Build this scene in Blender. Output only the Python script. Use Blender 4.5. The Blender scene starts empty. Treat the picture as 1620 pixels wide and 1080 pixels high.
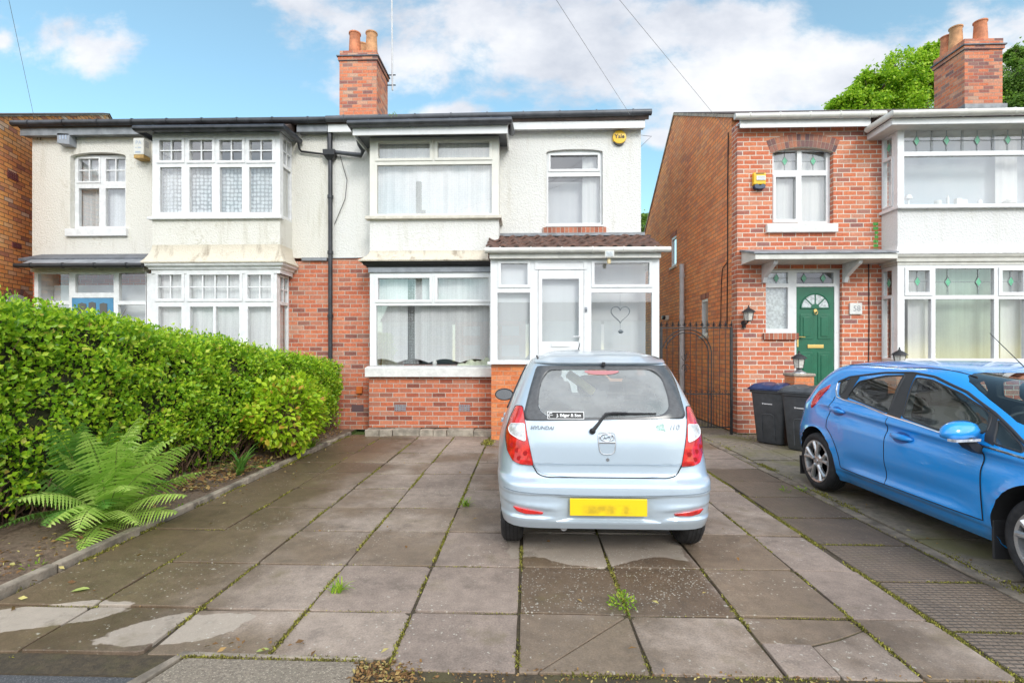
import bpy, bmesh, math, random
import numpy as np
from mathutils import Vector, Matrix
random.seed(7)
rng = np.random.default_rng(11)
SC = bpy.context.scene
COL = SC.collection
R = math.radians

# ------------------------------------------------------------------ camera
EYE = 1.48
FPX = 790.0                      # focal length in photo pixels
CX, HY = 810.0, 556.0            # optical axis column, horizon row
YAW = math.atan(24/790)
cam = bpy.data.cameras.new('camera')
cam.sensor_width = 36.0
cam.lens = FPX/1620*36
cam.shift_y = (HY-540)/1620
cam.clip_start = 0.05
cam.clip_end = 3000
camo = bpy.data.objects.new('camera', cam)
COL.objects.link(camo)
camo.location = (0, 0, EYE)
camo.rotation_euler = (R(90), 0, YAW)
SC.camera = camo
SC.view_settings.view_transform = 'Standard'
SC.view_settings.look = 'None'
SC.view_settings.gamma = 1
SC.view_settings.exposure = 0.68
SC.render.film_transparent = False
SC.cycles.max_bounces = 8
SC.cycles.transparent_max_bounces = 16
SC.cycles.transmission_bounces = 6
SC.cycles.caustics_reflective = False
SC.cycles.caustics_refractive = False
SC.cycles.use_denoising = True

# ------------------------------------------------------------------ node helper
class NT:
    def __init__(s, tree):
        s.t = tree
    def n(s, typ, **kw):
        nd = s.t.nodes.new(typ)
        for k, v in kw.items():
            setattr(nd, k, v)
        return nd
    def put(s, sock, v):
        if v is None: return
        if isinstance(v, bpy.types.NodeSocket):
            s.t.links.new(v, sock)
        else:
            if hasattr(sock.default_value, '__len__'):
                if not hasattr(v, '__len__'): v = (v,)*len(sock.default_value)
                if len(v) == 3 and len(sock.default_value) == 4: v = tuple(v)+(1,)
            sock.default_value = v
    def m(s, op, a, b=None, c=None, clamp=False):
        nd = s.n('ShaderNodeMath', operation=op, use_clamp=clamp)
        s.put(nd.inputs[0], a); s.put(nd.inputs[1], b)
        if c is not None: s.put(nd.inputs[2], c)
        return nd.outputs[0]
    def vm(s, op, a, b=None):
        nd = s.n('ShaderNodeVectorMath', operation=op)
        s.put(nd.inputs[0], a); s.put(nd.inputs[1], b)
        return nd.outputs['Value'] if op in ('LENGTH', 'DOT_PRODUCT', 'DISTANCE') else nd.outputs[0]
    def sep(s, v):
        nd = s.n('ShaderNodeSeparateXYZ'); s.put(nd.inputs[0], v); return nd.outputs
    def comb(s, x=0, y=0, z=0):
        nd = s.n('ShaderNodeCombineXYZ')
        for i, v in enumerate((x, y, z)): s.put(nd.inputs[i], v)
        return nd.outputs[0]
    def noise(s, vec, scale, detail=4, rough=.55, dist=0):
        nd = s.n('ShaderNodeTexNoise'); s.put(nd.inputs['Vector'], vec)
        nd.inputs['Scale'].default_value = scale; nd.inputs['Detail'].default_value = detail
        nd.inputs['Roughness'].default_value = rough; nd.inputs['Distortion'].default_value = dist
        return nd.outputs['Fac']
    def voro(s, vec, scale, feature='F1', out='Distance'):
        nd = s.n('ShaderNodeTexVoronoi', feature=feature); s.put(nd.inputs['Vector'], vec)
        nd.inputs['Scale'].default_value = scale
        return nd.outputs[out]
    def white(s, vec):
        nd = s.n('ShaderNodeTexWhiteNoise', noise_dimensions='3D'); s.put(nd.inputs['Vector'], vec)
        return nd.outputs['Value']
    def ramp(s, fac, stops, interp='LINEAR'):
        nd = s.n('ShaderNodeValToRGB'); cr = nd.color_ramp; cr.interpolation = interp
        while len(cr.elements) < len(stops): cr.elements.new(.5)
        for e, (p, c) in zip(cr.elements, stops):
            e.position = p
            if not hasattr(c, '__len__'): c = (c, c, c)
            e.color = tuple(c)+(1,) if len(c) == 3 else c
        s.put(nd.inputs[0], fac)
        return nd.outputs[0]
    def step(s, v, lo, hi):      # smooth 0..1
        nd = s.n('ShaderNodeMapRange', interpolation_type='SMOOTHSTEP')
        s.put(nd.inputs[0], v); s.put(nd.inputs[1], lo); s.put(nd.inputs[2], hi)
        return nd.outputs[0]
    def mix(s, fac, a, b, mode='MIX'):
        nd = s.n('ShaderNodeMix', data_type='RGBA', blend_type=mode)
        s.put(nd.inputs[0], fac); s.put(nd.inputs[6], a); s.put(nd.inputs[7], b)
        return nd.outputs[2]
    def bump(s, h, strength=.5, dist=.01):
        nd = s.n('ShaderNodeBump'); s.put(nd.inputs['Height'], h)
        nd.inputs['Strength'].default_value = strength; nd.inputs['Distance'].default_value = dist
        return nd.outputs[0]
    def obj(s):
        return s.n('ShaderNodeTexCoord').outputs['Object']
    def objn(s):
        return s.n('ShaderNodeTexCoord').outputs['Normal']

def new_mat(name):
    m = bpy.data.materials.new(name); m.use_nodes = True
    t = m.node_tree; t.nodes.clear()
    k = NT(t)
    out = k.n('ShaderNodeOutputMaterial')
    return m, k, out

def bsdf(k, out, color=(.5, .5, .5), rough=.6, metal=0, normal=None, spec=None, coat=0, trans=0, sub=None):
    b = k.n('ShaderNodeBsdfPrincipled')
    k.put(b.inputs['Base Color'], color); k.put(b.inputs['Roughness'], rough); k.put(b.inputs['Metallic'], metal)
    if normal is not None: k.put(b.inputs['Normal'], normal)
    if spec is not None: b.inputs['Specular IOR Level'].default_value = spec
    if coat: b.inputs['Coat Weight'].default_value = coat; b.inputs['Coat Roughness'].default_value = .03
    if trans: b.inputs['Transmission Weight'].default_value = trans
    if out is not None: k.t.links.new(b.outputs[0], out.inputs[0])
    return b

# ------------------------------------------------------------------ world: sky with clouds
def dir_px(px, py):
    u = (px-CX)/FPX; v = (HY-py)/FPX
    d = Vector((-math.sin(YAW)+math.cos(YAW)*u, math.cos(YAW)+math.sin(YAW)*u, v))
    return d
SUN_EL, SUN_AZ = R(33), R(156)      # azimuth measured clockwise from +Y: behind the camera, a little left
world = bpy.data.worlds.new('World'); SC.world = world; world.use_nodes = True
wt = world.node_tree; wt.nodes.clear(); k = NT(wt)
wout = k.n('ShaderNodeOutputWorld'); bg = k.n('ShaderNodeBackground')
sky = k.n('ShaderNodeTexSky', sky_type='NISHITA'); sky.sun_disc = False
sky.sun_elevation = SUN_EL; sky.sun_rotation = SUN_AZ; sky.air_density = 1.0; sky.dust_density = .6; sky.ozone_density = 1.6
gen = k.n('ShaderNodeTexCoord').outputs['Generated']
sx, sy_, sz = k.sep(gen)
den = k.m('MAXIMUM', k.m('ABSOLUTE', sy_), .12)
U = k.m('DIVIDE', sx, den); V = k.m('DIVIDE', sz, den)
front = k.step(sy_, .0, .1)
blobs = [(130, 72, 98, 56, 1.0), (0, 68, 26, 22, .8), (545, 40, 80, 42, .75), (480, 0, 60, 22, .5), (640, 95, 130, 55, .75), (760, 30, 190, 75, .95), (930, 60, 280, 105, 1.1), (1090, 135, 200, 75, 1.0), (1290, 120, 260, 85, 1.1), (1560, 90, 240, 95, 1.0), (1180, 30, 120, 45, .8),
         (718, 178, 70, 18, 1.0), (1045, 218, 40, 20, .9), (800, 148, 60, 18, .6), (1180, 160, 160, 36, .8), (1700, 60, 200, 90, 1), (-150, 60, 160, 80, .8)]
acc = None
for (bx, by, rx, ry, wgt) in blobs:
    d = dir_px(bx, by); u0, v0 = d.x/d.y, d.z/d.y
    a = k.m('DIVIDE', k.m('SUBTRACT', U, u0), rx/FPX); b = k.m('DIVIDE', k.m('SUBTRACT', V, v0), ry/FPX)
    r = k.m('SQRT', k.m('ADD', k.m('MULTIPLY', a, a), k.m('MULTIPLY', b, b)))
    e = k.m('MULTIPLY', k.m('SUBTRACT', 1.25, r), wgt)
    acc = e if acc is None else k.m('SMOOTH_MAX', acc, e, .25)
uvv = k.comb(U, k.m('MULTIPLY', V, 1.5), 0)
fb = k.noise(uvv, 3.4, 8, .62, .25)
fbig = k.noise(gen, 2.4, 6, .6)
fine = k.noise(uvv, 11, 6, .6)
dens_f = k.m('ADD', acc, k.m('MULTIPLY', k.m('SUBTRACT', fb, .50), 3.0))
dens_f = k.m('ADD', dens_f, k.m('MULTIPLY', k.m('SUBTRACT', fine, .5), 1.3))
mask_f = k.m('MULTIPLY', k.step(dens_f, .05, .9), .95)
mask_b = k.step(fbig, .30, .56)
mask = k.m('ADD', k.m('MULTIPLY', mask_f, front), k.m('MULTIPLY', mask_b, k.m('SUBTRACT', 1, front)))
upmask = k.step(sz, -.02, .03)
mask = k.m('MULTIPLY', mask, upmask)
shade = k.noise(k.vm('ADD', uvv, (.35, .22, 3.0)), 3.1, 6, .6)
cloudcol = k.ramp(shade, [(.36, (4.3, 4.55, 5.1)), (.5, (5.5, 5.65, 6.05)), (.62, (6.5, 6.55, 6.65))])
back = k.m('MULTIPLY', k.m('SUBTRACT', 1, front), k.step(sz, .0, .25)); fill_gain = k.m('ADD', 1, k.m('MULTIPLY', back, 1.5)); cloudcol = k.mix(1, cloudcol, k.comb(fill_gain, fill_gain, fill_gain), 'MULTIPLY')  # clouds behind the camera brightened as added fill light
tint = k.mix(1.0, sky.outputs[0], (1.42, 1.83, 1.58, 1), 'MULTIPLY')
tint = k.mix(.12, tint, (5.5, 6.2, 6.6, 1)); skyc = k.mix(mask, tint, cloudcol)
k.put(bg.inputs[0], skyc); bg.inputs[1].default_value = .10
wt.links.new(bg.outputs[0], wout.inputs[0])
sun = bpy.data.lights.new('sun', 'SUN'); sun.energy = 1.15; sun.angle = R(16); sun.color = (1, .965, .91)
suno = bpy.data.objects.new('sun', sun); COL.objects.link(suno)
sd = Vector((math.sin(SUN_AZ)*math.cos(SUN_EL), math.cos(SUN_AZ)*math.cos(SUN_EL), math.sin(SUN_EL)))
suno.rotation_euler = sd.to_track_quat('Z', 'Y').to_euler()

# ------------------------------------------------------------------ photo survey: pixel (1620x1080) + known depth -> metres
def at(px, py, Y):
    d = dir_px(px, py); t = Y/d.y
    return Vector((d.x*t, Y, EYE+d.z*t))
def atx(px, py, X):              # same on a plane of constant X
    d = dir_px(px, py); t = X/d.x
    return Vector((X, d.y*t, EYE+d.z*t))
def gnd(px, py, z=0):
    d = dir_px(px, py); t = (z-EYE)/d.z
    return Vector((d.x*t, d.y*t, z))
def rc(xl, xr, yt, yb, Y):       # pixel box on a frontal plane -> x0,x1,z0,z1
    a = at(xl, yt, Y); b = at(xr, yb, Y); c = at((xl+xr)/2, yt, Y); d = at((xl+xr)/2, yb, Y)
    return (a.x, b.x, d.z, c.z)

# ------------------------------------------------------------------ mesh helper
class MB:
    def __init__(s): s.v = []; s.f = []
    def add(s, vs, fs):
        o = len(s.v); s.v += [tuple(p) for p in vs]; s.f += [tuple(i+o for i in f) for f in fs]
    def box(s, x0, x1, y0, y1, z0, z1):
        s.add([(x0, y0, z0), (x1, y0, z0), (x1, y1, z0), (x0, y1, z0), (x0, y0, z1), (x1, y0, z1), (x1, y1, z1), (x0, y1, z1)],
              [(0, 3, 2, 1), (4, 5, 6, 7), (0, 1, 5, 4), (1, 2, 6, 5), (2, 3, 7, 6), (3, 0, 4, 7)])
    def prism(s, poly, axis, a, b):   # poly in the two other axes, in order (x: y,z)(y: x,z)(z: x,y)
        def P(p, t):
            return {'x': (t, p[0], p[1]), 'y': (p[0], t, p[1]), 'z': (p[0], p[1], t)}[axis]
        n = len(poly)
        ar = sum(poly[i][0]*poly[(i+1) % n][1]-poly[(i+1) % n][0]*poly[i][1] for i in range(n))
        if (ar > 0) == (axis == 'y'): poly = poly[::-1]
        vs = [P(p, a) for p in poly]+[P(p, b) for p in poly]
        fs = [tuple(range(n))[::-1], tuple(range(n, 2*n))]+[(i, (i+1) % n, n+(i+1) % n, n+i) for i in range(n)]
        s.add(vs, fs)
    def holed(s, x0, x1, z0, z1, y0, y1, holes, axis='y'):   # slab with rectangular holes, extruded along axis
        xs = sorted({x0, x1, *[h[0] for h in holes], *[h[1] for h in holes]})
        zs = sorted({z0, z1, *[h[2] for h in holes], *[h[3] for h in holes]})
        xs = [x for x in xs if x0 <= x <= x1]; zs = [z for z in zs if z0 <= z <= z1]
        def hole(i, j):
            if i < 0 or j < 0 or i >= len(xs)-1 or j >= len(zs)-1: return True
            cx, cz = (xs[i]+xs[i+1])/2, (zs[j]+zs[j+1])/2
            return any(h[0] < cx < h[1] and h[2] < cz < h[3] for h in holes)
        P = (lambda x, y, z: (x, y, z)) if axis == 'y' else (lambda x, y, z: (y, -x, z))
        idx = {}
        def vid(i, j, b):
            if (i, j, b) not in idx:
                idx[(i, j, b)] = len(s.v); s.v.append(P(xs[i], (y0, y1)[b], zs[j]))
            return idx[(i, j, b)]
        for i in range(len(xs)-1):
            for j in range(len(zs)-1):
                if hole(i, j): continue
                s.f.append((vid(i, j, 0), vid(i+1, j, 0), vid(i+1, j+1, 0), vid(i, j+1, 0)))
                s.f.append((vid(i, j, 1), vid(i, j+1, 1), vid(i+1, j+1, 1), vid(i+1, j, 1)))
                if hole(i-1, j): s.f.append((vid(i, j, 0), vid(i, j+1, 0), vid(i, j+1, 1), vid(i, j, 1)))
                if hole(i+1, j): s.f.append((vid(i+1, j, 0), vid(i+1, j, 1), vid(i+1, j+1, 1), vid(i+1, j+1, 0)))
                if hole(i, j-1): s.f.append((vid(i, j, 0), vid(i, j, 1), vid(i+1, j, 1), vid(i+1, j, 0)))
                if hole(i, j+1): s.f.append((vid(i, j+1, 0), vid(i+1, j+1, 0), vid(i+1, j+1, 1), vid(i, j+1, 1)))
    def tube(s, pts, r, n=8, cap=True, closed=False, flat=1.0):
        pts = [Vector(p) for p in pts]; N = len(pts)
        rr = r if hasattr(r, '__len__') else [r]*N
        ups = None; base = len(s.v)
        for i, p in enumerate(pts):
            a = pts[i-1] if i > 0 or closed else pts[i]; b = pts[(i+1) % N] if i < N-1 or closed else pts[i]
            t = (b-a).normalized() if (b-a).length > 1e-9 else Vector((0, 0, 1))
            if ups is None:
                ups = Vector((0, 0, 1)) if abs(t.z) < .9 else Vector((0, 1, 0))
            side = t.cross(ups).normalized(); up = side.cross(t).normalized(); ups = up
            sc = 1.0
            if 0 < i < N-1:
                c = (pts[i]-pts[i-1]).normalized().dot((pts[i+1]-pts[i]).normalized())
                sc = 1/max(.55, math.sqrt((1+c)/2))
            for q in range(n):
                w = 2*math.pi*(q+.5)/n
                s.v.append(tuple(p+side*(math.cos(w)*rr[i]*sc)+up*(math.sin(w)*rr[i]*flat)))
        for i in range(N-1 if not closed else N):
            j = (i+1) % N
            for q in range(n):
                q2 = (q+1) % n
                s.f.append((base+i*n+q, base+j*n+q, base+j*n+q2, base+i*n+q2))
        if cap and not closed:
            s.f.append(tuple(base+q for q in range(n)))
            s.f.append(tuple(base+(N-1)*n+q for q in range(n))[::-1])
    def lathe(s, prof, o=(0, 0, 0), axis='z', n=24, cap=True, a0=0.0):
        base = len(s.v); N = len(prof)
        for (r, h) in prof:
            for q in range(n):
                w = 2*math.pi*q/n+a0; c, d = r*math.cos(w), r*math.sin(w)
                p = {'z': (c, d, h), 'x': (h, c, d), 'y': (d, h, c)}[axis]
                s.v.append((p[0]+o[0], p[1]+o[1], p[2]+o[2]))
        for i in range(N-1):
            for q in range(n):
                q2 = (q+1) % n
                s.f.append((base+i*n+q, base+i*n+q2, base+(i+1)*n+q2, base+(i+1)*n+q))
        if cap:
            s.f.append(tuple(base+q for q in range(n))[::-1])
            s.f.append(tuple(base+(N-1)*n+q for q in range(n)))
    def grid(s, P, nu, nv):      # P(i,j)
        base = len(s.v)
        for j in range(nv+1):
            for i in range(nu+1):
                s.v.append(tuple(P(i, j)))
        for j in range(nv):
            for i in range(nu):
                a = base+j*(nu+1)+i
                s.f.append((a, a+1, a+nu+2, a+nu+1))
    def rings(s, rs, close=True, cap0=False, cap1=False):
        base = len(s.v); n = len(rs[0])
        for r in rs:
            for p in r: s.v.append(tuple(p))
        for i in range(len(rs)-1):
            for q in range(n if close else n-1):
                q2 = (q+1) % n
                s.f.append((base+i*n+q, base+i*n+q2, base+(i+1)*n+q2, base+(i+1)*n+q))
        if cap0: s.f.append(tuple(base+q for q in range(n))[::-1])
        if cap1: s.f.append(tuple(base+(len(rs)-1)*n+q for q in range(n)))
    def xform(s, M):
        s.v = [tuple(M @ Vector(p)) for p in s.v]
    def build(s, name, mat, parent=None, smooth=False, bevel=0, local=False, fix=False, seg=2):
        off = Vector((0, 0, 0))
        if parent is not None and not local:
            r = parent
            while r is not None:
                off += r.location; r = r.parent
        me = bpy.data.meshes.new(name)
        me.from_pydata([(p[0]-off.x, p[1]-off.y, p[2]-off.z) for p in s.v], [], s.f)
        if fix or smooth:
            bm = bmesh.new(); bm.from_mesh(me)
            if fix:
                bmesh.ops.remove_doubles(bm, verts=bm.verts, dist=1e-5)
            bmesh.ops.recalc_face_normals(bm, faces=bm.faces)
            bm.to_mesh(me); bm.free()
        me.update()
        if mat is not None:
            for mm in (mat if isinstance(mat, (list, tuple)) else [mat]): me.materials.append(mm)
        o = bpy.data.objects.new(name, me); COL.objects.link(o)
        if parent is not None: o.parent = parent
        if smooth:
            for p in me.polygons: p.use_smooth = True
            if smooth != 'all':
                me.set_sharp_from_angle(angle=R(38))
        if bevel:
            md = o.modifiers.new('bevel', 'BEVEL'); md.width = bevel; md.segments = seg; md.limit_method = 'ANGLE'; md.angle_limit = R(40)
        return o

def tag(o, label=None, cat=None, group=None, kind=None):
    if label: o['label'] = label
    if cat: o['category'] = cat
    if group: o['group'] = group
    if kind: o['kind'] = kind
    return o
def thing(name, label, cat, loc=(0, 0, 0), rz=0, group=None):
    o = bpy.data.objects.new(name, None); o.empty_display_size = .2; COL.objects.link(o)
    o.location = loc; o.rotation_euler = (0, 0, rz)
    return tag(o, label, cat, group)
def np_mesh(name, V, F, mat, parent=None, smooth=False):     # V (n,3), F (m,k)
    me = bpy.data.meshes.new(name)
    V = np.asarray(V, dtype=np.float32); F = np.asarray(F, dtype=np.int32)
    if parent is not None:
        V = V-np.array(parent.location, dtype=np.float32)
    me.vertices.add(len(V)); me.vertices.foreach_set('co', V.ravel())
    m, kk = F.shape
    me.loops.add(m*kk); me.loops.foreach_set('vertex_index', F.ravel())
    me.polygons.add(m); me.polygons.foreach_set('loop_start', np.arange(0, m*kk, kk, dtype=np.int32))
    try: me.polygons.foreach_set('loop_total', np.full(m, kk, dtype=np.int32))
    except Exception: pass
    me.update(calc_edges=True); me.validate()
    if smooth: me.polygons.foreach_set('use_smooth', np.ones(m, dtype=bool))
    me.materials.append(mat)
    o = bpy.data.objects.new(name, me); COL.objects.link(o)
    if parent is not None: o.parent = parent
    return o
def text_mesh(body, size, M, mat, name, parent=None, extrude=.001, bold=0.0, align='CENTER', local=False, shear=0, spacing=1.0):
    cu = bpy.data.curves.new(name, 'FONT'); cu.body = body; cu.size = size; cu.extrude = extrude; cu.offset = bold
    cu.align_x = align; cu.align_y = 'CENTER'; cu.shear = shear; cu.space_character = spacing
    t = bpy.data.objects.new(name+'_tmp', cu); COL.objects.link(t)
    bpy.context.view_layer.update()
    me = bpy.data.meshes.new_from_object(t.evaluated_get(bpy.context.evaluated_depsgraph_get()))
    bpy.data.objects.remove(t)
    me.transform(M)
    off = Vector((0, 0, 0))
    if parent is not None and not local:
        r = parent
        while r is not None:
            off += r.location; r = r.parent
    me.transform(Matrix.Translation(-off))
    me.materials.clear(); me.materials.append(mat); me.name = name
    o = bpy.data.objects.new(name, me); COL.objects.link(o)
    if parent is not None: o.parent = parent
    return o
# ------------------------------------------------------------------ materials
def simple(name, col, rough=.5, metal=0, nscale=0, namt=.15, bump=0, bscale=40, coat=0, spec=None, vec=None):
    m, k, out = new_mat(name)
    p = k.obj(); c = col; r = rough
    if nscale:
        f = k.noise(p, nscale, 5, .6)
        dark = tuple(x*(1-namt) for x in col); lite = tuple(min(1, x*(1+namt)) for x in col)
        c = k.mix(k.step(f, .3, .7), dark, lite)
        r = k.m('ADD', rough-.06, k.m('MULTIPLY', f, .12))
    nm = k.bump(k.noise(p, bscale, 4), bump, .01) if bump else None
    bsdf(k, out, c, r, metal, nm, spec, coat)
    return m

def brick_mat(name, bw=.238, bh=.0825, mort=.011, stops=None, mcol=(.55, .5, .43), seed=0, stain=.0, header=False, rowoff=.5):
    m, k, out = new_mat(name)
    x, y, z = k.sep(k.obj()); nx, ny, nz = k.sep(k.objn())
    side = k.m('GREATER_THAN', k.m('ABSOLUTE', nx), .7)
    u = k.m('ADD', k.m('MULTIPLY', x, k.m('SUBTRACT', 1, side)), k.m('MULTIPLY', y, side))
    wob = k.noise(k.obj(), 9, 2)
    zz = k.m('ADD', z, k.m('MULTIPLY', k.m('SUBTRACT', wob, .5), .006))
    uu = k.m('ADD', u, k.m('MULTIPLY', k.m('SUBTRACT', k.noise(k.obj(), 14, 2), .5), .008))
    vr = k.m('ADD', k.m('DIVIDE', zz, bh), 200.0); row = k.m('FLOOR', vr); fv = k.m('FRACT', vr)
    rj = k.m('MULTIPLY', k.white(k.comb(row, seed, 3)), .12)
    ur = k.m('ADD', k.m('ADD', k.m('DIVIDE', uu, bw), 200.0), k.m('ADD', k.m('MULTIPLY', k.m('MODULO', row, 2.0), rowoff), rj))
    colm = k.m('FLOOR', ur); fu = k.m('FRACT', ur)
    du = k.m('MULTIPLY', k.m('SUBTRACT', .5, k.m('ABSOLUTE', k.m('SUBTRACT', fu, .5))), bw)
    dv = k.m('MULTIPLY', k.m('SUBTRACT', .5, k.m('ABSOLUTE', k.m('SUBTRACT', fv, .5))), bh)
    d = k.m('ADD', k.m('MINIMUM', du, dv), k.m('MULTIPLY', k.m('SUBTRACT', k.noise(k.obj(), 60, 3), .5), .005))
    mask = k.step(d, mort/2-.0015, mort/2+.002)
    h1 = k.white(k.comb(colm, row, seed+.5)); h2 = k.white(k.comb(colm, row, seed+7.5))
    base = k.ramp(h1, stops or [(0, (.20, .085, .07)), (.10, (.29, .10, .07)), (.24, (.41, .12, .068)), (.6, (.47, .14, .075)), (.82, (.52, .17, .09)), (1, (.43, .20, .14))])
    f = k.noise(k.obj(), 26, 5, .65)
    base = k.mix(.55, base, k.ramp(f, [(.25, .35), (.5, .62), (.75, 1.0)]), 'OVERLAY')
    base = k.mix(k.m('MULTIPLY', k.m('SUBTRACT', h2, .5), .5, clamp=True), base, (.55, .35, .25))
    mc = k.mix(k.noise(k.obj(), 7, 4), tuple(c*.72 for c in mcol), mcol)
    col = k.mix(mask, mc, base)
    drift = k.noise(k.comb(k.m('MULTIPLY', x, .9), k.m('MULTIPLY', y, .9), k.m('MULTIPLY', z, .5)), 1.0, 5, .6)
    col = k.mix(.6, col, k.ramp(drift, [(.3, (.36, .35, .35)), (.5, (.5, .5, .5)), (.7, (.60, .60, .58))]), 'OVERLAY')
    if stain:
        st = k.m('MULTIPLY', k.step(k.noise(k.obj(), 1.1, 5, .6), .45, .75), stain)
        col = k.mix(st, col, (.10, .075, .055))
    hgt = k.m('ADD', k.m('MULTIPLY', mask, .7), k.m('MULTIPLY', f, .3))
    bsdf(k, out, col, .88, 0, k.bump(hgt, .6, .008), spec=.25)
    return m

def render_mat(name, col, stain=(.4, .34, .22), amt=.5, bs=55, seed=0.0, fine=.9):
    m, k, out = new_mat(name)
    p = k.vm('ADD', k.obj(), (seed, seed*.7, 0)); x, y, z = k.sep(p)
    n1 = k.noise(p, 1.1, 6, .62); n2 = k.noise(p, 16, 5, .7)
    streak = k.noise(k.comb(k.m('MULTIPLY', x, 7), k.m('MULTIPLY', y, 7), k.m('MULTIPLY', z, .8)), 1.0, 5, .6)
    blot = k.m('MULTIPLY', k.step(n1, .48, .78), k.step(n2, .45, .62))
    st = k.m('MULTIPLY', k.m('MAXIMUM', blot, k.m('MULTIPLY', k.step(streak, .52, .76), .62)), amt)
    c = k.mix(st, k.mix(n1, tuple(q*.93 for q in col), col), stain)
    peb = k.voro(p, bs, 'SMOOTH_F1'); n3 = k.noise(p, bs*.7, 4, .6)
    hgt = k.m('ADD', k.m('MULTIPLY', peb, .6), k.m('MULTIPLY', n3, .9))
    bsdf(k, out, c, .9, 0, k.bump(hgt, fine, .014), spec=.2)
    return m

def glass_mat(name, tint=(.985, .995, .99), refl=1.0):
    m, k, out = new_mat(name)
    lw = k.n('ShaderNodeLayerWeight'); lw.inputs[0].default_value = .5
    fr = k.m('ADD', .04, k.m('MULTIPLY', k.m('POWER', lw.outputs['Facing'], 5.0), .96))
    gl = k.n('ShaderNodeBsdfGlossy'); gl.inputs['Roughness'].default_value = .0; gl.inputs['Color'].default_value = (1, 1, 1, 1)
    tr = k.n('ShaderNodeBsdfTransparent'); tr.inputs[0].default_value = tuple(tint)+(1,)
    mx = k.n('ShaderNodeMixShader')
    k.put(mx.inputs[0], k.m('MULTIPLY', fr, 1.9*refl, clamp=True))
    k.t.links.new(tr.outputs[0], mx.inputs[1]); k.t.links.new(gl.outputs[0], mx.inputs[2])
    k.t.links.new(mx.outputs[0], out.inputs[0])
    return m

def lace_mat(name, scale=38, lo=.15, hi=.9, col=(.8, .82, .84), kind='voro', dens=.5):
    m, k, out = new_mat(name)
    p = k.obj(); x, y, z = k.sep(p)
    fold = k.step(k.noise(k.comb(k.m('MULTIPLY', x, 16), k.m('MULTIPLY', y, 4), k.m('MULTIPLY', z, .35)), 1.0, 4, .6), .32, .66)
    if kind == 'rose':
        # rows of flower blobs on open net
        vn = k.n('ShaderNodeTexVoronoi', feature='F1'); k.put(vn.inputs['Vector'], k.comb(x, 0, z)); vn.inputs['Scale'].default_value = scale; vn.inputs['Randomness'].default_value = .28
        pat = k.step(vn.outputs['Distance'], .50, .36)
        pat = k.m('MULTIPLY', pat, k.m('ADD', .55, k.m('MULTIPLY', fold, .45)))
    else:
        vn = k.n('ShaderNodeTexVoronoi', feature='F1'); k.put(vn.inputs['Vector'], k.comb(x, 0, z)); vn.inputs['Scale'].default_value = scale; vn.inputs['Randomness'].default_value = .4
        pat = k.m('ADD', k.m('MULTIPLY', fold, .62), k.m('MULTIPLY', k.step(vn.outputs['Distance'], .55, .3), .38))
    al = k.m('ADD', lo, k.m('MULTIPLY', pat, hi-lo))
    df = k.n('ShaderNodeBsdfDiffuse'); k.put(df.inputs[0], col)
    tl = k.n('ShaderNodeBsdfTranslucent'); k.put(tl.inputs[0], col)
    m2 = k.n('ShaderNodeMixShader'); m2.inputs[0].default_value = .25
    k.t.links.new(df.outputs[0], m2.inputs[1]); k.t.links.new(tl.outputs[0], m2.inputs[2])
    tr = k.n('ShaderNodeBsdfTransparent'); mx = k.n('ShaderNodeMixShader')
    k.put(mx.inputs[0], al); k.t.links.new(tr.outputs[0], mx.inputs[1]); k.t.links.new(m2.outputs[0], mx.inputs[2])
    k.t.links.new(mx.outputs[0], out.inputs[0])
    return m

def leaf_mat(name, stops, rough=.38, trans=.35, vein=True):
    m, k, out = new_mat(name)
    g = k.n('ShaderNodeNewGeometry'); ri = g.outputs['Random Per Island']
    base = k.ramp(ri, stops)
    n = k.noise(k.obj(), 2.3, 3); base = k.mix(.35, base, k.ramp(n, [(.3, .3), (.7, .75)]), 'OVERLAY')
    b = bsdf(k, None, base, rough, 0, spec=.35)
    tl = k.n('ShaderNodeBsdfTranslucent'); k.put(tl.inputs[0], k.mix(.5, base, (.35, .6, .05)))
    mx = k.n('ShaderNodeMixShader'); mx.inputs[0].default_value = trans
    k.t.links.new(b.outputs[0], mx.inputs[1]); k.t.links.new(tl.outputs[0], mx.inputs[2])
    k.t.links.new(mx.outputs[0], out.inputs[0])
    return m

def paint_mat(name, col, metal=.35, rough=.32, drops=.25):
    m, k, out = new_mat(name)
    p = k.obj()
    fl = k.noise(p, 900, 1)
    c = k.mix(k.m('MULTIPLY', fl, .35), col, tuple(min(1, q*1.35+.02) for q in col))
    dirt = k.m('MULTIPLY', k.step(k.noise(p, 5, 6, .65), .5, .85), .12)
    c = k.mix(dirt, c, (.22, .2, .17))
    dr = k.voro(p, 170, 'F1'); dm = k.step(k.noise(p, 14, 4), .45, .65)
    h = k.m('MULTIPLY', k.step(dr, .32, .1), dm)
    b = bsdf(k, out, c, rough, metal, k.bump(h, drops, .0012), coat=1.0)
    return m

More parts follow.
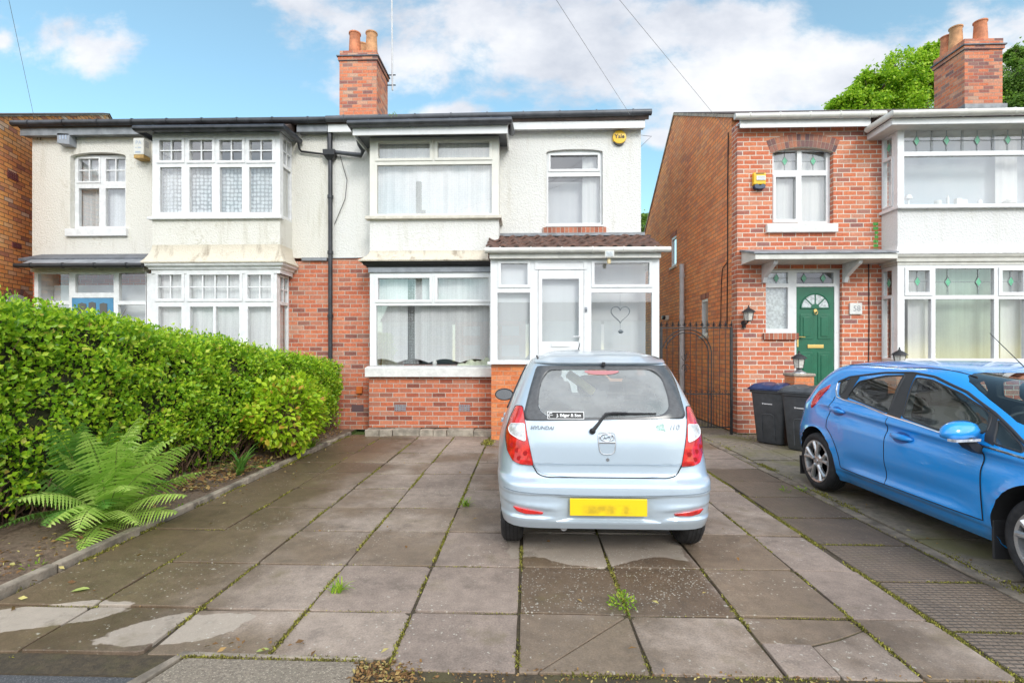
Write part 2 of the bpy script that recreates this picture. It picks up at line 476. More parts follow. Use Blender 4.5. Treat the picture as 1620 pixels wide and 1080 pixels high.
M = {}
M['brick'] = brick_mat('red_brick')
M['brick_low'] = brick_mat('red_brick_base', stops=[(0, (.20, .07, .05)), (.18, (.30, .085, .05)), (.5, (.46, .13, .065)), (.85, (.52, .16, .08)), (1, (.36, .14, .09))], mcol=(.58, .53, .46), seed=3)
M['brick_right'] = brick_mat('neighbour_red_brick', mort=.0135, stops=[(0, (.24, .115, .105)), (.10, (.33, .12, .085)), (.20, (.45, .13, .07)), (.6, (.52, .155, .08)), (.85, (.57, .19, .095)), (1, (.46, .22, .15))], mcol=(.76, .69, .58), seed=5)
M['brick_side'] = brick_mat('weathered_orange_brick', mort=.012, stops=[(0, (.52, .20, .11)), (.15, (.68, .235, .10)), (.5, (.80, .27, .105)), (.8, (.86, .32, .125)), (1, (.72, .29, .14))], mcol=(.36, .23, .15), seed=9, stain=.18)
M['brick_left'] = brick_mat('bright_orange_brick', mort=.012, stops=[(0, (.32, .13, .09)), (.1, (.52, .20, .10)), (.3, (.76, .29, .09)), (.75, (.86, .37, .12)), (.92, (.76, .40, .2)), (1, (.62, .46, .36))], mcol=(.17, .10, .07), seed=15)
M['brick_new'] = brick_mat('smooth_new_orange_brick', bw=.235, bh=.077, mort=.009, stops=[(0, (.50, .14, .05)), (.5, (.58, .18, .07)), (1, (.62, .21, .08))], mcol=(.55, .36, .24), seed=21)
M['brick_chim'] = brick_mat('chimney_brick', mort=.011, stops=[(0, (.17, .10, .10)), (.2, (.33, .12, .09)), (.45, (.48, .15, .08)), (.8, (.56, .20, .11)), (1, (.42, .27, .20))], mcol=(.42, .33, .26), seed=25)
M['soldier'] = brick_mat('soldier_course_brick', bw=.079, bh=.4, mort=.011, stops=[(0, (.16, .06, .05)), (.5, (.30, .10, .06)), (1, (.42, .15, .09))], mcol=(.5, .45, .38), seed=31, rowoff=0)
M['white_render'] = render_mat('white_roughcast', (.735, .73, .70), (.44, .40, .31), .5, 42, 0)
M['cream_render'] = render_mat('cream_stained_roughcast', (.725, .705, .645), (.38, .34, .24), .6, 48, 4)
M['right_render'] = render_mat('bright_white_roughcast', (.70, .70, .69), (.44, .43, .35), .35, 40, 8)
M['skirt'] = render_mat('flaking_paint_render', (.66, .60, .49), (.17, .12, .08), .95, 60, 2)
M['upvc'] = simple('white_upvc', (.72, .73, .73), .28, nscale=3, namt=.04)
M['upvc_dirty'] = simple('weathered_white_plastic', (.62, .61, .56), .4, nscale=5, namt=.10)
M['upvc_ivory'] = simple('ivory_upvc', (.70, .685, .62), .33, nscale=3, namt=.05)
M['timber'] = simple('white_painted_timber', (.72, .725, .73), .42, nscale=9, namt=.09, bump=.15, bscale=30)
M['black_gutter'] = simple('black_weathered_gutter', (.028, .030, .036), .36, nscale=6, namt=.5)
M['grey_gutter'] = simple('dark_grey_gutter', (.075, .08, .092), .35, nscale=5, namt=.25)
M['black'] = simple('black_plastic', (.018, .018, .02), .4, nscale=12, namt=.3)
M['rubber'] = simple('tyre_rubber', (.022, .022, .024), .75, nscale=20, namt=.4, bump=.2, bscale=120)
M['dark'] = simple('dark_cavity', (.012, .012, .013), .8)
M['stone'] = simple('painted_cream_stone_sill', (.60, .56, .48), .7, nscale=10, namt=.12, bump=.3, bscale=35)
M['stone_white'] = simple('painted_white_stone_sill', (.68, .68, .65), .7, nscale=10, namt=.1, bump=.3, bscale=35)
M['concrete'] = simple('weathered_concrete', (.33, .29, .235), .85, nscale=7, namt=.35, bump=.5, bscale=50)
M['kerb'] = simple('concrete_edging', (.27, .225, .175), .88, nscale=5, namt=.5, bump=.5, bscale=60)
M['lead'] = simple('grey_lead', (.23, .245, .265), .5, nscale=6, namt=.25)
M['slate'] = simple('grey_slate_tiles', (.11, .12, .14), .55, nscale=8, namt=.3)
M['tile'] = simple('brown_roof_tiles', (.10, .048, .033), .7, nscale=14, namt=.6, bump=.4, bscale=60)
M['main_tile'] = simple('dark_main_roof_tiles', (.085, .06, .052), .8, nscale=6, namt=.3)
M['terracotta'] = simple('terracotta', (.52, .19, .09), .7, nscale=6, namt=.3, bump=.15, bscale=30)
M['terracotta_pale'] = simple('buff_terracotta', (.52, .27, .13), .75, nscale=6, namt=.3, bump=.15, bscale=30)
M['iron'] = simple('black_wrought_iron', (.02, .02, .022), .5, nscale=20, namt=.4)
M['steel'] = simple('grey_metal', (.42, .43, .45), .35, .8, nscale=10, namt=.15)
M['pipe'] = simple('grey_plastic_pipe', (.55, .56, .58), .45, nscale=5, namt=.12)
M['brass'] = simple('polished_brass', (.72, .52, .20), .28, .9)
M['chrome'] = simple('chrome', (.8, .8, .8), .08, 1.0)
M['alloy'] = simple('silver_alloy', (.58, .59, .60), .3, .75, nscale=30, namt=.08)
M['green_door'] = simple('dark_green_door', (.012, .125, .068), .3, nscale=5, namt=.12, bump=.06, bscale=30)
M['blue_door'] = simple('blue_painted_door', (.07, .24, .42), .35, nscale=5, namt=.1)
M['yellow'] = simple('yellow_plastic', (.82, .50, .02), .35, nscale=6, namt=.06)
M['grey_plastic'] = simple('faded_grey_plastic', (.26, .28, .31), .5, nscale=8, namt=.15)
M['bin'] = simple('charcoal_bin_plastic', (.062, .068, .075), .48, nscale=10, namt=.18, bump=.12, bscale=90)
M['bin_lid_blue'] = simple('navy_bin_lid', (.022, .038, .11), .4, nscale=10, namt=.12)
M['white_print'] = simple('white_print', (.82, .82, .82), .5)
M['black_print'] = simple('black_print', (.02, .02, .02), .5)
M['grey_print'] = simple('grey_print', (.30, .31, .33), .5)
M['glass'] = glass_mat('window_glass', refl=2.0)
M['glass_porch'] = glass_mat('porch_glass', (.96, .98, .98), 2.2)
M['car_glass'] = glass_mat('car_glass', (.62, .70, .68), 1.0)
M['rear_glass'] = glass_mat('rear_car_glass', (.80, .84, .84), 1.2)
_t = M['rear_glass'].node_tree; _k = NT(_t); _o = next(n for n in _t.nodes if n.type == 'OUTPUT_MATERIAL'); _s = _o.inputs[0].links[0].from_socket
_d = _k.n('ShaderNodeBsdfDiffuse'); _d.inputs[0].default_value = (.54, .57, .57, 1); _m = _k.n('ShaderNodeMixShader')
_k.put(_m.inputs[0], _k.m('ADD', .26, _k.m('MULTIPLY', _k.step(_k.noise(_k.obj(), 5, 5), .35, .7), .14))); _t.links.new(_s, _m.inputs[1]); _t.links.new(_d.outputs[0], _m.inputs[2]); _t.links.new(_m.outputs[0], _o.inputs[0])
M['lamp_glass'] = simple('seeded_lantern_glass', (.62, .60, .54), .15, nscale=40, namt=.2)
M['frost'] = simple('frosted_obscure_glass', (.50, .54, .55), .12, nscale=26, namt=.3, bump=.4, bscale=45)
M['green_glass'] = simple('green_leaded_glass', (.13, .42, .25), .15, nscale=30, namt=.2)
M['lead_came'] = simple('lead_strip', (.25, .27, .29), .5)
M['lace_rose'] = lace_mat('lace_rose_pattern', 14, .42, .97, (.88, .905, .93), 'rose')
M['lace_net'] = lace_mat('lace_net', 34, .72, .98, (.88, .905, .93), 'net')
M['lace_fine'] = lace_mat('lace_fine_net', 30, .78, .99, (.96, .97, .98), 'net')
M['sheer'] = lace_mat('sheer_curtain', 60, .82, .98, (.80, .81, .80), 'net')
M['lace_dark'] = lace_mat('lace_dark_pattern', 34, .12, .75, (.80, .82, .84), 'rose')
M['curtain_grey'] = lace_mat('plain_grey_blind', 60, .95, 1.0, (.66, .68, .70), 'net')
M['room'] = simple('room_wall', (.32, .31, .30), .9)
M['cloth'] = simple('pale_green_blanket', (.60, .64, .48), .9, nscale=12, namt=.2, bump=.3, bscale=80)
M['tree_leaf'] = leaf_mat('sycamore_leaf', [(0, (.14, .30, .02)), (.4, (.30, .50, .025)), (.8, (.48, .66, .04)), (1, (.55, .66, .08))], .42, .5)
M['tree_leaf_dark'] = leaf_mat('grey_green_tree_leaf', [(0, (.09, .18, .04)), (.6, (.19, .31, .07)), (1, (.30, .42, .12))], .5, .4)
M['hedge_leaf'] = leaf_mat('privet_leaf', [(0, (.07, .19, .014)), (.25, (.22, .43, .024)), (.6, (.40, .62, .035)), (.88, (.58, .75, .05)), (.97, (.62, .70, .10)), (1, (.50, .32, .08))], .32, .45)
M['shrub_leaf'] = leaf_mat('lime_shrub_leaf', [(0, (.20, .38, .015)), (.35, (.36, .55, .02)), (.75, (.50, .66, .03)), (.9, (.60, .64, .05)), (.95, (.60, .34, .06)), (1, (.52, .26, .06))], .38, .4)
M['fern_leaf'] = leaf_mat('fern_frond', [(0, (.34, .56, .10)), (.5, (.50, .72, .15)), (1, (.64, .82, .22))], .5, .5)
M['fern_dark'] = leaf_mat('dark_fern_frond', [(0, (.06, .17, .03)), (.5, (.11, .26, .05)), (1, (.18, .34, .07))], .5, .35)
M['weed_leaf'] = leaf_mat('weed_leaf', [(0, (.14, .28, .02)), (.6, (.26, .42, .03)), (1, (.42, .48, .06))], .5, .4)
M['dead_leaf'] = leaf_mat('dead_leaf', [(0, (.13, .065, .03)), (.5, (.26, .13, .05)), (.8, (.40, .26, .10)), (1, (.5, .45, .16))], .8, .15)
M['twig'] = simple('brown_twig', (.13, .075, .045), .85, nscale=30, namt=.4)
M['bark'] = simple('tree_bark', (.10, .075, .055), .9, nscale=8, namt=.4, bump=.6, bscale=20)
M['hedge_core'] = simple('shade_dark_core', (.035, .035, .015), .95, nscale=30, namt=.6)
M['wood_pole'] = simple('creosoted_pole', (.06, .05, .045), .8, nscale=10, namt=.3)
M['blue_paint'] = paint_mat('bright_blue_paint', (.010, .285, .76), .0, .25)
M['silver_paint'] = paint_mat('pale_blue_silver_paint', (.48, .565, .64), .3, .30)
M['red_lens'] = simple('red_lamp_lens', (.62, .018, .015), .12, nscale=18, namt=.35, coat=1)
M['clear_lens'] = simple('clear_lamp_lens', (.62, .62, .62), .12, nscale=22, namt=.35, coat=1)
M['plate'] = None
m_, k_, o_ = new_mat('yellow_number_plate')
x_, y_, z_ = k_.sep(k_.obj())
sm = k_.m('MULTIPLY', k_.step(k_.m('ABSOLUTE', k_.m('SUBTRACT', z_, .41)), .045, .015), k_.step(k_.m('ABSOLUTE', x_), .21, .12))
sm = k_.m('MULTIPLY', sm, k_.step(k_.noise(k_.obj(), 11, 3), .35, .62))
bsdf(k_, o_, k_.mix(k_.m('MULTIPLY', sm, .55), (.86, .60, .015), (.30, .21, .03)), .35)
M['plate'] = m_
M['frit'] = simple('black_window_band', (.075, .078, .082), .22, nscale=40, namt=.15)
M['seat'] = simple('dark_seat_cloth', (.05, .052, .056), .9)
M['bumper_trim'] = simple('dark_trim', (.03, .03, .032), .5)

# paving: wet and dry concrete slabs
def paving_mat(name, ribbed=False):
    m, k, out = new_mat(name)
    p = k.obj(); x, y, z = k.sep(p)
    g = k.n('ShaderNodeNewGeometry'); ri = g.outputs['Random Per Island']
    n1 = k.noise(p, 1.3, 6, .6); n2 = k.noise(p, 9, 6, .7); n3 = k.noise(p, 120, 3, .6)
    base = k.ramp(ri, [(0, (.245, .19, .155)), (.5, (.30, .238, .193)), (1, (.345, .278, .225))])
    base = k.mix(.95, base, k.ramp(k.m('ADD', k.m('MULTIPLY', n1, .5), k.m('MULTIPLY', n2, .5)), [(.3, .28), (.7, .72)]), 'OVERLAY')
    base = k.mix(.5, base, k.ramp(n3, [(.25, .25), (.75, .78)]), 'OVERLAY')
    # damp staining: along the planted side, and in irregular pools
    wedge = k.step(k.m('ADD', x, k.m('MULTIPLY', k.m('SUBTRACT', n1, .5), 2.0)), -1.35, -2.3)
    pool = k.step(k.m('ADD', k.noise(k.vm('ADD', p, (3.1, 7.7, 0)), .9, 5, .6), k.m('MULTIPLY', k.m('SUBTRACT', ri, .5), .34)), .46, .66)
    wet = k.m('MAXIMUM', wedge, k.m('MULTIPLY', pool, .8))
    if ribbed: wet = k.m('MULTIPLY', k.step(k.m('ADD', y, k.m('MULTIPLY', n1, 1.5)), 2.4, 3.6), .75)
    # dry pale areas with a crisp tide line: behind the parked car and at the pavement edge
    def ell(cx, cy, rx, ry, rot=0.0, amp=.5, sc=3.2, lo=1.0, hi=.95):
        dx = k.m('SUBTRACT', x, cx); dy = k.m('SUBTRACT', y, cy); c_, s_ = math.cos(rot), math.sin(rot)
        a = k.m('DIVIDE', k.m('ADD', k.m('MULTIPLY', dx, c_), k.m('MULTIPLY', dy, s_)), rx); b = k.m('DIVIDE', k.m('SUBTRACT', k.m('MULTIPLY', dy, c_), k.m('MULTIPLY', dx, s_)), ry)
        r = k.m('SQRT', k.m('ADD', k.m('MULTIPLY', a, a), k.m('MULTIPLY', b, b)))
        r = k.m('ADD', r, k.m('MULTIPLY', k.m('SUBTRACT', k.noise(p, sc, 4, .55), .5), amp))
        return k.step(r, lo, hi)
    wav = k.m('ADD', 3.53, k.m('MULTIPLY', k.m('COSINE', k.m('MULTIPLY', k.m('SUBTRACT', x, .48), 6.6)), -.085))
    wav = k.m('ADD', wav, k.m('MULTIPLY', k.m('SUBTRACT', k.noise(p, 5, 4), .5), .13))
    edg = k.m('MULTIPLY', k.m('SUBTRACT', k.noise(p, 4, 3), .5), .2)
    dry = k.m('MULTIPLY', k.step(k.m('SUBTRACT', y, wav), -.008, .008), k.m('MULTIPLY', k.step(k.m('ADD', x, edg), -.15, -.13), k.step(k.m('ADD', x, edg), 1.17, 1.15)))
    dry = k.m('MULTIPLY', dry, k.step(y, 5.2, 4.6))
    dry = k.m('MAXIMUM', dry, k.m('MAXIMUM', ell(-2.78, 2.70, .50, .15, .25, 1.0, 3), ell(-1.86, 2.63, .36, .15, .35, 1.0, 3.4)))
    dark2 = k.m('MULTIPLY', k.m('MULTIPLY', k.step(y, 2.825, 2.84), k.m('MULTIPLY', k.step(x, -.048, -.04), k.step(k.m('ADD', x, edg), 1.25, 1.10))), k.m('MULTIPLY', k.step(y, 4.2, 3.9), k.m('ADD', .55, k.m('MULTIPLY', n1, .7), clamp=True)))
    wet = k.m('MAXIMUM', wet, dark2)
    dry = dry if not ribbed else 0.0
    wet = k.m('MULTIPLY', wet, k.m('SUBTRACT', 1, dry))
    col = k.mix(k.m('MULTIPLY', wet, .9), base, k.mix(1, base, (.38, .32, .225, 1), 'MULTIPLY'))
    col = k.mix(k.m('MULTIPLY', dry, .6), col, (.40, .345, .28))
    # lichen and paint specks
    sp = k.voro(p, 26, 'F1'); spm = k.m('MULTIPLY', k.step(sp, .17, .10), k.step(k.noise(k.vm('ADD', p, (9, 2, 0)), 1.4, 4), .50, .62))
    lic = k.m('MULTIPLY', k.step(k.noise(p, 34, 3, .6), .635, .69), k.step(k.noise(p, 1.9, 3), .44, .62))
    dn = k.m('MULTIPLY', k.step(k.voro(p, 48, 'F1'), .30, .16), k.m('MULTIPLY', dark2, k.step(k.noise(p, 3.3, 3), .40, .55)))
    spm = k.m('MAXIMUM', k.m('MAXIMUM', spm, lic), dn)
    col = k.mix(k.m('MULTIPLY', spm, .8), col, (.52, .49, .42))
    moss = k.m('MULTIPLY', k.step(k.noise(p, 2.6, 6, .65), .55, .74), .5)
    col = k.mix(moss, col, (.13, .105, .045))
    blk = k.m('MULTIPLY', k.step(k.noise(k.vm('ADD', p, (5, 1, 0)), 3.7, 6, .7), .56, .72), .45)
    col = k.mix(blk, col, (.07, .058, .045))
    rough = k.m('SUBTRACT', .82, k.m('MULTIPLY', wet, .42))
    hg = k.m('ADD', k.m('MULTIPLY', n3, .5), k.m('MULTIPLY', n2, .5))
    if ribbed:
        gx = k.m('ABSOLUTE', k.m('SINE', k.m('MULTIPLY', y, math.pi/.031)))
        gy = k.m('ABSOLUTE', k.m('SINE', k.m('MULTIPLY', x, math.pi/.047)))
        rib = k.m('MULTIPLY', k.step(gx, .25, .7), k.step(gy, .05, .3))
        col = k.mix(k.m('MULTIPLY', k.m('SUBTRACT', 1, rib), .72), col, (.085, .072, .056))
        hg = k.m('ADD', k.m('MULTIPLY', hg, .3), rib)
    bsdf(k, out, col, rough, 0, k.bump(hg, .7 if ribbed else .45, .012 if ribbed else .006), spec=.4)
    return m
M['paving'] = paving_mat('concrete_paving_slabs')
M['ribbed'] = paving_mat('ribbed_concrete_slabs', True)

def ground_mat(name, c1, c2, c3=None, scale=20, bumpd=.02, rough=.9, spots=None):
    m, k, out = new_mat(name); p = k.obj()
    n1 = k.noise(p, scale, 6, .7); n2 = k.noise(p, scale*.12, 4)
    c = k.mix(k.step(n1, .3, .7), c1, c2)
    if c3: c = k.mix(k.step(n2, .45, .65), c, c3)
    if spots: 
        v = k.voro(p, spots[0], 'F1'); h = k.voro(p, spots[0], 'F1', 'Color')
        c = k.mix(k.step(v, .5, .3), c, k.mix(k.sep(h)[0], spots[1], spots[2]))
    bsdf(k, out, c, rough, 0, k.bump(n1, .7, bumpd))
    return m
M['soil'] = ground_mat('dry_soil', (.10, .066, .045), (.24, .165, .115), (.17, .12, .085), 26, .03)
M['joint'] = ground_mat('joint_dirt', (.045, .034, .022), (.09, .066, .038), (.085, .07, .03), 30, .02)
M['asphalt'] = ground_mat('asphalt_pavement', (.05, .052, .056), (.095, .096, .1), (.075, .076, .08), 90, .012, .8, (150, (.05, .05, .055), (.2, .2, .2)))
M['aggregate'] = ground_mat('exposed_aggregate', (.16, .13, .10), (.30, .25, .19), (.22, .185, .14), 60, .012, .85, (110, (.12, .09, .07), (.42, .36, .28)))
M['drive2'] = ground_mat('mossy_concrete', (.15, .13, .10), (.26, .22, .17), (.17, .155, .075), 12, .02)
M['grass_ground'] = ground_mat('rough_grass', (.05, .10, .015), (.10, .16, .03), (.08, .09, .03), 12, .04)
M['moss'] = leaf_mat('joint_moss', [(0, (.08, .06, .025)), (.4, (.15, .12, .035)), (.7, (.27, .26, .04)), (1, (.46, .42, .09))], .85, .2)
# ================================================================== SETTING: ground
def struct(o): return tag(o, kind='structure')
g = MB(); g.box(-60, 60, 9.0, 70, -.3, -.05); struct(g.build('ground', M['grass_ground']))
g = MB(); g.box(-60, 60, -60, 9.0, -.3, -.05); struct(g.build('road', M['asphalt']))
g = MB(); g.box(-40, 40, -1.0, 2.9, -.1, -.022); struct(g.build('pavement', M['asphalt']))

# ================================================================== window builder
def curtain_mesh(x0, x1, z0, z1, y, amp=.018, waves=9, scallop=0, seed=0, axis='y'):
    mb = MB(); nu = max(24, int((x1-x0)*70)); nv = 10 if scallop else 3
    rs = random.Random(seed); ph = [rs.random()*6 for _ in range(4)]
    def P(i, j):
        t = i/nu; x = x0+(x1-x0)*t; s = (x-x0)
        w = math.sin(s*waves*2.1+ph[0]+1.2*math.sin(s*3+ph[1]))*.6+math.sin(s*waves*4.7+ph[2])*.25+math.sin(s*2.0+ph[3])*.4
        zb = z0+(abs(math.sin(s*5.5+ph[1]))*scallop if scallop else 0)
        z = zb+(z1-zb)*j/nv
        yy = y+amp*w*(1-.3*j/nv)
        return (x, yy, z) if axis == 'y' else (yy, -x, z)
    mb.grid(P, nu, nv); return mb

def window(parent, rect, Y, panes, mat, depth=.07, sashes=(), bars={}, glass=None, curtain=None, sill=None, name='window', axis='y', proud=.016, barw=.022, s=1, bev=.005, glaze=None):
    """frame with holes; s=+1: outside is towards -axis"""
    x0, x1, z0, z1 = rect
    mb = MB(); ya, yb = (Y, Y+depth) if s > 0 else (Y-depth, Y)
    mb.holed(x0, x1, z0, z1, ya, yb, panes, axis)
    fr = mb.build(name, mat, parent, bevel=bev)
    ym = Y+.034*s
    gb = MB()
    for p in (panes if glaze is None else panes[:glaze]):
        e = .004
        if axis == 'y': gb.add([(p[0]-e, ym, p[2]-e), (p[1]+e, ym, p[2]-e), (p[1]+e, ym, p[3]+e), (p[0]-e, ym, p[3]+e)], [(0, 1, 2, 3)])
        else: gb.add([(ym, -p[1]-e, p[2]-e), (ym, -p[0]+e, p[2]-e), (ym, -p[0]+e, p[3]+e), (ym, -p[1]-e, p[3]+e)], [(0, 1, 2, 3) if s < 0 else (3, 2, 1, 0)])
    gb.build('pane', glass or M['glass'], fr)
    if sashes:
        for (o, p) in sashes:
            sb = MB(); a, b = (Y-proud, Y-.0015) if s > 0 else (Y+.0015, Y+proud)
            sb.holed(o[0], o[1], o[2], o[3], a, b, [p], axis); sb.build('sash', mat, fr, bevel=.004)
    if bars:
        for i, (nx, nz) in bars.items():
            bb = MB(); p = panes[i]; w = barw/2
            a, b = (Y+.008, Y+.030) if s > 0 else (Y-.030, Y-.008)
            zs = [p[2]+(p[3]-p[2])*q/nz for q in range(1, nz)]
            xs = [p[0]+(p[1]-p[0])*q/nx for q in range(1, nx)]
            xh = [p[0]-.003]+xs+[p[1]+.003]
            for z in zs:
                for u, v in zip(xh[:-1], xh[1:]):
                    uu = u if u == xh[0] else u+w; vv = v if v == xh[-1] else v-w
                    if axis == 'y': bb.box(uu, vv, a+.002, b-.001, z-w, z+w)
                    else: bb.box(a+.002, b-.001, -vv, -uu, z-w, z+w)
            for x in xs:
                if axis == 'y': bb.box(x-w, x+w, a, b, p[2]-.003, p[3]+.003)
                else: bb.box(a, b, -x-w, -x+w, p[2]-.003, p[3]+.003)
            bb.build('glazing_bar', mat, fr)
    if curtain:
        cm, off, opts = curtain
        cs = opts.pop('rects', None) or [(x0+.02, x1-.02, z0+.02, z1-.02)]
        for q, cr in enumerate(cs):
            curtain_mesh(*cr, Y+off*s, axis=axis, seed=q+int(abs(x0)*100), **opts).build('curtain', cm, fr, smooth='all')
    if sill:
        sm, (a, b, c, d, e, f) = sill
        sb = MB(); sb.box(a, b, c, d, e, f); sb.build('sill', sm, fr, bevel=.008)
    return fr
def pr(l, r, t, b, Y): return rc(l, r, t, b, Y)

def gutter(parent, pts, mat, r=.056, brackets=0, name='gutter'):
    mb = MB(); mb.tube(pts, r, 12)
    a, b = Vector(pts[0]), Vector(pts[-1])
    if brackets:
        segs = list(zip(pts[:-1], pts[1:])); s0 = max(segs, key=lambda s: (Vector(s[1])-Vector(s[0])).length)
        a, b = Vector(s0[0]), Vector(s0[1])
        for q in range(brackets):
            p = a.lerp(b, (q+.5)/brackets)
            mb.lathe([(r+.004, p.x-.012), (r+.009, p.x-.012), (r+.009, p.x+.012), (r+.004, p.x+.012)], (0, p.y, p.z), 'x', 12)
    return mb.build(name, mat, parent, smooth=True)

F = 9.4; FR = 9.18
XL = at(51, 300, F).x; XP = at(523, 300, F).x; XR = at(1014, 300, F).x
ZB = at(500, 408, F).z; ZE = at(950, 205, F).z+.03
def ring_u(x0, x1, yf, yb, o, z): return [(x0-o, yb, z), (x0-o, yf-o, z), (x1+o, yf-o, z), (x1+o, yb, z)]

def house_shell(h, x0, x1, side_mat, left=True, right=True, yback=16.3):
    mb = MB()
    if left: mb.box(x0, x0+.22, F+.251, yback, .0, ZE+.1)
    if right: mb.box(x1-.22, x1, F+.251, yback, .0, ZE+.1)
    mb.box(x0+.221, x1-.221, yback-.25, yback, .0, ZE+.1)
    mb.build('side_wall', side_mat, h)
    mb = MB(); a = x0+.23; b = x1-.23
    mb.box(a, b, F+.26, yback-.26, .3, .5); mb.box(a, b, F+.26, yback-.26, ZB-.15, ZB+.1); mb.box(a, b, F+.26, yback-.26, ZE, ZE+.1)
    mb.box(a, b, 12.6, 12.7, .501, ZB-.151); mb.box(a, b, 12.6, 12.7, ZB+.101, ZE-.001)
    mb.box((a+b)/2-.05, (a+b)/2+.05, F+.27, 12.59, .501, ZB-.151); mb.box((a+b)/2-.05, (a+b)/2+.05, F+.27, 12.59, ZB+.101, ZE-.001)
    mb.build('room', M['room'], h)
    mb = MB()
    mb.prism([(F-.22, ZE+.14), (12.9, ZE+.14+.462*3.72), (16.6, ZE-.2), (16.6, ZE-.12-.2), (12.9, ZE+.04+.462*3.6), (F-.18, ZE+.06)], 'x', x0-.08, x1+(.1 if right else 0))
    return mb.build('roof', M['main_tile'], h)

# ================================================================== LEFT HOUSE (cream)
LH = thing('semi_detached_house', 'cream roughcast semi-detached house behind the hedge with square bay windows', 'house', (XL, F, 0))
BX0, BX1 = at(241, 300, 8.93).x, at(443, 300, 8.93).x; YB = 8.93
zb_t = at(340, 210, YB).z; zb_s = at(340, 343, YB).z
lz_t = at(340, 432, YB).z; lz_b = 1.16
sw = pr(111, 199, 241, 364, F)
mb = MB(); mb.holed(XL, XP, ZB, ZE, F, F+.25, [(BX0+.12, BX1-.12, zb_s+.02, zb_t-.02), sw])
mb.build('wall', M['cream_render'], LH)
mb = MB(); mb.holed(XL, XP, 0, ZB-.06, F+.012, F+.25, [(BX0+.12, BX1-.12, lz_b+.02, lz_t-.02), (XL+.25, BX0-.02, .4, 2.75)])
mb.build('brick_wall', M['brick'], LH)
mb = MB(); mb.box(BX1+.2, at(518, 405, F).x, F-.045, F+.2, ZB-.058, ZB-.001); mb.build('lead_strip', M['lead'], LH)
roofL = house_shell(LH, XL, XP, M['brick_side'], True, False)
# small arched window
w = pr(118, 199, 246, 361, F+.09)
tp = [pr(124.5, 156.8, 251.5, 287, F+.09), pr(167.3, 197.8, 251.5, 287, F+.09), pr(124.5, 156.8, 298, 358, F+.09), pr(167, 197.8, 298, 358, F+.09)]
window(LH, (w[0], sw[1]-.001, w[2], w[3]), F+.09, [(a, min(b, sw[1]-.02), c, d) for a, b, c, d in tp], M['timber'], .07, bars={0: (2, 2), 1: (2, 2)}, glass=M['glass'],
       sashes=[((tp[0][0]-.035, tp[0][1]+.035, tp[0][2]-.035, tp[0][3]+.03), tp[0])],
       curtain=(M['lace_net'], .14, dict(amp=.02, waves=10)))
s = pr(102, 199, 361, 373, F-.06)
mb = MB(); mb.box(s[0], s[1], F-.06, F+.10, s[2], s[3]); mb.build('stone_sill', M['timber'], LH, bevel=.006)
# arch infill of the opening (two curved corner pieces)
mb = MB(); xm = (sw[0]+sw[1])/2; hw = (sw[1]-sw[0])/2; rise = .085
poly = [(sw[0], sw[3]+.0), (sw[1], sw[3]+.0)]+[(xm+hw*math.cos(a), sw[3]-rise+rise*math.sin(a)) for a in [i*math.pi/12 for i in range(0, 13)]]
mb.prism(poly, 'y', F+.001, F+.089); mb.build('arch', M['cream_render'], LH)
# bay apron with flared skirt
def bay_apron(h, x0, x1, ztop, zbot, mat, off=.13, mid=.30, flare_mat=None):
    mb = MB(); rs = []
    n = 14
    zf = zbot+mid
    rs.append(ring_u(x0, x1, YB, F-.001, 0.0, ztop)); rs.append(ring_u(x0, x1, YB, F-.001, 0.0, zf+.03))
    mb.rings(rs, close=False); mb.build('bay_apron', mat, h)
    mb = MB(); rs = []
    for i in range(n+1):
        t = i/n; rs.append(ring_u(x0, x1, YB, F-.001, .002+off*t**1.9, zf+.03-(mid+.03)*t))
    rs.append(ring_u(x0, x1, YB, F-.001, off-.005, zbot-.02)); rs.append(ring_u(x0, x1, YB, F-.001, off-.06, zbot-.021))
    mb.rings(rs, close=False); mb.build('bay_skirt', flare_mat or mat, h)
zskL = at(340, 413.5, YB-.13).z
bay_apron(LH, BX0, BX1, zb_s, zskL, M['cream_render'], .13, .3, M['skirt'])
mb = MB(); mb.rings([ring_u(BX0, BX1, YB, F-.001, .115, zskL-.012), ring_u(BX0, BX1, YB, F-.001, .10, zskL-.06), ring_u(BX0, BX1, YB, F-.001, .05, zskL-.085), ring_u(BX0, BX1, YB, F-.001, .04, zskL-.12), ring_u(BX0, BX1, YB, F-.001, .012, zskL-.125), ring_u(BX0, BX1, YB, F-.001, .010, lz_t-.01)], close=False)
mb.build('bay_cornice', M['timber'], LH)
# bay windows, front
def cols(ls, t, b): return [pr(l, r, t, b, YB) for l, r in ls]
top = cols([(252.8, 288), (300, 336), (347.6, 383.3), (394.4, 431)], 222, 254); bot = cols([(252.8, 287), (299.5, 335), (347.4, 382.5), (394, 430.5)], 264.6, 335.6)
sash = [((p[0]-.05, p[1]+.05, p[2]-.05, p[3]+.035), p) for p in top]
wl = window(LH, (BX0, BX1, zb_s+.0, zb_t), YB, top+bot, M['timber'], .08, sashes=sash, bars={i: (2, 2) for i in range(4)},
       curtain=(M['lace_rose'], .13, dict(amp=.02, waves=6, rects=[(BX0+.05, BX1-.05, zb_s+.03, top[0][2]-.02)])),
       sill=(M['timber'], (BX0-.06, BX1+.05, YB-.06, YB+.07, zb_s-.05, zb_s-.002)))
bx = BX1
def side_win(h, X, s, y0, y1, z0, z1, zt, mat, cur=None, bars=True):
    rect = (-y1, -y0, z0, z1)
    m_ = .045
    p1 = (-y1+m_, -y0-m_, zt+.03, z1-.05); p2 = (-y1+m_, -y0-m_, z0+.05, zt-.03)
    return window(h, rect, X, [p1, p2], mat, .07, bars={0: (2, 2)} if bars else {}, axis='x', s=s, name='side_window', curtain=cur)
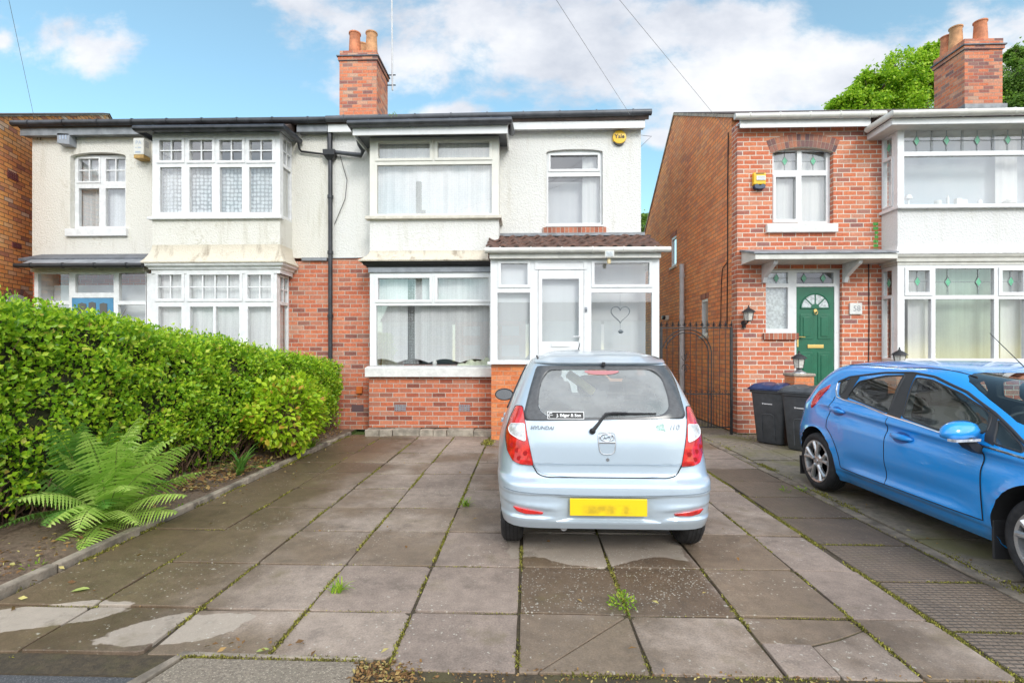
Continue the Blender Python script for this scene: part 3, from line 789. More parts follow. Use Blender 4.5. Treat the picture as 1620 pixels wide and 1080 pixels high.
side_win(LH, BX1-.0, -1, YB+.081, F-.002, zb_s, zb_t, (top[0][2]+bot[0][3])/2, M['timber'], (M['lace_net'], .10, dict(amp=.01)))
side_win(LH, BX0, 1, YB+.081, F-.002, zb_s, zb_t, (top[0][2]+bot[0][3])/2, M['timber'])
ltop = [pr(250, 287.4, 434.7, 472.5, YB), pr(300, 379, 434.7, 472.5, YB), pr(391.6, 429, 434.7, 472.5, YB)]
zz = 1.27
lb = []
for l, r in [(250, 286.8), (300, 336.8), (341, 378), (391.6, 428.3)]:
    p = pr(l, r, 485, 520, YB); lb.append((p[0], p[1], zz, p[3]))
sash = [((p[0]-.05, p[1]+.05, p[2]-.05, p[3]+.03), p) for p in ltop]
LX0 = at(232, 450, YB).x; LX1 = at(437.5, 450, YB).x
window(LH, (LX0, LX1, lz_b, lz_t), YB+.005, ltop+lb, M['timber'], .08, sashes=sash, bars={0: (2, 2), 1: (4, 2), 2: (2, 2)},
       curtain=(M['lace_fine'], .13, dict(amp=.022, waves=8)), sill=(M['timber'], (LX0-.05, LX1+.05, YB-.07, YB+.07, lz_b-.07, lz_b-.002)))
side_win(LH, LX1, -1, YB+.09, F+.01, lz_b, lz_t, (ltop[0][2]+lb[0][3])/2, M['timber'], (M['lace_net'], .10, dict(amp=.01)))
mb = MB(); mb.box(LX0, LX1, YB+.02, F+.011, 0, lz_b-.072); mb.build('bay_brickwork', M['brick_low'], LH)
# fascia, soffit, gutters
def eaves(h, xa, xb, mat_f, mat_g, zt, name='fascia', yo=.0):
    mb = MB(); mb.box(xa, xb, F-.16-yo, F-.135-yo, zt-.02, zt+.16); mb.box(xa, xb, F-.134-yo, F-.001, zt+.0, zt+.02)
    mb.build(name, mat_f, h, bevel=.003)
eaves(LH, XL-.08, BX0-.14, M['lead'], None, ZE-.05); eaves(LH, BX1+.16, XP-.001, M['lead'], None, ZE-.05)
gutter(LH, [(XL-.17, F-.22, ZE+.135), (XP-.002, F-.22, ZE+.12)], M['black_gutter'], .058, 9)
bt = zb_t; gz0 = at(340, 202.5, YB-.17).z
mb = MB(); mb.rings([ring_u(BX0, BX1, YB, F-.001, .02, bt+.005), ring_u(BX0, BX1, YB, F-.001, .05, bt+.03), ring_u(BX0, BX1, YB, F-.001, .10, bt+.032), ring_u(BX0, BX1, YB, F-.001, .10, gz0+.03)], close=False)
mb.build('bay_fascia', M['timber'], LH)
mb = MB(); mb.box(BX0-.09, BX1+.09, YB-.09, F-.02, gz0+.0, gz0+.03); mb.build('bay_flat_roof', M['lead'], LH)
mb = MB(); mb.prism([(YB-.09, gz0+.031), (F-.05, ZE+.16), (F-.05, gz0+.031)], 'x', BX0-.08, BX1+.08); mb.build('bay_roof', M['main_tile'], LH)
gutter(LH, [(BX0-.17, F-.1, gz0), (BX0-.17, YB-.17, gz0), (BX1+.17, YB-.17, gz0-.01), (BX1+.17, F-.06, gz0-.015)], M['black_gutter'], .058, 4, 'bay_gutter')
mb = MB(); xe = BX1+.17; hx = at(517, 243, F-.08)
mb.tube([(xe, F-.12, gz0-.05), (xe+.005, F-.08, gz0-.16), (xe+.03, F-.05, gz0-.2), (hx.x, F-.05, hx.z-.01)], .019, 8); mb.build('waste_pipe', M['black'], LH, smooth=True)
# rainwater hopper and downpipe at the party line
hp = at(522, 243, F-.09)
DP = MB(); DP.tube([(hp.x, F-.09, ZE+.05), (hp.x, F-.09, hp.z+.05)], .048, 10); DP.tube([(hp.x, F-.07, hp.z-.1), (hp.x, F-.07, .45), (hp.x, F-.07, .1)], .040, 10)
for z in (4.4, 3.35, 2.15): DP.lathe([(.04, z-.03), (.055, z-.03), (.055, z+.03), (.04, z+.03)], (hp.x, F-.07, 0), 'z', 12)
DP.build('downpipe', M['black_gutter'], LH, smooth=True)
HP = MB(); HP.rings([[(hp.x+sx_*w_, F-.07+sy2*w_*.8, z) for sx_, sy2 in ((-1, -1), (1, -1), (1, .55), (-1, .55))] for w_, z in ((.05, hp.z-.13), (.11, hp.z-.04), (.115, hp.z+.06))], cap0=True, cap1=True)
HP.build('hopper', M['black'], LH, bevel=.006)

M['curtain_pale0'] = simple('pale_inner_wall', (.72, .74, .76), .8, nscale=2, namt=.12)
# ------------------------------------------------------------------ left porch
LPx0, LPx1 = at(54, 450, 8.98).x, at(231, 450, 8.98).x; YP = 8.98
LP = thing('lean_to_porch', 'white glazed lean-to porch with slate canopy and blue door, behind the hedge', 'porch', (LPx0, YP, 0))
lp_t = at(140, 430, YP).z
def pl(l, r, t, b): return rc(l, r, t, b, YP)
pn = [pl(60, 109, 433, 476), pl(119, 179.5, 434, 463), pl(188, 230, 431.5, 476)]
lo1 = pl(60, 109, 482, 520); lo2 = pl(186.5, 229.5, 482, 520)
dr = pl(113.5, 179.5, 471, 520)
pn2 = [(lo1[0], lo1[1], 1.0, lo1[3]), (lo2[0], lo2[1], 1.0, lo2[3])]
fr = window(LP, (LPx0, LPx1-.004, .55, lp_t), YP, pn+pn2+[(dr[0], dr[1], .56, dr[3])], M['timber'], .07)
mbx = MB()
# glass for the door slot replaced: door leaf in front of it
dl = MB(); dl.box(dr[0]+.006, dr[1]-.006, YP-.004, YP+.028, .57, dr[3]-.006); door = dl.build('door', M['blue_door'], LP, bevel=.004)
dg = MB(); gz1 = at(147, 477, YP).z
for (l, r, dt) in ((124, 137, .03), (141, 152, 0), (158.5, 170, .03)):
    q = pl(l, r, 479, 520); zt = q[3]-dt*.6
    pts = [(q[0], 1.05), (q[1], 1.05), (q[1], zt), ((q[0]+q[1])/2, zt+.02), (q[0], zt)]
    dg.prism(pts, 'y', YP-.012, YP-.003)
dg.build('door_pane', simple('dark_door_glass', (.10, .095, .085), .1), door)
mb = MB()
ya = 8.62
mb.prism([(F-.001, at(140, 402, F).z), (F-.001, at(140, 402, F).z-.05), (8.95, at(140, 408, 8.95).z-.05), (8.95, at(140, 408, 8.95).z)], 'x', at(50, 404, 9.2).x, BX0-.14)
cn = mb.build('slate_course', M['slate'], LP)
mb = MB(); a = at(140, 407.5, 8.75).z; b = at(140, 418, 8.7).z
mb.prism([(8.949, a+.005), (8.74, b+.02), (8.70, b-.03), (8.74, b-.05), (8.949, a-.075)], 'x', at(32, 412, 8.75).x, at(220, 412, 8.75).x); mb.build('canopy', M['lead'], LP, bevel=.004)
gutter(LP, [(at(24, 420, 8.66).x, 8.655, at(24, 420, 8.66).z), (at(226, 420, 8.66).x, 8.655, at(226, 419.5, 8.66).z)], M['black'], .042, 4)
mb = MB(); mb.box(LPx0-.02, LPx1-.005, YP-.05, YP+.10, lp_t+.001, lp_t+.075); mb.build('head_board', M['stone'], LP)
mb = MB(); mb.box(LPx0, LPx0+.06, YP+.071, F+.011, .0, lp_t); mb.box(LPx0, LPx1-.004, YP+.001, YP+.06, 0, .545); mb.build('side_panel', M['timber'], LP)
mb = MB(); mb.box(LPx0+.07, LPx1-.05, F-.10, F-.08, .5, 2.75); mb.build('inner_wall', M['curtain_pale0'], LP)

# ================================================================== CENTRE HOUSE (white)
CH = thing('semi_detached_house', 'white roughcast semi-detached house with brick base and square bays, in the middle', 'house', (XR, F, 0))
CX0, CX1 = at(585, 300, YB).x, at(789, 300, YB).x
cz_t = at(690, 217, YB).z; cz_s = at(690, 342, YB).z
cl_t = at(690, 431, YB).z; cl_s = at(690, 579, YB).z
uw = pr(864.5, 953.5, 236, 357, F)
YPo = 8.35
PX0, PX1 = at(776, 450, YPo).x, at(1043, 450, YPo).x
mb = MB(); mb.holed(XP+.001, XR, ZB, ZE, F, F+.25, [(CX0+.12, CX1-.12, cz_s+.02, cz_t-.02), uw])
mb.build('wall', M['white_render'], CH)
mb = MB(); mb.holed(XP+.001, XR, 0, ZB-.015, F+.012, F+.25, [(CX0+.12, PX0-.03, cl_s+.02, cl_t-.02)])
mb.build('brick_wall', M['brick'], CH)
mb = MB(); mb.box(XP+.05, at(566, 405, F).x, F-.018, F+.2, ZB-.014, ZB-.001); mb.build('lead_strip', M['lead'], CH)
roofC = house_shell(CH, XP+.001, XR, M['white_render'], False, True)
mb = MB(); q = [(uw[0], uw[3]), (uw[1], uw[3])]; xm = (uw[0]+uw[1])/2; hw = (uw[1]-uw[0])/2
mb.prism(q+[(xm+hw*math.cos(i*math.pi/12), uw[3]-.055+.055*math.sin(i*math.pi/12)) for i in range(13)], 'y', F+.001, F+.06); mb.build('arch', M['white_render'], CH)
ufr = pr(865, 953.3, 239, 356.5, F+.06)
tp = pr(871, 945.5, 246, 267.6, F+.06); bp = pr(867.5, 949.5, 279.5, 353, F+.06)
window(CH, (uw[0]+.002, uw[1]-.002, uw[2]+.002, uw[3]-.001), F+.061, [tp, bp], M['upvc'], .07, sashes=[((tp[0]-.045, tp[1]+.045, tp[2]-.05, tp[3]+.045), tp)],
       curtain=(M['curtain_grey'], .3, dict(amp=.004, rects=[(bp[0]-.02, bp[1]-.2, uw[2]+.03, bp[3])])))
curtain_mesh(at(923, 300, F).x, uw[1]-.03, uw[2]+.03, uw[3]-.05, F+.19, .018, 12, seed=3).build('curtain', M['sheer'], CH, smooth='all')
s = pr(858.5, 959, 359.5, 370, F-.03); mb = MB(); mb.box(s[0], s[1], F-.035, F-.0005, s[2], s[3]); mb.build('brick_sill', M['soldier'], CH, bevel=.003)
mb = MB(); mb.box(uw[0]-.01, uw[1]+.02, F-.03, F+.06, uw[2]-.025, uw[2]-.001); mb.build('window_sill', M['upvc'], CH, bevel=.004)
zskC = at(680, 410.5, YB-.16).z
bay_apron(CH, CX0, CX1, cz_s, zskC, M['white_render'], .16, .16, M['skirt'])
mb = MB(); mb.rings([ring_u(CX0, CX1, YB, F-.001, .145, zskC-.012), ring_u(CX0, CX1, YB, F-.001, .10, zskC-.045), ring_u(CX0, CX1, YB, F-.001, .09, zskC-.075), ring_u(CX0, CX1, YB, F-.001, .05, zskC-.08), ring_u(CX0, CX1, YB, F-.001, .045, zskC-.11)], close=False); mb.build('bay_soffit', M['black'], CH)
mb = MB(); mb.box(CX0-.02, CX1+.02, YB-.035, F-.002, cl_t+.001, zskC-.08); mb.build('bay_head', M['grey_plastic'], CH, bevel=.005)
tops = [pr(598.5, 680, 225.5, 250.6, YB), pr(692.5, 774, 224, 249.5, YB)]; bots = [pr(596.5, 778, 260.5, 338, YB)]
window(CH, (CX0, CX1, cz_s, cz_t), YB, tops+bots, M['upvc_ivory'], .08, sashes=[((p[0]-.055, p[1]+.055, p[2]-.05, p[3]+.05), p) for p in tops],
       curtain=(M['lace_fine'], .13, dict(amp=.02, waves=7)), sill=(M['stone'], (CX0-.07, CX1+.05, YB-.075, YB+.07, cz_s-.06, cz_s-.002)))
mb = MB(); mb.box(CX1+.002, CX1+.05, YB+.075, F-.003, cz_s-.06, cz_s-.002); mb.build('sill_return', M['stone'], CH, bevel=.006)
for xa in (CX1-.06, CX0):
    mb = MB(); mb.box(xa, xa+.06, YB+.082, F-.001, cz_s, cz_t); mb.build('bay_cheek', M['upvc_ivory'], CH)
tops = [pr(598, 679.5, 440, 474, YB), pr(692.3, 773, 438.5, 473, YB)]; bots = [pr(595.3, 774.5, 483.3, 578, YB)]
ls = at(690, 578, YB).z
DX0, DX1 = at(585, 500, YB).x, PX0+.03
LWC = window(CH, (DX0, DX1, ls-.01, cl_t), YB, [tops[0], (tops[1][0], tops[1][1], *tops[0][2:])]+[(bots[0][0], bots[0][1], ls, bots[0][3])], M['upvc'], .08,
       sashes=[((p[0]-.055, p[1]+.05, p[2]-.05, p[3]+.05), p) for p in (tops[0], (tops[1][0], tops[1][1], *tops[0][2:]))],
       curtain=(M['lace_fine'], .16, dict(amp=.022, waves=7, scallop=.07, rects=[(DX0+.03, at(645, 500, 9.1).x, ls+.045, cl_t-.03), (at(656, 500, 9.1).x, DX1-.03, ls+.045, cl_t-.03)])))
mb = MB(); mb.prism([(YB-.12, ls-.20), (YB-.12, ls-.04), (YB+.05, ls-.012), (YB+.05, ls-.20)], 'x', at(577.5, 590, YB-.1).x, PX0-.002); mb.build('stone_sill', M['stone_white'], CH, bevel=.006)
mb = MB(); mb.box(at(584, 640, 8.9).x, PX0-.002, 8.90, F+.01, .12, ls-.201); mb.build('bay_brickwork', M['brick_low'], CH)
mb = MB(); mb.box(DX0, DX0+.06, YB+.082, F+.01, ls, cl_t); mb.build('bay_cheek', M['upvc'], CH)
for (l, r) in ((560+435/6.75, 560+555/6.75), (560+1120/6.75, 560+1240/6.75)):
    q = pr(l, r, 640, 650, 8.9); mb = MB(); mb.holed(q[0], q[1], q[2], q[3], 8.89, 8.8995, [(q[0]+(q[1]-q[0])*(i+.25)/6, q[0]+(q[1]-q[0])*(i+.75)/6, q[2]+(q[3]-q[2])*(j+.2)/3, q[2]+(q[3]-q[2])*(j+.8)/3) for i in range(6) for j in range(3)]); mb.build('air_brick', M['grey_plastic'], CH)
curtain_mesh(at(638, 500, 9.14).x, at(663, 500, 9.14).x, ls+.02, cl_t-.03, 9.13, .012, 8, seed=6).build('curtain', M['lace_dark'], CH, smooth='all')
curtain_mesh(at(604, 500, 9.3).x, at(640, 500, 9.3).x, ls-.1, cl_t, 9.29, .03, 9, seed=8).build('curtain', M['sheer'], CH, smooth='all')
# plinth: broken concrete lip along the base of the bay
mb = MB(); x = at(578, 685, 8.72).x; xe = PX0-.01; rr = random.Random(4)
while x < xe:
    w = rr.uniform(.18, .5); mb.box(x, min(x+w-.008, xe), 8.70+rr.uniform(-.025, .02), 8.899, -.04, .115+rr.uniform(-.012, .004)); x += w
mb.build('plinth', M['concrete'], CH, bevel=.012)
# eaves
fz = ZE-.05
for xa, xb in ((XP+.01, CX0-.18), (CX1+.2, XR+.04)):
    mb = MB(); mb.box(xa, xb, F-.16, F-.135, fz-.03, fz+.16); mb.box(xa, xb, F-.134, F-.001, fz+.0, fz+.02); mb.build('fascia', M['upvc'], CH, bevel=.003)
gutter(CH, [(XP+.004, F-.22, ZE+.135), (XR+.14, F-.22, ZE+.175)], M['grey_gutter'], .058, 9)
ct = cz_t; o = .22; f0 = at(690, 212.5, YB-.27).z; f1 = at(690, 197, YB-.27).z; gc = at(690, 193.5, YB-.325).z
mb = MB(); mb.box(CX0-o, CX1+o-.05, YB-.27, YB-.245, f0, f1); mb.box(CX1+o-.075, CX1+o-.05, YB-.2445, F-.002, f0, f1); mb.box(CX0-o, CX0-o+.025, YB-.2445, F-.002, f0, f1); mb.build('bay_fascia', M['upvc'], CH, bevel=.003)
mb = MB(); mb.box(CX0-o+.026, CX1+o-.076, YB-.243, F-.002, max(ct+.002, f0+.02), max(ct+.002, f0+.02)+.03); mb.build('bay_soffit', M['grey_gutter'], CH)
mb = MB(); mb.prism([(YB-.25, f1+.001), (F-.02, ZE+.17), (F-.02, f1+.001)], 'x', CX0-o+.01, CX1+o-.06); mb.build('bay_roof', M['main_tile'], CH)
gutter(CH, [(CX0-.265, F-.32, gc-.02), (CX0-.265, YB-.325, gc-.01), (CX1+.235, YB-.325, gc+.01), (CX1+.235, F-.30, gc+.01)], M['grey_gutter'], .056, 4, 'bay_gutter')
a = at(529, 240, F-.09); mb = MB(); xg = CX0-.265
mb.tube([(xg, F-.34, gc-.06), (xg-.02, F-.2, ct+.0), (xg+.02, F-.10, ct-.08), (xg-.02, F-.09, ct-.16), (a.x, F-.09, a.z-.01)], .036, 10); mb.build('branch_pipe', M['grey_gutter'], CH, smooth=True)
# chimney
YC = 11.9
c0, c1 = at(537, 120, YC).x, at(596, 120, YC).x; czt = at(565, 80, YC).z
yc1 = YC*(834-596)/(834-613.5)
mb = MB(); mb.box(c0, c1, YC, yc1, 6.6, czt-.24)
b1 = czt-.245
mb.box(c0-.03, c1+.03, YC-.03, yc1+.03, czt-.239, czt-.16)
mb.box(c0+.005, c1-.005, YC+.005, yc1-.005, czt-.131, czt)
chim = mb.build('chimney', M['brick_chim'], CH)
mb = MB(); mb.box(c0-.055, c1+.055, YC-.055, yc1+.055, czt-.159, czt-.132); mb.box(c0-.02, c1+.02, YC-.02, yc1+.02, czt-.252, czt-.2395); mb.build('oversail_course', M['slate'], chim)
pot_prof = [(.150, 0), (.145, .05), (.135, .3), (.125, .50), (.135, .525), (.145, .53), (.145, .56), (.115, .56), (.11, .3)]
def pot(x, y, z, mat, par, h=1.0):
    mb = MB(); mb.lathe([(r, z+q*h) for r, q in pot_prof], (x, y, 0), 'z', 24, cap=False); return mb.build('chimney_pot', mat, par, smooth=True)
pot(at(561, 70, YC+.22).x, YC+.24, czt, M['terracotta'], chim); pot(at(587.5, 70, YC+.22).x, YC+.24, czt, M['terracotta_pale'], chim); pot(at(574, 70, YC+.7).x, YC+.70, czt, M['terracotta_pale'], chim)
mb = MB(); mb.box(c0-.06, c1+.06, YC-.06, yc1+.04, 6.9, at(565, 186, YC).z+.03); mb.build('lead_flashing', M['lead'], chim)

M['porch_lightener'] = lace_mat('porch_lightener', 60, .96, 1.0, (.93, .94, .95), 'net')  # pale sheet material, added to lighten the porch panes
# ------------------------------------------------------------------ centre porch
PO = thing('porch', 'white upvc porch with brown tiled roof and orange brick base, behind the silver car', 'porch', (PX0, YPo, 0))
zpt = at(900, 410, YPo).z; zps = at(900, 572, YPo).z
def pp(l, r, t, b): return rc(l, r, t, b, YPo)
panes = [pp(792.7, 834.4, 416.7, 450.4), pp(787, 838.4, 463, 569.5), pp(940.5, 1027, 416, 450), pp(935.5, 1031.5, 463, 569.5)]
dd = pp(851, 924, 427, 560); zth = .52
fr = window(PO, (PX0, PX1, zps, zpt), YPo, panes+[(dd[0], dd[1], zps-.01, dd[3])], M['upvc'], .07, glass=M['glass_porch'], glaze=4,
       sashes=[((panes[0][0]-.05, panes[0][1]+.05, panes[0][2]-.05, panes[0][3]+.045), panes[0]), ((panes[2][0]-.05, panes[2][1]+.05, panes[2][2]-.05, panes[2][3]+.045), panes[2])])
dp = pp(857.8, 915.6, 441.5, 540)
mb = MB(); mb.holed(dd[0]+.006, dd[1]-.006, zth, dd[3]-.006, YPo-.012, YPo+.045, [dp]); pdoor = mb.build('door', M['upvc'], PO, bevel=.005)
mb = MB(); mb.holed(dd[0]-.05, dd[1]+.05, dd[3]-.07+.075, zpt-.012, YPo-.012, YPo-.001, [pp(852, 923, 415, 424.5)]); mb.build('top_panel', M['upvc'], PO, bevel=.003)
mb = MB(); mb.add([(dp[0]-.004, YPo+.012, dp[2]-.004), (dp[1]+.004, YPo+.012, dp[2]-.004), (dp[1]+.004, YPo+.012, dp[3]+.004), (dp[0]-.004, YPo+.012, dp[3]+.004)], [(0, 1, 2, 3)]); mb.build('door_pane', M['glass_porch'], pdoor)
q = pp(872, 900, 542.5, 548.5); mb = MB(); mb.box(q[0], q[1], YPo-.024, YPo-.012, q[2], q[3]); mb.build('letter_plate', M['upvc'], pdoor, bevel=.004)
q = at(917, 536, YPo); mb = MB(); mb.box(q.x-.014, q.x+.014, YPo-.022, YPo-.012, q.z-.11, q.z+.11); mb.tube([(q.x, YPo-.02, q.z+.04), (q.x, YPo-.055, q.z+.04), (q.x-.12, YPo-.06, q.z+.035)], .009, 8); mb.build('door_handle', M['upvc'], pdoor, bevel=.002)
q = at(927, 489.5, YPo); mb = MB(); mb.box(q.x-.018, q.x+.018, YPo-.022, YPo-.001, q.z-.04, q.z+.04); db = mb.build('doorbell', M['grey_plastic'], PO, bevel=.005)
mb = MB(); mb.lathe([(.011, 0), (.011, .004)], (q.x, YPo-.026, q.z-.012), 'y', 14); mb.build('bell_button', M['black'], db)
# brick base and sill, leaving the doorway
ps = zps
for xa, xb, yb_ in ((PX0+.012, dd[0]-.06, 8.9), (dd[1]+.06, PX1-.012, F)):
    mb = MB(); mb.box(xa, xb, YPo+.012, YPo+.11, -.03, ps-.045)
    if xa < dd[0]: mb.box(xa, xa+.098, YPo+.1095, yb_, -.03, ps-.045)
    else: mb.box(xb-.098, xb, YPo+.1095, yb_, -.03, ps-.045)
    mb.build('brick_base', M['brick_new'], PO)
for xa, xb in ((PX0-.05, dd[0]-.05), (dd[1]+.05, PX1+.04)):
    mb = MB(); mb.box(xa, xb, YPo-.07, YPo+.10, ps-.044, ps-.001); mb.build('sill', M['upvc'], PO, bevel=.006)
for xa, xb in ((dd[0]-.06, dd[0]-.001), (dd[1]+.001, dd[1]+.06)):
    mb = MB(); mb.box(xa, xb, YPo+.001, YPo+.07, zth-.03, ps-.0455); mb.build('door_frame', M['upvc'], PO)
mb = MB(); mb.box(dd[0]-.1, dd[1]+.1, YPo-.35, YPo, -.02, .17); mb.box(dd[0]-.06, dd[1]+.06, YPo+.001, YPo+.3, -.02, zth-.032); mb.build('door_step', M['concrete'], PO, bevel=.01)
# side frames and roof
mb = MB(); mb.box(PX0, PX0+.06, YPo+.071, 8.8, ps, zpt); mb.holed(-F, -YPo-.071, ps, zpt, PX1-.06, PX1, [(-F+.08, -YPo-.16, ps+.08, zpt-.08)], 'x'); mb.build('side_frame', M['upvc'], PO)
mb = MB(); mb.box(PX0+.13, PX1-.13, F-.03, F-.004, zth, zpt-.02); mb.box(PX0+.07, PX1-.07, YPo+.08, F-.04, zpt-.02, zpt+.02); mb.box(PX0+.12, PX1-.12, YPo+.31, F-.04, zth-.05, zth-.001); mb.build('inner_wall', M['upvc_dirty'], PO)
# inner door seen through the glass
q = rc(938, 1005, 455, 575, F-.05); mb = MB(); mb.holed(q[0], q[1], zth, q[3], F-.06, F-.031, [(q[0]+.1, q[1]-.1, 1.5, q[3]-.15)]); mb.build('inner_door', M['upvc'], PO, bevel=.004)
curtain_mesh(panes[1][0]-.03, dd[1]-.02, ps+.01, zpt-.05, YPo+.12, .003, 5).build('lightening_sheet', M['porch_lightener'], PO, smooth='all')  # pale sheet added behind the left panes and door so they look lighter
curtain_mesh(panes[2][0]-.02, panes[2][1]+.03, ps+.01, panes[2][3]+.03, YPo+.40, .004, 5, seed=2).build('lightening_sheet', M['porch_lightener'], PO, smooth='all')  # second added sheet, lightens the right-hand panes
gut = at(910, 395.5, YPo-.16)
mb = MB(); mb.box(PX0-.01, PX1+.005, YPo-.10, YPo-.075, zpt+.001, at(900, 392, YPo-.1).z); mb.box(PX0-.01, PX1+.005, YPo-.074, YPo+.05, zpt+.001, zpt+.015); mb.build('fascia', M['upvc_dirty'], PO, bevel=.003)
gutter(PO, [(at(767, 395.5, YPo-.15).x, YPo-.15, at(767, 396, YPo-.15).z), (at(1061, 395.5, YPo-.15).x, YPo-.15, at(1061, 394.5, YPo-.15).z)], M['upvc_dirty'], .047, 6)
# tiles: four overlapping courses of wavy interlocking tiles
ra = at(910, 391.5, YPo-.12); rb = at(910, 373.5, F-.02)
mb = MB(); X0t, X1t = at(769, 391, YPo-.1).x, at(1050, 391, YPo-.1).x; X1b = at(1029, 373, F).x
nc = 4; pit = .23; npt = int((X1t-X0t)/pit*10)
for c in range(nc):
    t0, t1 = c/nc, (c+1)/nc+.06
    y0 = ra.y+(rb.y-ra.y)*t0; y1 = ra.y+(rb.y-ra.y)*min(t1, 1); z0 = ra.z+(rb.z-ra.z)*t0; z1 = ra.z+(rb.z-ra.z)*min(t1, 1)
    jit = random.Random(c)
    js = [jit.uniform(-.006, .006) for _ in range(200)]
    def P(i, j):
        x = X0t+(X1t-X0t)*i/npt; ph = ((x+c*.03)/pit) % 1.0
        h = .028*math.sin(ph*math.pi*2)*(1 if ph < .5 else .55)+js[int((x-X0t)/pit)]*1.2
        tt = j/2
        lift = .036*(1-max(0, tt-.0)) if j > 0 else .036
        if j == 0: return (x, y0, z0+h-.004+.008)
        if j == 1: return (x, y0+.004, z0+h+.036)
        return (x, y1, z1+h*.9+.006)
    mb.grid(P, npt, 2)
mb.build('tiled_roof', M['tile'], PO, smooth=True)
mb = MB(); mb.prism([(ra.y+.07, ra.z-.01), (F-.002, rb.z-.02), (F-.002, zpt+.021), (ra.y+.07, zpt+.021)], 'x', X0t+.03, X1t-.03); mb.build('roof_deck', M['tile'], PO)
mb = MB(); mb.box(X0t+.02, X1t-.05, F-.06, F-.003, rb.z+.0, rb.z+.055); mb.build('lead_flashing', M['lead'], PO)
M['curtain_pale'] = lace_mat('pale_grey_blind', 60, .97, 1.0, (.60, .65, .69), 'net')
# ================================================================== RIGHT HOUSE (number 58)
RX0 = 3.81; RX1 = 10.2
ZER = at(1270, 200, FR).z; 
RH = thing('brick_house', 'red brick house with green front door and white bay, on the right', 'house', (RX0, FR, 0))
def pq(l, r, t, b, Y=FR): return rc(l, r, t, b, Y)
uo = pq(1222, 1318.5, 233, 354)
bx0 = at(1420, 300, 8.79).x; YQ = 8.79
bz_t = at(1500, 203, YQ).z; bz_s = at(1500, 326, YQ).z
blz_t = at(1500, 419, YQ).z; blz_s = at(1500, 569, YQ).z
dO = pq(1211.5, 1332, 426, 600); dO = (dO[0], dO[1], .55, dO[3])
slz = at(1230, 527, FR).z
mb = MB(); mb.holed(RX0, RX1, 0, ZER+.1, FR, FR+.25, [uo, (bx0+.12, RX1-.3, bz_s+.02, bz_t-.02), (bx0+.12, RX1-.3, blz_s+.02, blz_t-.02), (at(1257, 500, FR).x, dO[1], .55, dO[3]), (dO[0], at(1257, 500, FR).x, slz+.0, dO[3])])
mb.build('wall', M['brick_right'], RH)
# side wall with two small windows, then the gable over it
ywu = (atx(1070, 400, RX0).y, atx(1061.5, 400, RX0).y); ywl = (atx(1120, 500, RX0).y, atx(1109, 500, RX0).y)
zu = (atx(1066, 421, RX0).z, atx(1066, 374, RX0).z); zl = (atx(1114, 531, RX0).z, atx(1114, 473, RX0).z)
YE = 17.5
mb = MB(); mb.holed(-YE, -(FR+.251), 0, 4.6, RX0, RX0+.24, [(-ywu[1], -ywu[0], zu[0], zu[1]), (-ywl[1], -ywl[0], zl[0], zl[1])], 'x')
rid = atx(1067, 179, RX0); bk = atx(1020, 368, RX0)
sl = (bk.z-rid.z)/(bk.y-rid.y)
zYE = rid.z+sl*(YE-rid.y)
ze0 = ZER+.1
E0 = 5.79; fr0 = (rid.z-E0)/(rid.y-FR)
mb.prism([(FR+.251, 4.601), (FR+.251, E0+fr0*.251-.06), (rid.y, rid.z-.06), (YE, zYE-.06), (YE, 4.601)] if zYE > 4.61 else [(FR+.251, 4.601), (FR+.251, E0+fr0*.251-.06), (rid.y, rid.z), (rid.y+(4.62-rid.z)/sl, 4.62)], 'x', RX0, RX0+.24)
mb.build('side_wall', M['brick_side'], RH)
for (y, z) in ((ywu, zu), (ywl, zl)):
    window(RH, (-y[1], -y[0], z[0], z[1]), RX0+.015, [(-y[1]+.05, -y[0]-.05, z[0]+.06, z[1]-.06)], M['upvc'], .06, axis='x', s=1, name='side_window', glass=M['glass'], curtain=(M['curtain_grey'], .05, dict(amp=.003)))
    mb = MB(); mb.box(RX0-.04, RX0+.1, y[0]-.04, y[1]+.04, z[0]-.06, z[0]-.001); mb.build('stone_sill', M['stone'], RH, bevel=.005)
    mb = MB(); mb.box(RX0-.002, RX0+.05, y[0]-.06, y[1]+.06, z[1]+.001, z[1]+.11); mb.build('brick_lintel', M['soldier'], RH)
mb = MB(); mb.box(RX1-.25, RX1, FR+.251, YE, 0, 4.6); mb.box(RX0+.241, RX1-.251, YE-.25, YE, 0, 4.6); mb.build('rear_wall', M['brick_side'], RH)
mb = MB()
for z in (.3, 3.1, 5.75): mb.box(RX0+.25, RX1-.26, FR+.26, 13, z, z+.15)
mb.box(RX0+.25, RX1-.26, 13.001, 13.1, .3, 5.8); mb.box(6.0, 6.08, FR+.27, 12.99, .451, 3.099); mb.box(6.0, 6.08, FR+.27, 12.99, 3.251, 5.749); mb.build('room', M['room'], RH)
mb = MB()
mb.prism([(FR-.15, 5.735), (rid.y, rid.z+.02), (YE+.2, rid.z+.02+sl*(YE+.2-rid.y)), (YE+.2, rid.z-.05+sl*(YE+.2-rid.y)), (rid.y, rid.z-.05), (FR-.15, 5.66)], 'x', RX0-.02, 16)
mb.build('roof', M['main_tile'], RH)
mb = MB(); mb.prism([(FR+.02, E0), (rid.y, rid.z+.005), (rid.y, rid.z-.06), (FR+.02, E0-.06)], 'x', RX0-.03, RX0-.002); mb.prism([(rid.y, rid.z+.005), (YE, rid.z+.005+sl*(YE-rid.y)), (YE, rid.z-.06+sl*(YE-rid.y)), (rid.y, rid.z-.06)], 'x', RX0-.03, RX0-.002); mb.build('verge', M['concrete'], RH)
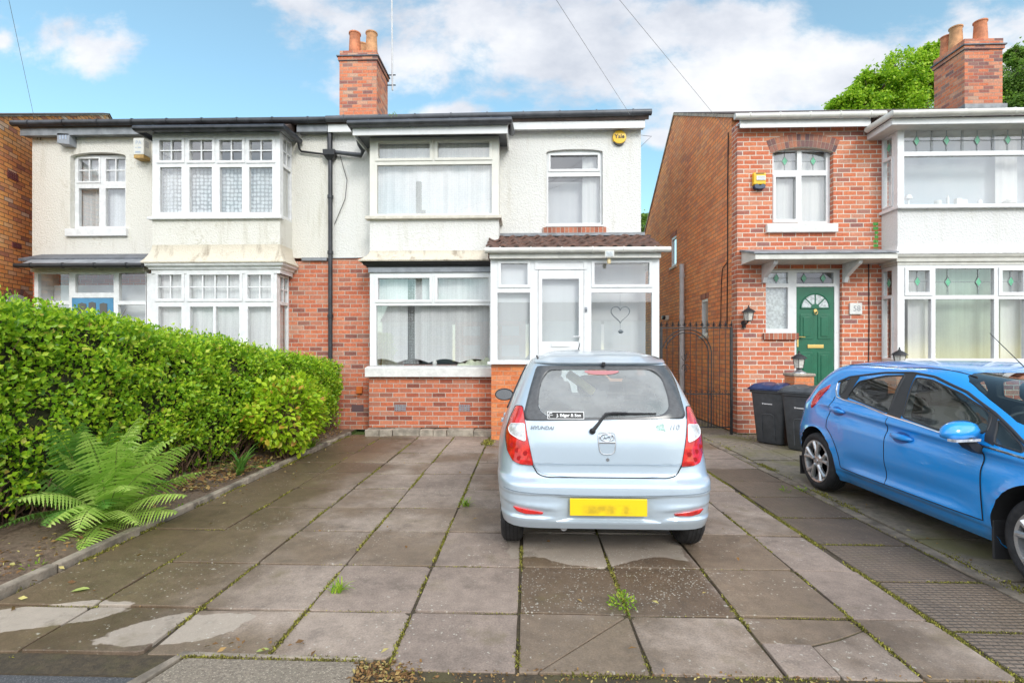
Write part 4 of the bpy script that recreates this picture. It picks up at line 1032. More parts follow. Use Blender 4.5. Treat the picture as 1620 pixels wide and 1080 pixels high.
# upper window
ub = pq(1222, 1313.5, 234, 354, FR+.1)
ps_ = [pq(1224, 1261, 239, 269.6, FR+.1), pq(1268.5, 1306.7, 239, 269.6, FR+.1), pq(1227, 1258.4, 280.5, 347, FR+.1), pq(1268, 1307, 278, 350, FR+.1)]
UW = window(RH, (uo[0]+.002, uo[1]-.002, uo[2]+.002, uo[3]-.002), FR+.1, [(max(uo[0]+.03, a), b, c, d) for a, b, c, d in ps_], M['upvc'], .07, sashes=[((ps_[2][0]-.05, ps_[2][1]+.05, ps_[2][2]-.06, ps_[2][3]+.05), ps_[2])],
       curtain=(M['sheer'], .12, dict(amp=.012, waves=16)))
def diamonds(parent, ctrs, Y, zlim, axis='y', sgn=1, w=.05, h=.085):
    for (x, z, x0, x1) in ctrs:
        mb = MB(); lb = MB(); P = [(x-w, z), (x, z+h), (x+w, z), (x, z-h)]
        mb.prism(P if axis == 'y' else [(-p[0], p[1]) for p in P], 'y' if axis == 'y' else 'x', Y-.002, Y+.002)
        t = .0035
        if axis == 'y':
            lb.box(x-t, x+t, Y-.0025, Y+.0025, z+h, zlim[1]); lb.box(x-t, x+t, Y-.0025, Y+.0025, zlim[0], z-h)
            lb.box(x0, x-w, Y-.0025, Y+.0025, z-t, z+t); lb.box(x+w, x1, Y-.0025, Y+.0025, z-t, z+t)
        for a, b in zip(P, P[1:]+P[:1]):
            if axis == 'y': lb.tube([(a[0], Y-.001, a[1]), (b[0], Y-.001, b[1])], .0045, 5)
            else: lb.tube([(Y, -a[0], a[1]), (Y, -b[0], b[1])], .0045, 5)
        mb.build('green_diamond', M['green_glass'], parent); lb.build('lead_came', M['lead_came'], parent)
yg = FR+.1+.024
diamonds(UW, [((p[0]+p[1])/2, (p[2]+p[3])/2, p[0], p[1]) for p in ps_[:2]], yg, (ps_[0][2], ps_[0][3]))
# brick arch: two soldier rings
mb = MB(); xm = (uo[0]+uo[1])/2; hw = (uo[1]-uo[0])/2+.02; rise = .10
Rr = (hw*hw+rise*rise)/(2*rise); zc = uo[3]-rise+rise-Rr+.0
for ring in range(2):
    r0 = Rr+.005+ring*.12; r1 = r0+.113; nb = 17; A = math.asin(min(1, (hw+.01)/Rr))
    for i in range(nb):
        a0 = -A+2*A*(i+.05)/nb; a1 = -A+2*A*(i+.95)/nb
        mb.prism([(xm+r0*math.sin(a0), zc+r0*math.cos(a0)), (xm+r0*math.sin(a1), zc+r0*math.cos(a1)), (xm+r1*math.sin(a1), zc+r1*math.cos(a1)), (xm+r1*math.sin(a0), zc+r1*math.cos(a0))], 'y', FR-.006, FR+.08)
m_, k_, o_ = new_mat('arch_bricks'); gg = k_.n('ShaderNodeNewGeometry').outputs['Random Per Island']
cc = k_.ramp(gg, [(0, (.13, .08, .085)), (.4, (.24, .12, .10)), (1, (.42, .17, .10))]); cc = k_.mix(.4, cc, k_.ramp(k_.noise(k_.obj(), 30, 4), [(.3, .3), (.7, .75)]), 'OVERLAY'); bsdf(k_, o_, cc, .88)
mb.build('brick_arch', m_, RH)
mb = MB(); poly = [(xm+(hw+.02)*c, 0) for c in (-1, 1)]
zt = lambda x, r: zc+math.sqrt(max(0, r*r-(x-xm)**2))
xs_ = [xm-hw-.02+(2*hw+.04)*i/16 for i in range(17)]
mb.prism([(x, zt(x, Rr)) for x in xs_]+[(x, zt(x, Rr+.24)) for x in xs_[::-1]], 'y', FR-.002, FR+.07); mb.build('arch_mortar', simple('pale_mortar', (.52, .46, .38), .9, nscale=20, namt=.2), RH)
mb = MB(); q = [(uo[0], uo[3]), (uo[1], uo[3])]
s = pq(1214, 1326.5, 353.5, 367, FR-.07); mb = MB(); mb.box(s[0], s[1], FR-.07, FR+.10, s[2], s[3]); mb.build('stone_sill', M['stone_white'], RH, bevel=.008)
# eaves
mb = MB(); mb.box(RX0-.02, bx0-.3, FR-.17, FR-.145, at(1270, 201, FR-.17).z, at(1270, 187, FR-.17).z); mb.box(RX0-.02, bx0-.3, FR-.144, FR-.001, at(1270, 200, FR).z+.01, at(1270, 200, FR).z+.03); mb.build('fascia', M['upvc'], RH, bevel=.003)
ga = at(1164, 185, FR-.22); gb_ = at(1400, 181, FR-.22)
gutter(RH, [(ga.x-.02, FR-.23, ga.z), (gb_.x, FR-.23, gb_.z)], M['upvc_dirty'], .055, 5)
# bay, upper
pst = bx0+.02
def pb(l, r, t, b): return rc(l, r, t, b, YQ)
tb = [pb(1430.7, 1672, 204.5, 238.5)]; bb = [pb(1430.7, 1672, 246, 324)]
bxe = at(1690, 300, YQ).x
WU = window(RH, (bx0, bxe, bz_s, bz_t), YQ, tb+bb, M['upvc'], .08, sill=(M['upvc'], (bx0-.05, bxe, YQ-.08, YQ+.07, bz_s-.05, bz_s-.002)), curtain=(M['curtain_pale'], .40, dict(amp=.008, waves=2)))
curtain_mesh(at(1570, 300, 9.1).x, at(1604, 300, 9.1).x, bz_s+.02, bz_t-.03, 9.05, .02, 10, seed=5).build('curtain', M['sheer'], WU, smooth='all')
dcs = [(at(x, 222, YQ).x, at(1500, 221.5, YQ).z) for x in (1452, 1499.5, 1548, 1596.5, 1645)]
diamonds(WU, [(x, z, x-.27, x+.27) for x, z in dcs], YQ+.024, (tb[0][2], tb[0][3]))
mb = MB()
for x in (1475.5, 1523.5, 1572, 1620):
    q = at(x, 222, YQ).x; mb.box(q-.004, q+.004, YQ+.0215, YQ+.0265, tb[0][2], tb[0][3]); mb.box(q+.02, q+.024, YQ+.0215, YQ+.0265, tb[0][2], tb[0][3])
mb.build('lead_strip', M['lead_came'], WU)
def sidew(z0, z1, zt, name='side_window'):
    rect = (-(FR-.002), -(YQ+.081), z0, z1)
    p1 = (rect[0]+.05, rect[1]-.06, zt+.03, z1-.06); p2 = (rect[0]+.05, rect[1]-.06, z0+.07, zt-.03)
    w_ = window(RH, rect, bx0, [p1, p2], M['upvc'], .07, axis='x', s=1, name=name, sashes=[((p2[0]-.03, p2[1]+.03, p2[2]-.03, p2[3]+.02), p2)])
    diamonds(w_, [((p1[0]+p1[1])/2, (p1[2]+p1[3])/2, 0, 0)], bx0+.024, (0, 0), 'x')
    return w_
sidew(bz_s, bz_t, (tb[0][2]+bb[0][3])/2)
mb = MB(); mb.box(bx0-.05, bx0-.001, YQ+.075, FR-.002, bz_s-.05, bz_s-.002); mb.build('sill_return', M['upvc'], RH, bevel=.004)
zsk = at(1500, 400, YQ-.1).z
mb = MB(); rs = [ring_u(bx0, bxe, YQ, FR-.001, 0, bz_s-.001), ring_u(bx0, bxe, YQ, FR-.001, 0, zsk+.17)]
for i in range(9):
    t = i/8; rs.append(ring_u(bx0, bxe, YQ, FR-.001, .10*t**1.8, zsk+.17-.17*t))
rs += [ring_u(bx0, bxe, YQ, FR-.001, .095, zsk-.015), ring_u(bx0, bxe, YQ, FR-.001, .03, zsk-.016)]
mb.rings(rs, close=False); mb.build('bay_apron', M['right_render'], RH)
mb = MB(); mb.rings([ring_u(bx0, bxe, YQ, FR-.001, .09, zsk-.01), ring_u(bx0, bxe, YQ, FR-.001, .075, zsk-.05), ring_u(bx0, bxe, YQ, FR-.001, .045, zsk-.08), ring_u(bx0, bxe, YQ, FR-.001, .04, blz_t+.055), ring_u(bx0, bxe, YQ, FR-.001, .01, blz_t+.05), ring_u(bx0, bxe, YQ, FR-.001, .01, blz_t)], close=False); mb.build('bay_cornice', M['upvc_dirty'], RH)
# bay roof edge
yo = 8.55; fo = .26
mb = MB(); zf0 = at(1500, 196, yo).z; zf1 = at(1500, 186, yo).z
mb.box(bx0-fo, bxe, yo, yo+.025, zf0, zf1); mb.box(bx0-fo, bx0-fo+.025, yo+.026, FR-.002, zf0, zf1); mb.build('bay_fascia', M['upvc'], RH, bevel=.003)
mb = MB(); mb.box(bx0-fo+.026, bxe, yo+.026, FR-.002, zf0+.0, zf0+.015); mb.box(bx0+.0, bxe, YQ-.001, YQ+.08, bz_t+.001, zf0-.001); mb.build('bay_soffit', M['upvc_dirty'], RH)
mb = MB(); mb.box(bx0-fo+.03, bxe, yo+.03, FR-.01, zf0+.02, zf1+.03); mb.prism([(yo+.03, zf1+.031), (FR-.02, 5.74), (FR-.02, zf1+.031)], 'x', bx0-fo+.03, bxe); mb.build('bay_roof', M['main_tile'], RH)
zg = at(1500, 179.5, yo-.06).z
gutter(RH, [(bx0-fo-.06, FR-.1, zg), (bx0-fo-.06, yo-.06, zg), (bxe, yo-.06, zg+.03)], M['upvc_dirty'], .055, 4, 'bay_gutter')
# bay, lower
lt = [pb(1436.7, 1469.7, 428, 462), pb(1480, 1573, 424.6, 466.8), pb(1585, 1618, 428, 462)]
lb_ = [pb(1431, 1473.5, 473, 567), pb(1480, 1573, 473, 567), pb(1580, 1622, 473, 567)]
WL = window(RH, (bx0, bxe, blz_s-.04, blz_t), YQ, lt+lb_, M['upvc'], .08, sashes=[((p[0]-.06, p[1]+.055, p[2]-.06, p[3]+.055), p) for p in (lt[0], lt[2])], sill=(M['upvc'], (bx0-.04, bxe, YQ-.07, YQ+.07, blz_s-.12, blz_s-.042)), name='window')
curtain_mesh(at(1436, 500, 8.95).x, at(1473, 500, 8.95).x, blz_s, blz_t-.03, 8.95, .02, 10, seed=1).build('curtain', M['sheer'], WL, smooth='all')
curtain_mesh(at(1582, 500, 8.95).x, bxe-.2, blz_s, blz_t-.03, 8.95, .02, 10, seed=2).build('curtain', M['sheer'], WL, smooth='all')
curtain_mesh(at(1473, 500, 9.1).x, at(1582, 500, 9.1).x, blz_s, blz_t-.03, 9.05, .004, 3, seed=4).build('curtain', lace_mat('pale_green_net', 60, .5, .7, (.60, .72, .64), 'net'), WL, smooth='all')
diamonds(WL, [((p[0]+p[1])/2, (p[2]+p[3])/2, p[0], p[1]) for p in (lt[0], lt[2])]+[(at(x, 446, YQ).x, (lt[1][2]+lt[1][3])/2, at(x, 446, YQ).x-.26, at(x, 446, YQ).x+.26) for x in (1501.5, 1550)], YQ+.024, (lt[1][2]+.01, lt[1][3]-.01))
sidew(blz_s-.04, blz_t, (lt[0][2]+lb_[0][3])/2)
mb = MB(); mb.box(bx0+.01, bxe, YQ+.02, FR-.001, 0, blz_s-.121); mb.build('bay_brickwork', M['brick_right'], RH)
# door, side light and canopy
YD = FR+.06
fl = pq(1260.5, 1319, 431, 448.5, YD); sl1 = pq(1212, 1246.5, 431, 448.5, YD); sl2 = pq(1212, 1246.5, 455, 520, YD)
do = pq(1260, 1320, 453.5, 600, YD)
xml = at(1257, 500, FR).x
EF = window(RH, (dO[0]+.002, dO[1]-.002, slz+.002, dO[3]-.002), YD, [fl, sl1, sl2, (do[0], do[1], slz-.01, do[3])], M['upvc'], .07, name='entrance_frame', glass=M['glass'])
mb = MB(); mb.box(do[1]+.0, dO[1]-.002, YD, YD+.07, .56, slz+.001); mb.box(xml+.001, do[0]-.0, YD, YD+.07, .56, slz+.001); mb.build('door_jamb', M['upvc'], RH, bevel=.004)
q = pq(1212, 1247, 431, 520, YD+.1); mb = MB(); mb.box(q[0]-.02, q[1]+.02, YD+.075, YD+.085, slz, dO[3]); mb.build('obscure_glass', M['frost'], EF)
diamonds(EF, [((sl1[0]+sl1[1])/2, (sl1[2]+sl1[3])/2, sl1[0], sl1[1]), (at(1273, 440, YD).x, (fl[2]+fl[3])/2, fl[0], fl[0]+.36), (at(1303.5, 440, YD).x, (fl[2]+fl[3])/2, fl[0]+.36, fl[1])], YD+.024, (sl1[2], sl1[3]), h=.08)
mb = MB(); mb.box(do[0]+.004, do[1]-.004, YD+.01, YD+.055, .57, do[3]-.004); GD = mb.build('door', M['green_door'], RH, bevel=.004)
mb = MB(); pm = MB()
def panel(l, r, t, b):
    q = pq(l, r, t, b, YD); mb.box(q[0], q[1], YD-.001, YD+.0095, q[2], q[3]); mb.box(q[0]+.05, q[1]-.05, YD-.012, YD-.0015, q[2]+.05, q[3]-.05)
for l, r in ((1266, 1286), (1294, 1313.5)):
    panel(l, r, 497, 536.5); panel(l, r, 557, 605)
mb.build('door_panel', M['green_door'], GD, bevel=.010, seg=3)
cf = at(1289.6, 487, YD); rf = at(1311.5, 487, YD).x-cf.x
mb = MB(); mb.prism([(cf.x+rf*math.cos(a), cf.z+rf*math.sin(a)*1.0) for a in [i*math.pi/20 for i in range(21)]], 'y', YD+.0, YD+.0095); fan = mb.build('fanlight', M['frost'], GD)
mb = MB()
for ang in (45, 90, 135):
    a = R(ang); mb.tube([(cf.x+.07*math.cos(a), YD+.0, cf.z+.07*math.sin(a)), (cf.x+rf*math.cos(a), YD+.0, cf.z+rf*math.sin(a))], .011, 6)
mb.tube([(cf.x+(rf+.006)*math.cos(i*math.pi/20), YD+.0, cf.z+(rf+.006)*math.sin(i*math.pi/20)) for i in range(21)], .012, 6); mb.tube([(cf.x-rf-.01, YD, cf.z-.004), (cf.x+rf+.01, YD, cf.z-.004)], .012, 6)
mb.prism([(cf.x+.075*math.cos(i*math.pi/12), cf.z+.075*math.sin(i*math.pi/12)) for i in range(13)], 'y', YD-.006, YD+.002); mb.build('glazing_bar', M['green_door'], GD)
q = at(1290, 493, YD); mb = MB(); mb.lathe([(.03, 0), (.03, .012)], (q.x, YD-.004, q.z+.02), 'y', 16); mb.tube([(q.x+.03*math.cos(R(a)), YD-.018, q.z-.01+.04*math.sin(R(a))) for a in range(150, 391, 20)], .007, 6); mb.build('knocker', M['brass'], GD, smooth=True)
q = pq(1277.5, 1303, 545, 550.5, YD); mb = MB(); mb.box(q[0], q[1], YD-.004, YD+.0095, q[2], q[3]); mb.build('letter_plate', M['brass'], GD, bevel=.003)
q = at(1262, 537, YD-.03); mb = MB(); mb.box(q.x-.0, q.x+.03, YD-.004, YD+.0095, q.z-.13, q.z+.08); mb.tube([(q.x+.015, YD, q.z+.05), (q.x+.015, YD-.05, q.z+.05), (q.x+.12, YD-.055, q.z+.045)], .01, 8); mb.build('door_handle', M['brass'], GD, smooth=True)
s = pq(1208.5, 1264, 527.5, 537, FR-.05); mb = MB(); mb.box(s[0], s[1], FR-.05, FR+.06, s[2], slz); mb.build('brick_sill', M['soldier'], RH, bevel=.004)
mb = MB(); mb.box(xml-.02, dO[1]+.1, FR-.4, FR+.25, -.02, .545); mb.box(xml-.02, dO[1]+.1, FR-.75, FR-.401, -.02, .36); mb.box(xml-.02, dO[1]+.1, FR-1.1, FR-.751, -.02, .18); mb.build('front_step', M['concrete'], RH, bevel=.01)
ycn = 8.62
ca = at(1195, 405, ycn); cb = at(1391, 402, ycn); cr = at(1214, 400, FR)
zc0 = at(1290, 409.5, ycn).z; zc1 = at(1290, 401, ycn).z; zw = at(1290, 400, FR).z
xw = at(1212, 400, FR).x
mb = MB(); xc1 = bx0-.12
mb.prism([(ycn, zc0), (ycn, zc1), (FR-.001, zw+.03), (FR-.001, zc0)], 'x', ca.x, xc1); can = mb.build('door_canopy', M['upvc_dirty'], RH, bevel=.004)
mb = MB(); mb.prism([(ycn-.03, zc1+.002), (ycn-.03, zc1+.03), (FR-.001, zw+.065), (FR-.001, zw+.032)], 'x', ca.x-.03, xc1); mb.build('felt_top', M['lead'], can)
for px_ in (1212, 1341):
    x = at(px_, 420, FR-.1).x; mb = MB()
    mb.prism([(FR-.001, zc0-.002), (ycn+.1, zc0-.002), (ycn+.12, zc0-.06), (ycn+.22, zc0-.1), (FR-.09, zc0-.24), (FR-.06, zc0-.33), (FR-.001, zc0-.33)], 'x', x-.035, x+.035); mb.build('bracket', M['timber'], can, bevel=.004)
# right chimney
YC2 = 12.3; d0, d1 = at(1526, 120, YC2).x, at(1586, 120, YC2).x; dzt = at(1555, 61.5, YC2).z; y2 = YC2*(1525-834)/(1478-834)
mb = MB(); mb.box(d0, d1, YC2, y2, 6.6, dzt-.25); mb.box(d0-.03, d1+.03, YC2-.03, y2+.03, dzt-.249, dzt-.17); mb.box(d0-.01, d1+.01, YC2-.01, y2+.01, dzt-.139, dzt)
ch2 = mb.build('chimney', M['brick_chim'], RH)
mb = MB(); mb.box(d0-.06, d1+.06, YC2-.06, y2+.06, dzt-.169, dzt-.14); mb.box(d0-.02, d1+.02, YC2-.02, y2+.02, dzt-.262, dzt-.2495); mb.build('oversail_course', M['slate'], ch2)
pot(at(1552, 50, YC2+.2).x, YC2+.22, dzt, M['terracotta'], ch2, .98); pot(at(1526, 50, YC2+.2).x, YC2+.45, dzt, M['terracotta_pale'], ch2, 1.0); pot(at(1502, 60, YC2+.7).x, YC2+.78, dzt, M['terracotta'], ch2, .95)
zfl = at(1555, 166, YC2).z; mb = MB(); mb.box(d0-.04, d1+.06, YC2-.06, y2+.04, 6.9, zfl); mb.build('lead_flashing', M['lead'], ch2)
mb = MB(); sp = atx(1079, 418, RX0-.09)
mb.tube([(RX0-.09, sp.y, 0), (RX0-.09, sp.y, sp.z)], .055, 12); 
for z in (1.0, 2.3, 3.3): mb.lathe([(.055, z-.05), (.066, z-.05), (.066, z+.05), (.055, z+.05)], (RX0-.09, sp.y, 0), 'z', 12)
mb.build('soil_pipe', M['pipe'], RH, smooth=True)
mb = MB(); a = at(1374, 405, FR-.01); mb.tube([(a.x, FR-.012, a.z+.05), (a.x+.01, FR-.012, 2.0), (a.x-.008, FR-.012, .6)], .008, 6); mb.build('cable', M['black'], RH)
# dabs of green paint beside the bay
mb = MB(); rr = random.Random(2); q0 = at(1387, 352, FR); q1 = at(1387, 393, FR)
for i in range(7):
    z = q0.z+(q1.z-q0.z)*i/6; mb.box(q0.x-.035-rr.random()*.03, q0.x+.025, FR-.0025, FR+.01, z-.055, z+.0)
mb.build('green_paint_mark', simple('green_paint', (.12, .42, .09), .7, nscale=30, namt=.4), RH)
# small things on the upper bay's windowsill
ws = bz_s+.002
def pt_(px, Y=8.98): return at(px, 320, Y).x

# ================================================================== FAR-LEFT HOUSE
d0_ = 9.45; th = math.atan((810-600)/790)
fwd = Vector((-math.sin(YAW), math.cos(YAW), 0)); rgt = Vector((math.cos(YAW), math.sin(YAW), 0))
o_ = fwd*d0_+rgt*(-810/790*d0_)
FH = thing('brick_house', 'bright orange brick gable end of the house at the far left edge', 'house', (o_.x, o_.y, 0), th+YAW)
zE = 1.48+(556-181)/790*d0_; Lr = (13.2-9.45)/math.cos(th); zR = 1.48+(556-180)/790*13.2
sl_ = (zR-zE)/Lr
pol = [(-1.2, 0), (-1.2, zE-1.2*sl_), (Lr, zR), (Lr+3.5, zR-2.0), (Lr+3.5, 0)]
mb = MB(); mb.prism(pol, 'x', -.10, 0); mb.build('wall', M['brick_left'], FH, local=True)
mb = MB(); t = .012
mb.prism([(-1.4, zE-1.4*sl_), (Lr, zR+.0), (Lr+3.7, zR-2.12), (Lr+3.7, zR-2.12+t), (Lr, zR+t), (-1.4, zE-1.4*sl_+t)], 'x', -.10, .05); mb.build('roof', M['main_tile'], FH, local=True)
mb = MB(); mb.prism([(-1.3, zE-1.3*sl_-.005), (Lr, zR-.005), (Lr, zR-.04), (-1.3, zE-1.3*sl_-.04)], 'x', .001, .03); mb.prism([(Lr, zR-.005), (Lr+3.6, zR-2.06), (Lr+3.6, zR-2.10), (Lr, zR-.04)], 'x', .001, .03); mb.build('verge', M['concrete'], FH, local=True)
def on_left(px, py):
    d = dir_px(px, py); n = Vector((math.cos(th+YAW), math.sin(th+YAW), 0)); t = o_.dot(n)/d.dot(n); p = d*t
    l = Vector((-math.sin(th+YAW), math.cos(th+YAW), 0)); return (Vector((p.x, p.y, 0))-o_).dot(l), p.z+EYE
mb = MB()
for (xa, xb, ya, yb) in ((11.5, 28, 270, 279), (19, 33, 384, 389)):
    a = on_left(xa, (ya+yb)/2); b = on_left(xb, (ya+yb)/2); hh = (yb-ya)/790*9.6/2+.02
    y0_, y1_ = a[0], b[0]; z = a[1]
    mb.holed(-y1_, -y0_, z-hh, z+hh, .001, .012, [(-y1_+(y1_-y0_)*(i+.2)/6, -y1_+(y1_-y0_)*(i+.8)/6, z-hh+2*hh*(j+.2)/3, z-hh+2*hh*(j+.8)/3) for i in range(6) for j in range(3)], 'x')
mb.build('air_brick', simple('red_air_brick', (.17, .045, .05), .8), FH, local=True)
a = on_left(9, 480); b = on_left(46, 478)
zt_ = on_left(20, 465)[1]
mb = MB(); ym_ = (a[0]+b[0])/2; hw_ = (b[0]-a[0])/2
arch = [(ym_+hw_*math.cos(i*math.pi/14), zt_-.18+.18*math.sin(i*math.pi/14)) for i in range(15)]
mb.prism(arch+[(a[0], 1.0), (b[0], 1.0)], 'x', .001, .02); wn = mb.build('window', M['timber'], FH, local=True, bevel=.004)
mb = MB(); mb.prism([(a[0]+.07, 1.1), (b[0]-.07, 1.1), (b[0]-.07, zt_-.4), (a[0]+.07, zt_-.4)], 'x', .0205, .024); mb.build('pane', M['frost'], wn, local=True)
mb = MB()
for i in range(11):
    a0, a1 = i*math.pi/11+.03, (i+1)*math.pi/11-.03
    P = lambda r, w: (ym_+(hw_+r)*math.cos(w), zt_-.18+(.18+r)*math.sin(w))
    mb.prism([P(.01, a0), P(.12, a0), P(.12, a1), P(.01, a1)], 'x', .001, .008)
mb.build('brick_arch', m_, FH, local=True)
M['kerb_dark'] = simple('stained_kerb', (.20, .165, .125), .85, nscale=6, namt=.5, bump=.5, bscale=60)
# ================================================================== DRIVEWAY
XC = [-3.14, -2.52, -1.885, -1.265, -.655, -.045, .571, 1.185, 1.80, 2.22]
YR = [2.20, 2.83, 3.44, 4.09, 4.71, 5.37, 6.02, 6.62, 7.26, 7.86, 8.46, 8.85]
rr = random.Random(12)
mb = MB(); J = .007
def slab(mb, x0, x1, y0, y1, poly=None):
    z = rr.uniform(-.008, .005); tx, ty = rr.uniform(-.010, .010), rr.uniform(-.010, .010)
    if not poly:
        e = lambda: J+rr.uniform(-.003, .006)
        cs = [(x0+e(), y0+e()), (x1-e(), y0+e()), (x1-e(), y1-e()), (x0+e(), y1-e())]; poly = []
        for q in range(4):
            a, b, c = Vector(cs[q-1]), Vector(cs[q]), Vector(cs[(q+1) % 4]); ch = rr.choice((.006, .006, .01, .018, .03))
            poly.append(tuple(b+(a-b).normalized()*ch)); poly.append(tuple(b+(c-b).normalized()*ch*rr.uniform(.5, 1.2)))
            for t in (.3, .55, .8): poly.append(tuple(b.lerp(c, t)+Vector(((c-b).y, -(c-b).x)).normalized()*rr.uniform(-.003, .0015)))
    pts = poly
    n = len(pts); cx = sum(p[0] for p in pts)/n; cy = sum(p[1] for p in pts)/n
    mb.add([(p[0], p[1], -.05) for p in pts]+[(p[0], p[1], z+tx*(p[0]-cx)+ty*(p[1]-cy)) for p in pts],
           [tuple(range(n, 2*n))]+[(i, (i+1) % n, n+(i+1) % n, n+i) for i in range(n)])
YF = lambda x: 2.315 if x > -.7 else 2.40
for i in range(len(XC)-1):
    for j in range(len(YR)-1):
        x0, x1, y0, y1 = XC[i], XC[i+1], YR[j], YR[j+1]
        if j == 0: y0 = YF(x0)-J
        sh = rr.uniform(-.012, .012) if 0 < j else 0
        if i == 5 and j == 0:      # cracked across the corner
            slab(mb, 0, 0, 0, 0, [(x0+J, y0+J), (x0+.09, y0+J), (x1-.03, y1-J-.02), (x1-.04, y1-J), (x0+J, y1-J)])
            slab(mb, 0, 0, 0, 0, [(x0+.10, y0+J), (x1-J, y0+J), (x1-J, y1-J-.02), (x1-.022, y1-J-.022)])
        elif i == 7 and j == 0:
            slab(mb, 0, 0, 0, 0, [(x0+J, y0+.28), (x0+.25, y0+.27), (x0+.42, y0+.33), (x1-J, y0+.42), (x1-J, y1-J), (x0+J, y1-J)])
            slab(mb, 0, 0, 0, 0, [(x0+J, y0+J), (x0+.24, y0+J), (x0+.245, y0+.258), (x0+J, y0+.267)])
            slab(mb, 0, 0, 0, 0, [(x0+.255, y0+J), (x1-J, y0+J), (x1-J, y0+.407), (x0+.425, y0+.317), (x0+.258, y0+.258)])
        else: slab(mb, x0, x1, y0+sh*(j == 3), y1)
struct(mb.build('driveway', M['paving'], None, bevel=.004))
mb = MB(); mb.box(-3.30, 3.1, 2.25, 8.9, -.06, -.014); struct(mb.build('driveway_bed', M['joint']))
mb = MB()
ys = [2.22, 2.72, 3.30, 3.92, 4.54, 5.16, 5.78, 6.40, 7.0, 7.6, 8.2, 9.1]
mbp = MB()
for a, b in zip(ys[:-1], ys[1:]): slab(mb if b < 6.5 else mbp, 2.245, 2.93, a, b)
struct(mbp.build('side_paving', M['paving'], None, bevel=.005))
struct(mb.build('ribbed_paving', M['ribbed'], None, bevel=.005))
mb = MB(); y = 2.2
while y < 8.2:
    l = rr.uniform(.55, .9); mb.box(2.945+rr.uniform(-.006, .006), 3.05, y, min(y+l-.01, 8.2), -.06, .0+rr.uniform(-.006, .005)); y += l
struct(mb.build('kerb', M['kerb_dark'], None, bevel=.006))
mb = MB(); mb.box(3.055, 14, -1, 9.17, -.2, -.016); mb.box(2.935, 3.81, 8.21, 9.17, -.2, -.010); mb.box(2.2, 3.8, 9.1, 18, -.2, -.012); struct(mb.build('neighbour_drive', M['drive2']))
mb = MB()
for a in range(9):
    for b in range(5): slab(mb, 3.06+b*.61+.0, 3.06+(b+1)*.61, 2.6+a*.72, 2.6+(a+1)*.72)
for v in range(len(mb.v)): mb.v[v] = (mb.v[v][0], mb.v[v][1], mb.v[v][2]+.001)
struct(mb.build('neighbour_paving', M['drive2'], None, bevel=.004))
# planted bed and its edging
mb = MB()
def bed(i, j):
    x = -3.235-2.6*i/60; y = 2.0+7.3*j/140
    h = .02+.012*math.sin(x*3+y*1.7)+.008*math.sin(y*4.1+x*2)+.006*math.sin(x*17+y*13)+rr.uniform(-.004, .004)
    return (x, y, h*min(1, i/6)+.012+.05*min(1, i/25))
mb.grid(bed, 60, 140); struct(mb.build('soil_bed', M['soil'], None, smooth='all'))
mb = MB(); y = 2.42
while y < 8.9:
    l = rr.uniform(.55, .95); dx = rr.uniform(-.008, .008)
    mb.box(-3.235+dx, -3.165+dx, y, min(y+l-.008, 8.9), -.06, .045+rr.uniform(-.012, .01)); y += l
struct(mb.build('bed_edging', M['kerb'], None, bevel=.010))
mb = MB(); mb.box(-12, -3.24, 2.9, 9.4, -.2, -.01); struct(mb.build('front_garden', M['grass_ground']))
# pavement crossing: exposed aggregate panel, sunken kerb, gutter debris strip
a = gnd(205, 1075); b = gnd(560, 1048)
mb = MB()
mb.prism([(-1.86, 1.6), (-.80, 1.6), (-.80, 2.365), (-1.66, 2.375)], 'z', -.06, -.002); struct(mb.build('crossing_panel', M['aggregate'], None, bevel=.006))
mb = MB(); mb.prism([(-2.02, 1.6), (-1.875, 1.6), (-1.675, 2.39), (-.74, 2.38), (-.74, 2.392), (-1.70, 2.42)], 'z', -.06, .002); struct(mb.build('dropped_kerb', M['kerb'], None, bevel=.004))
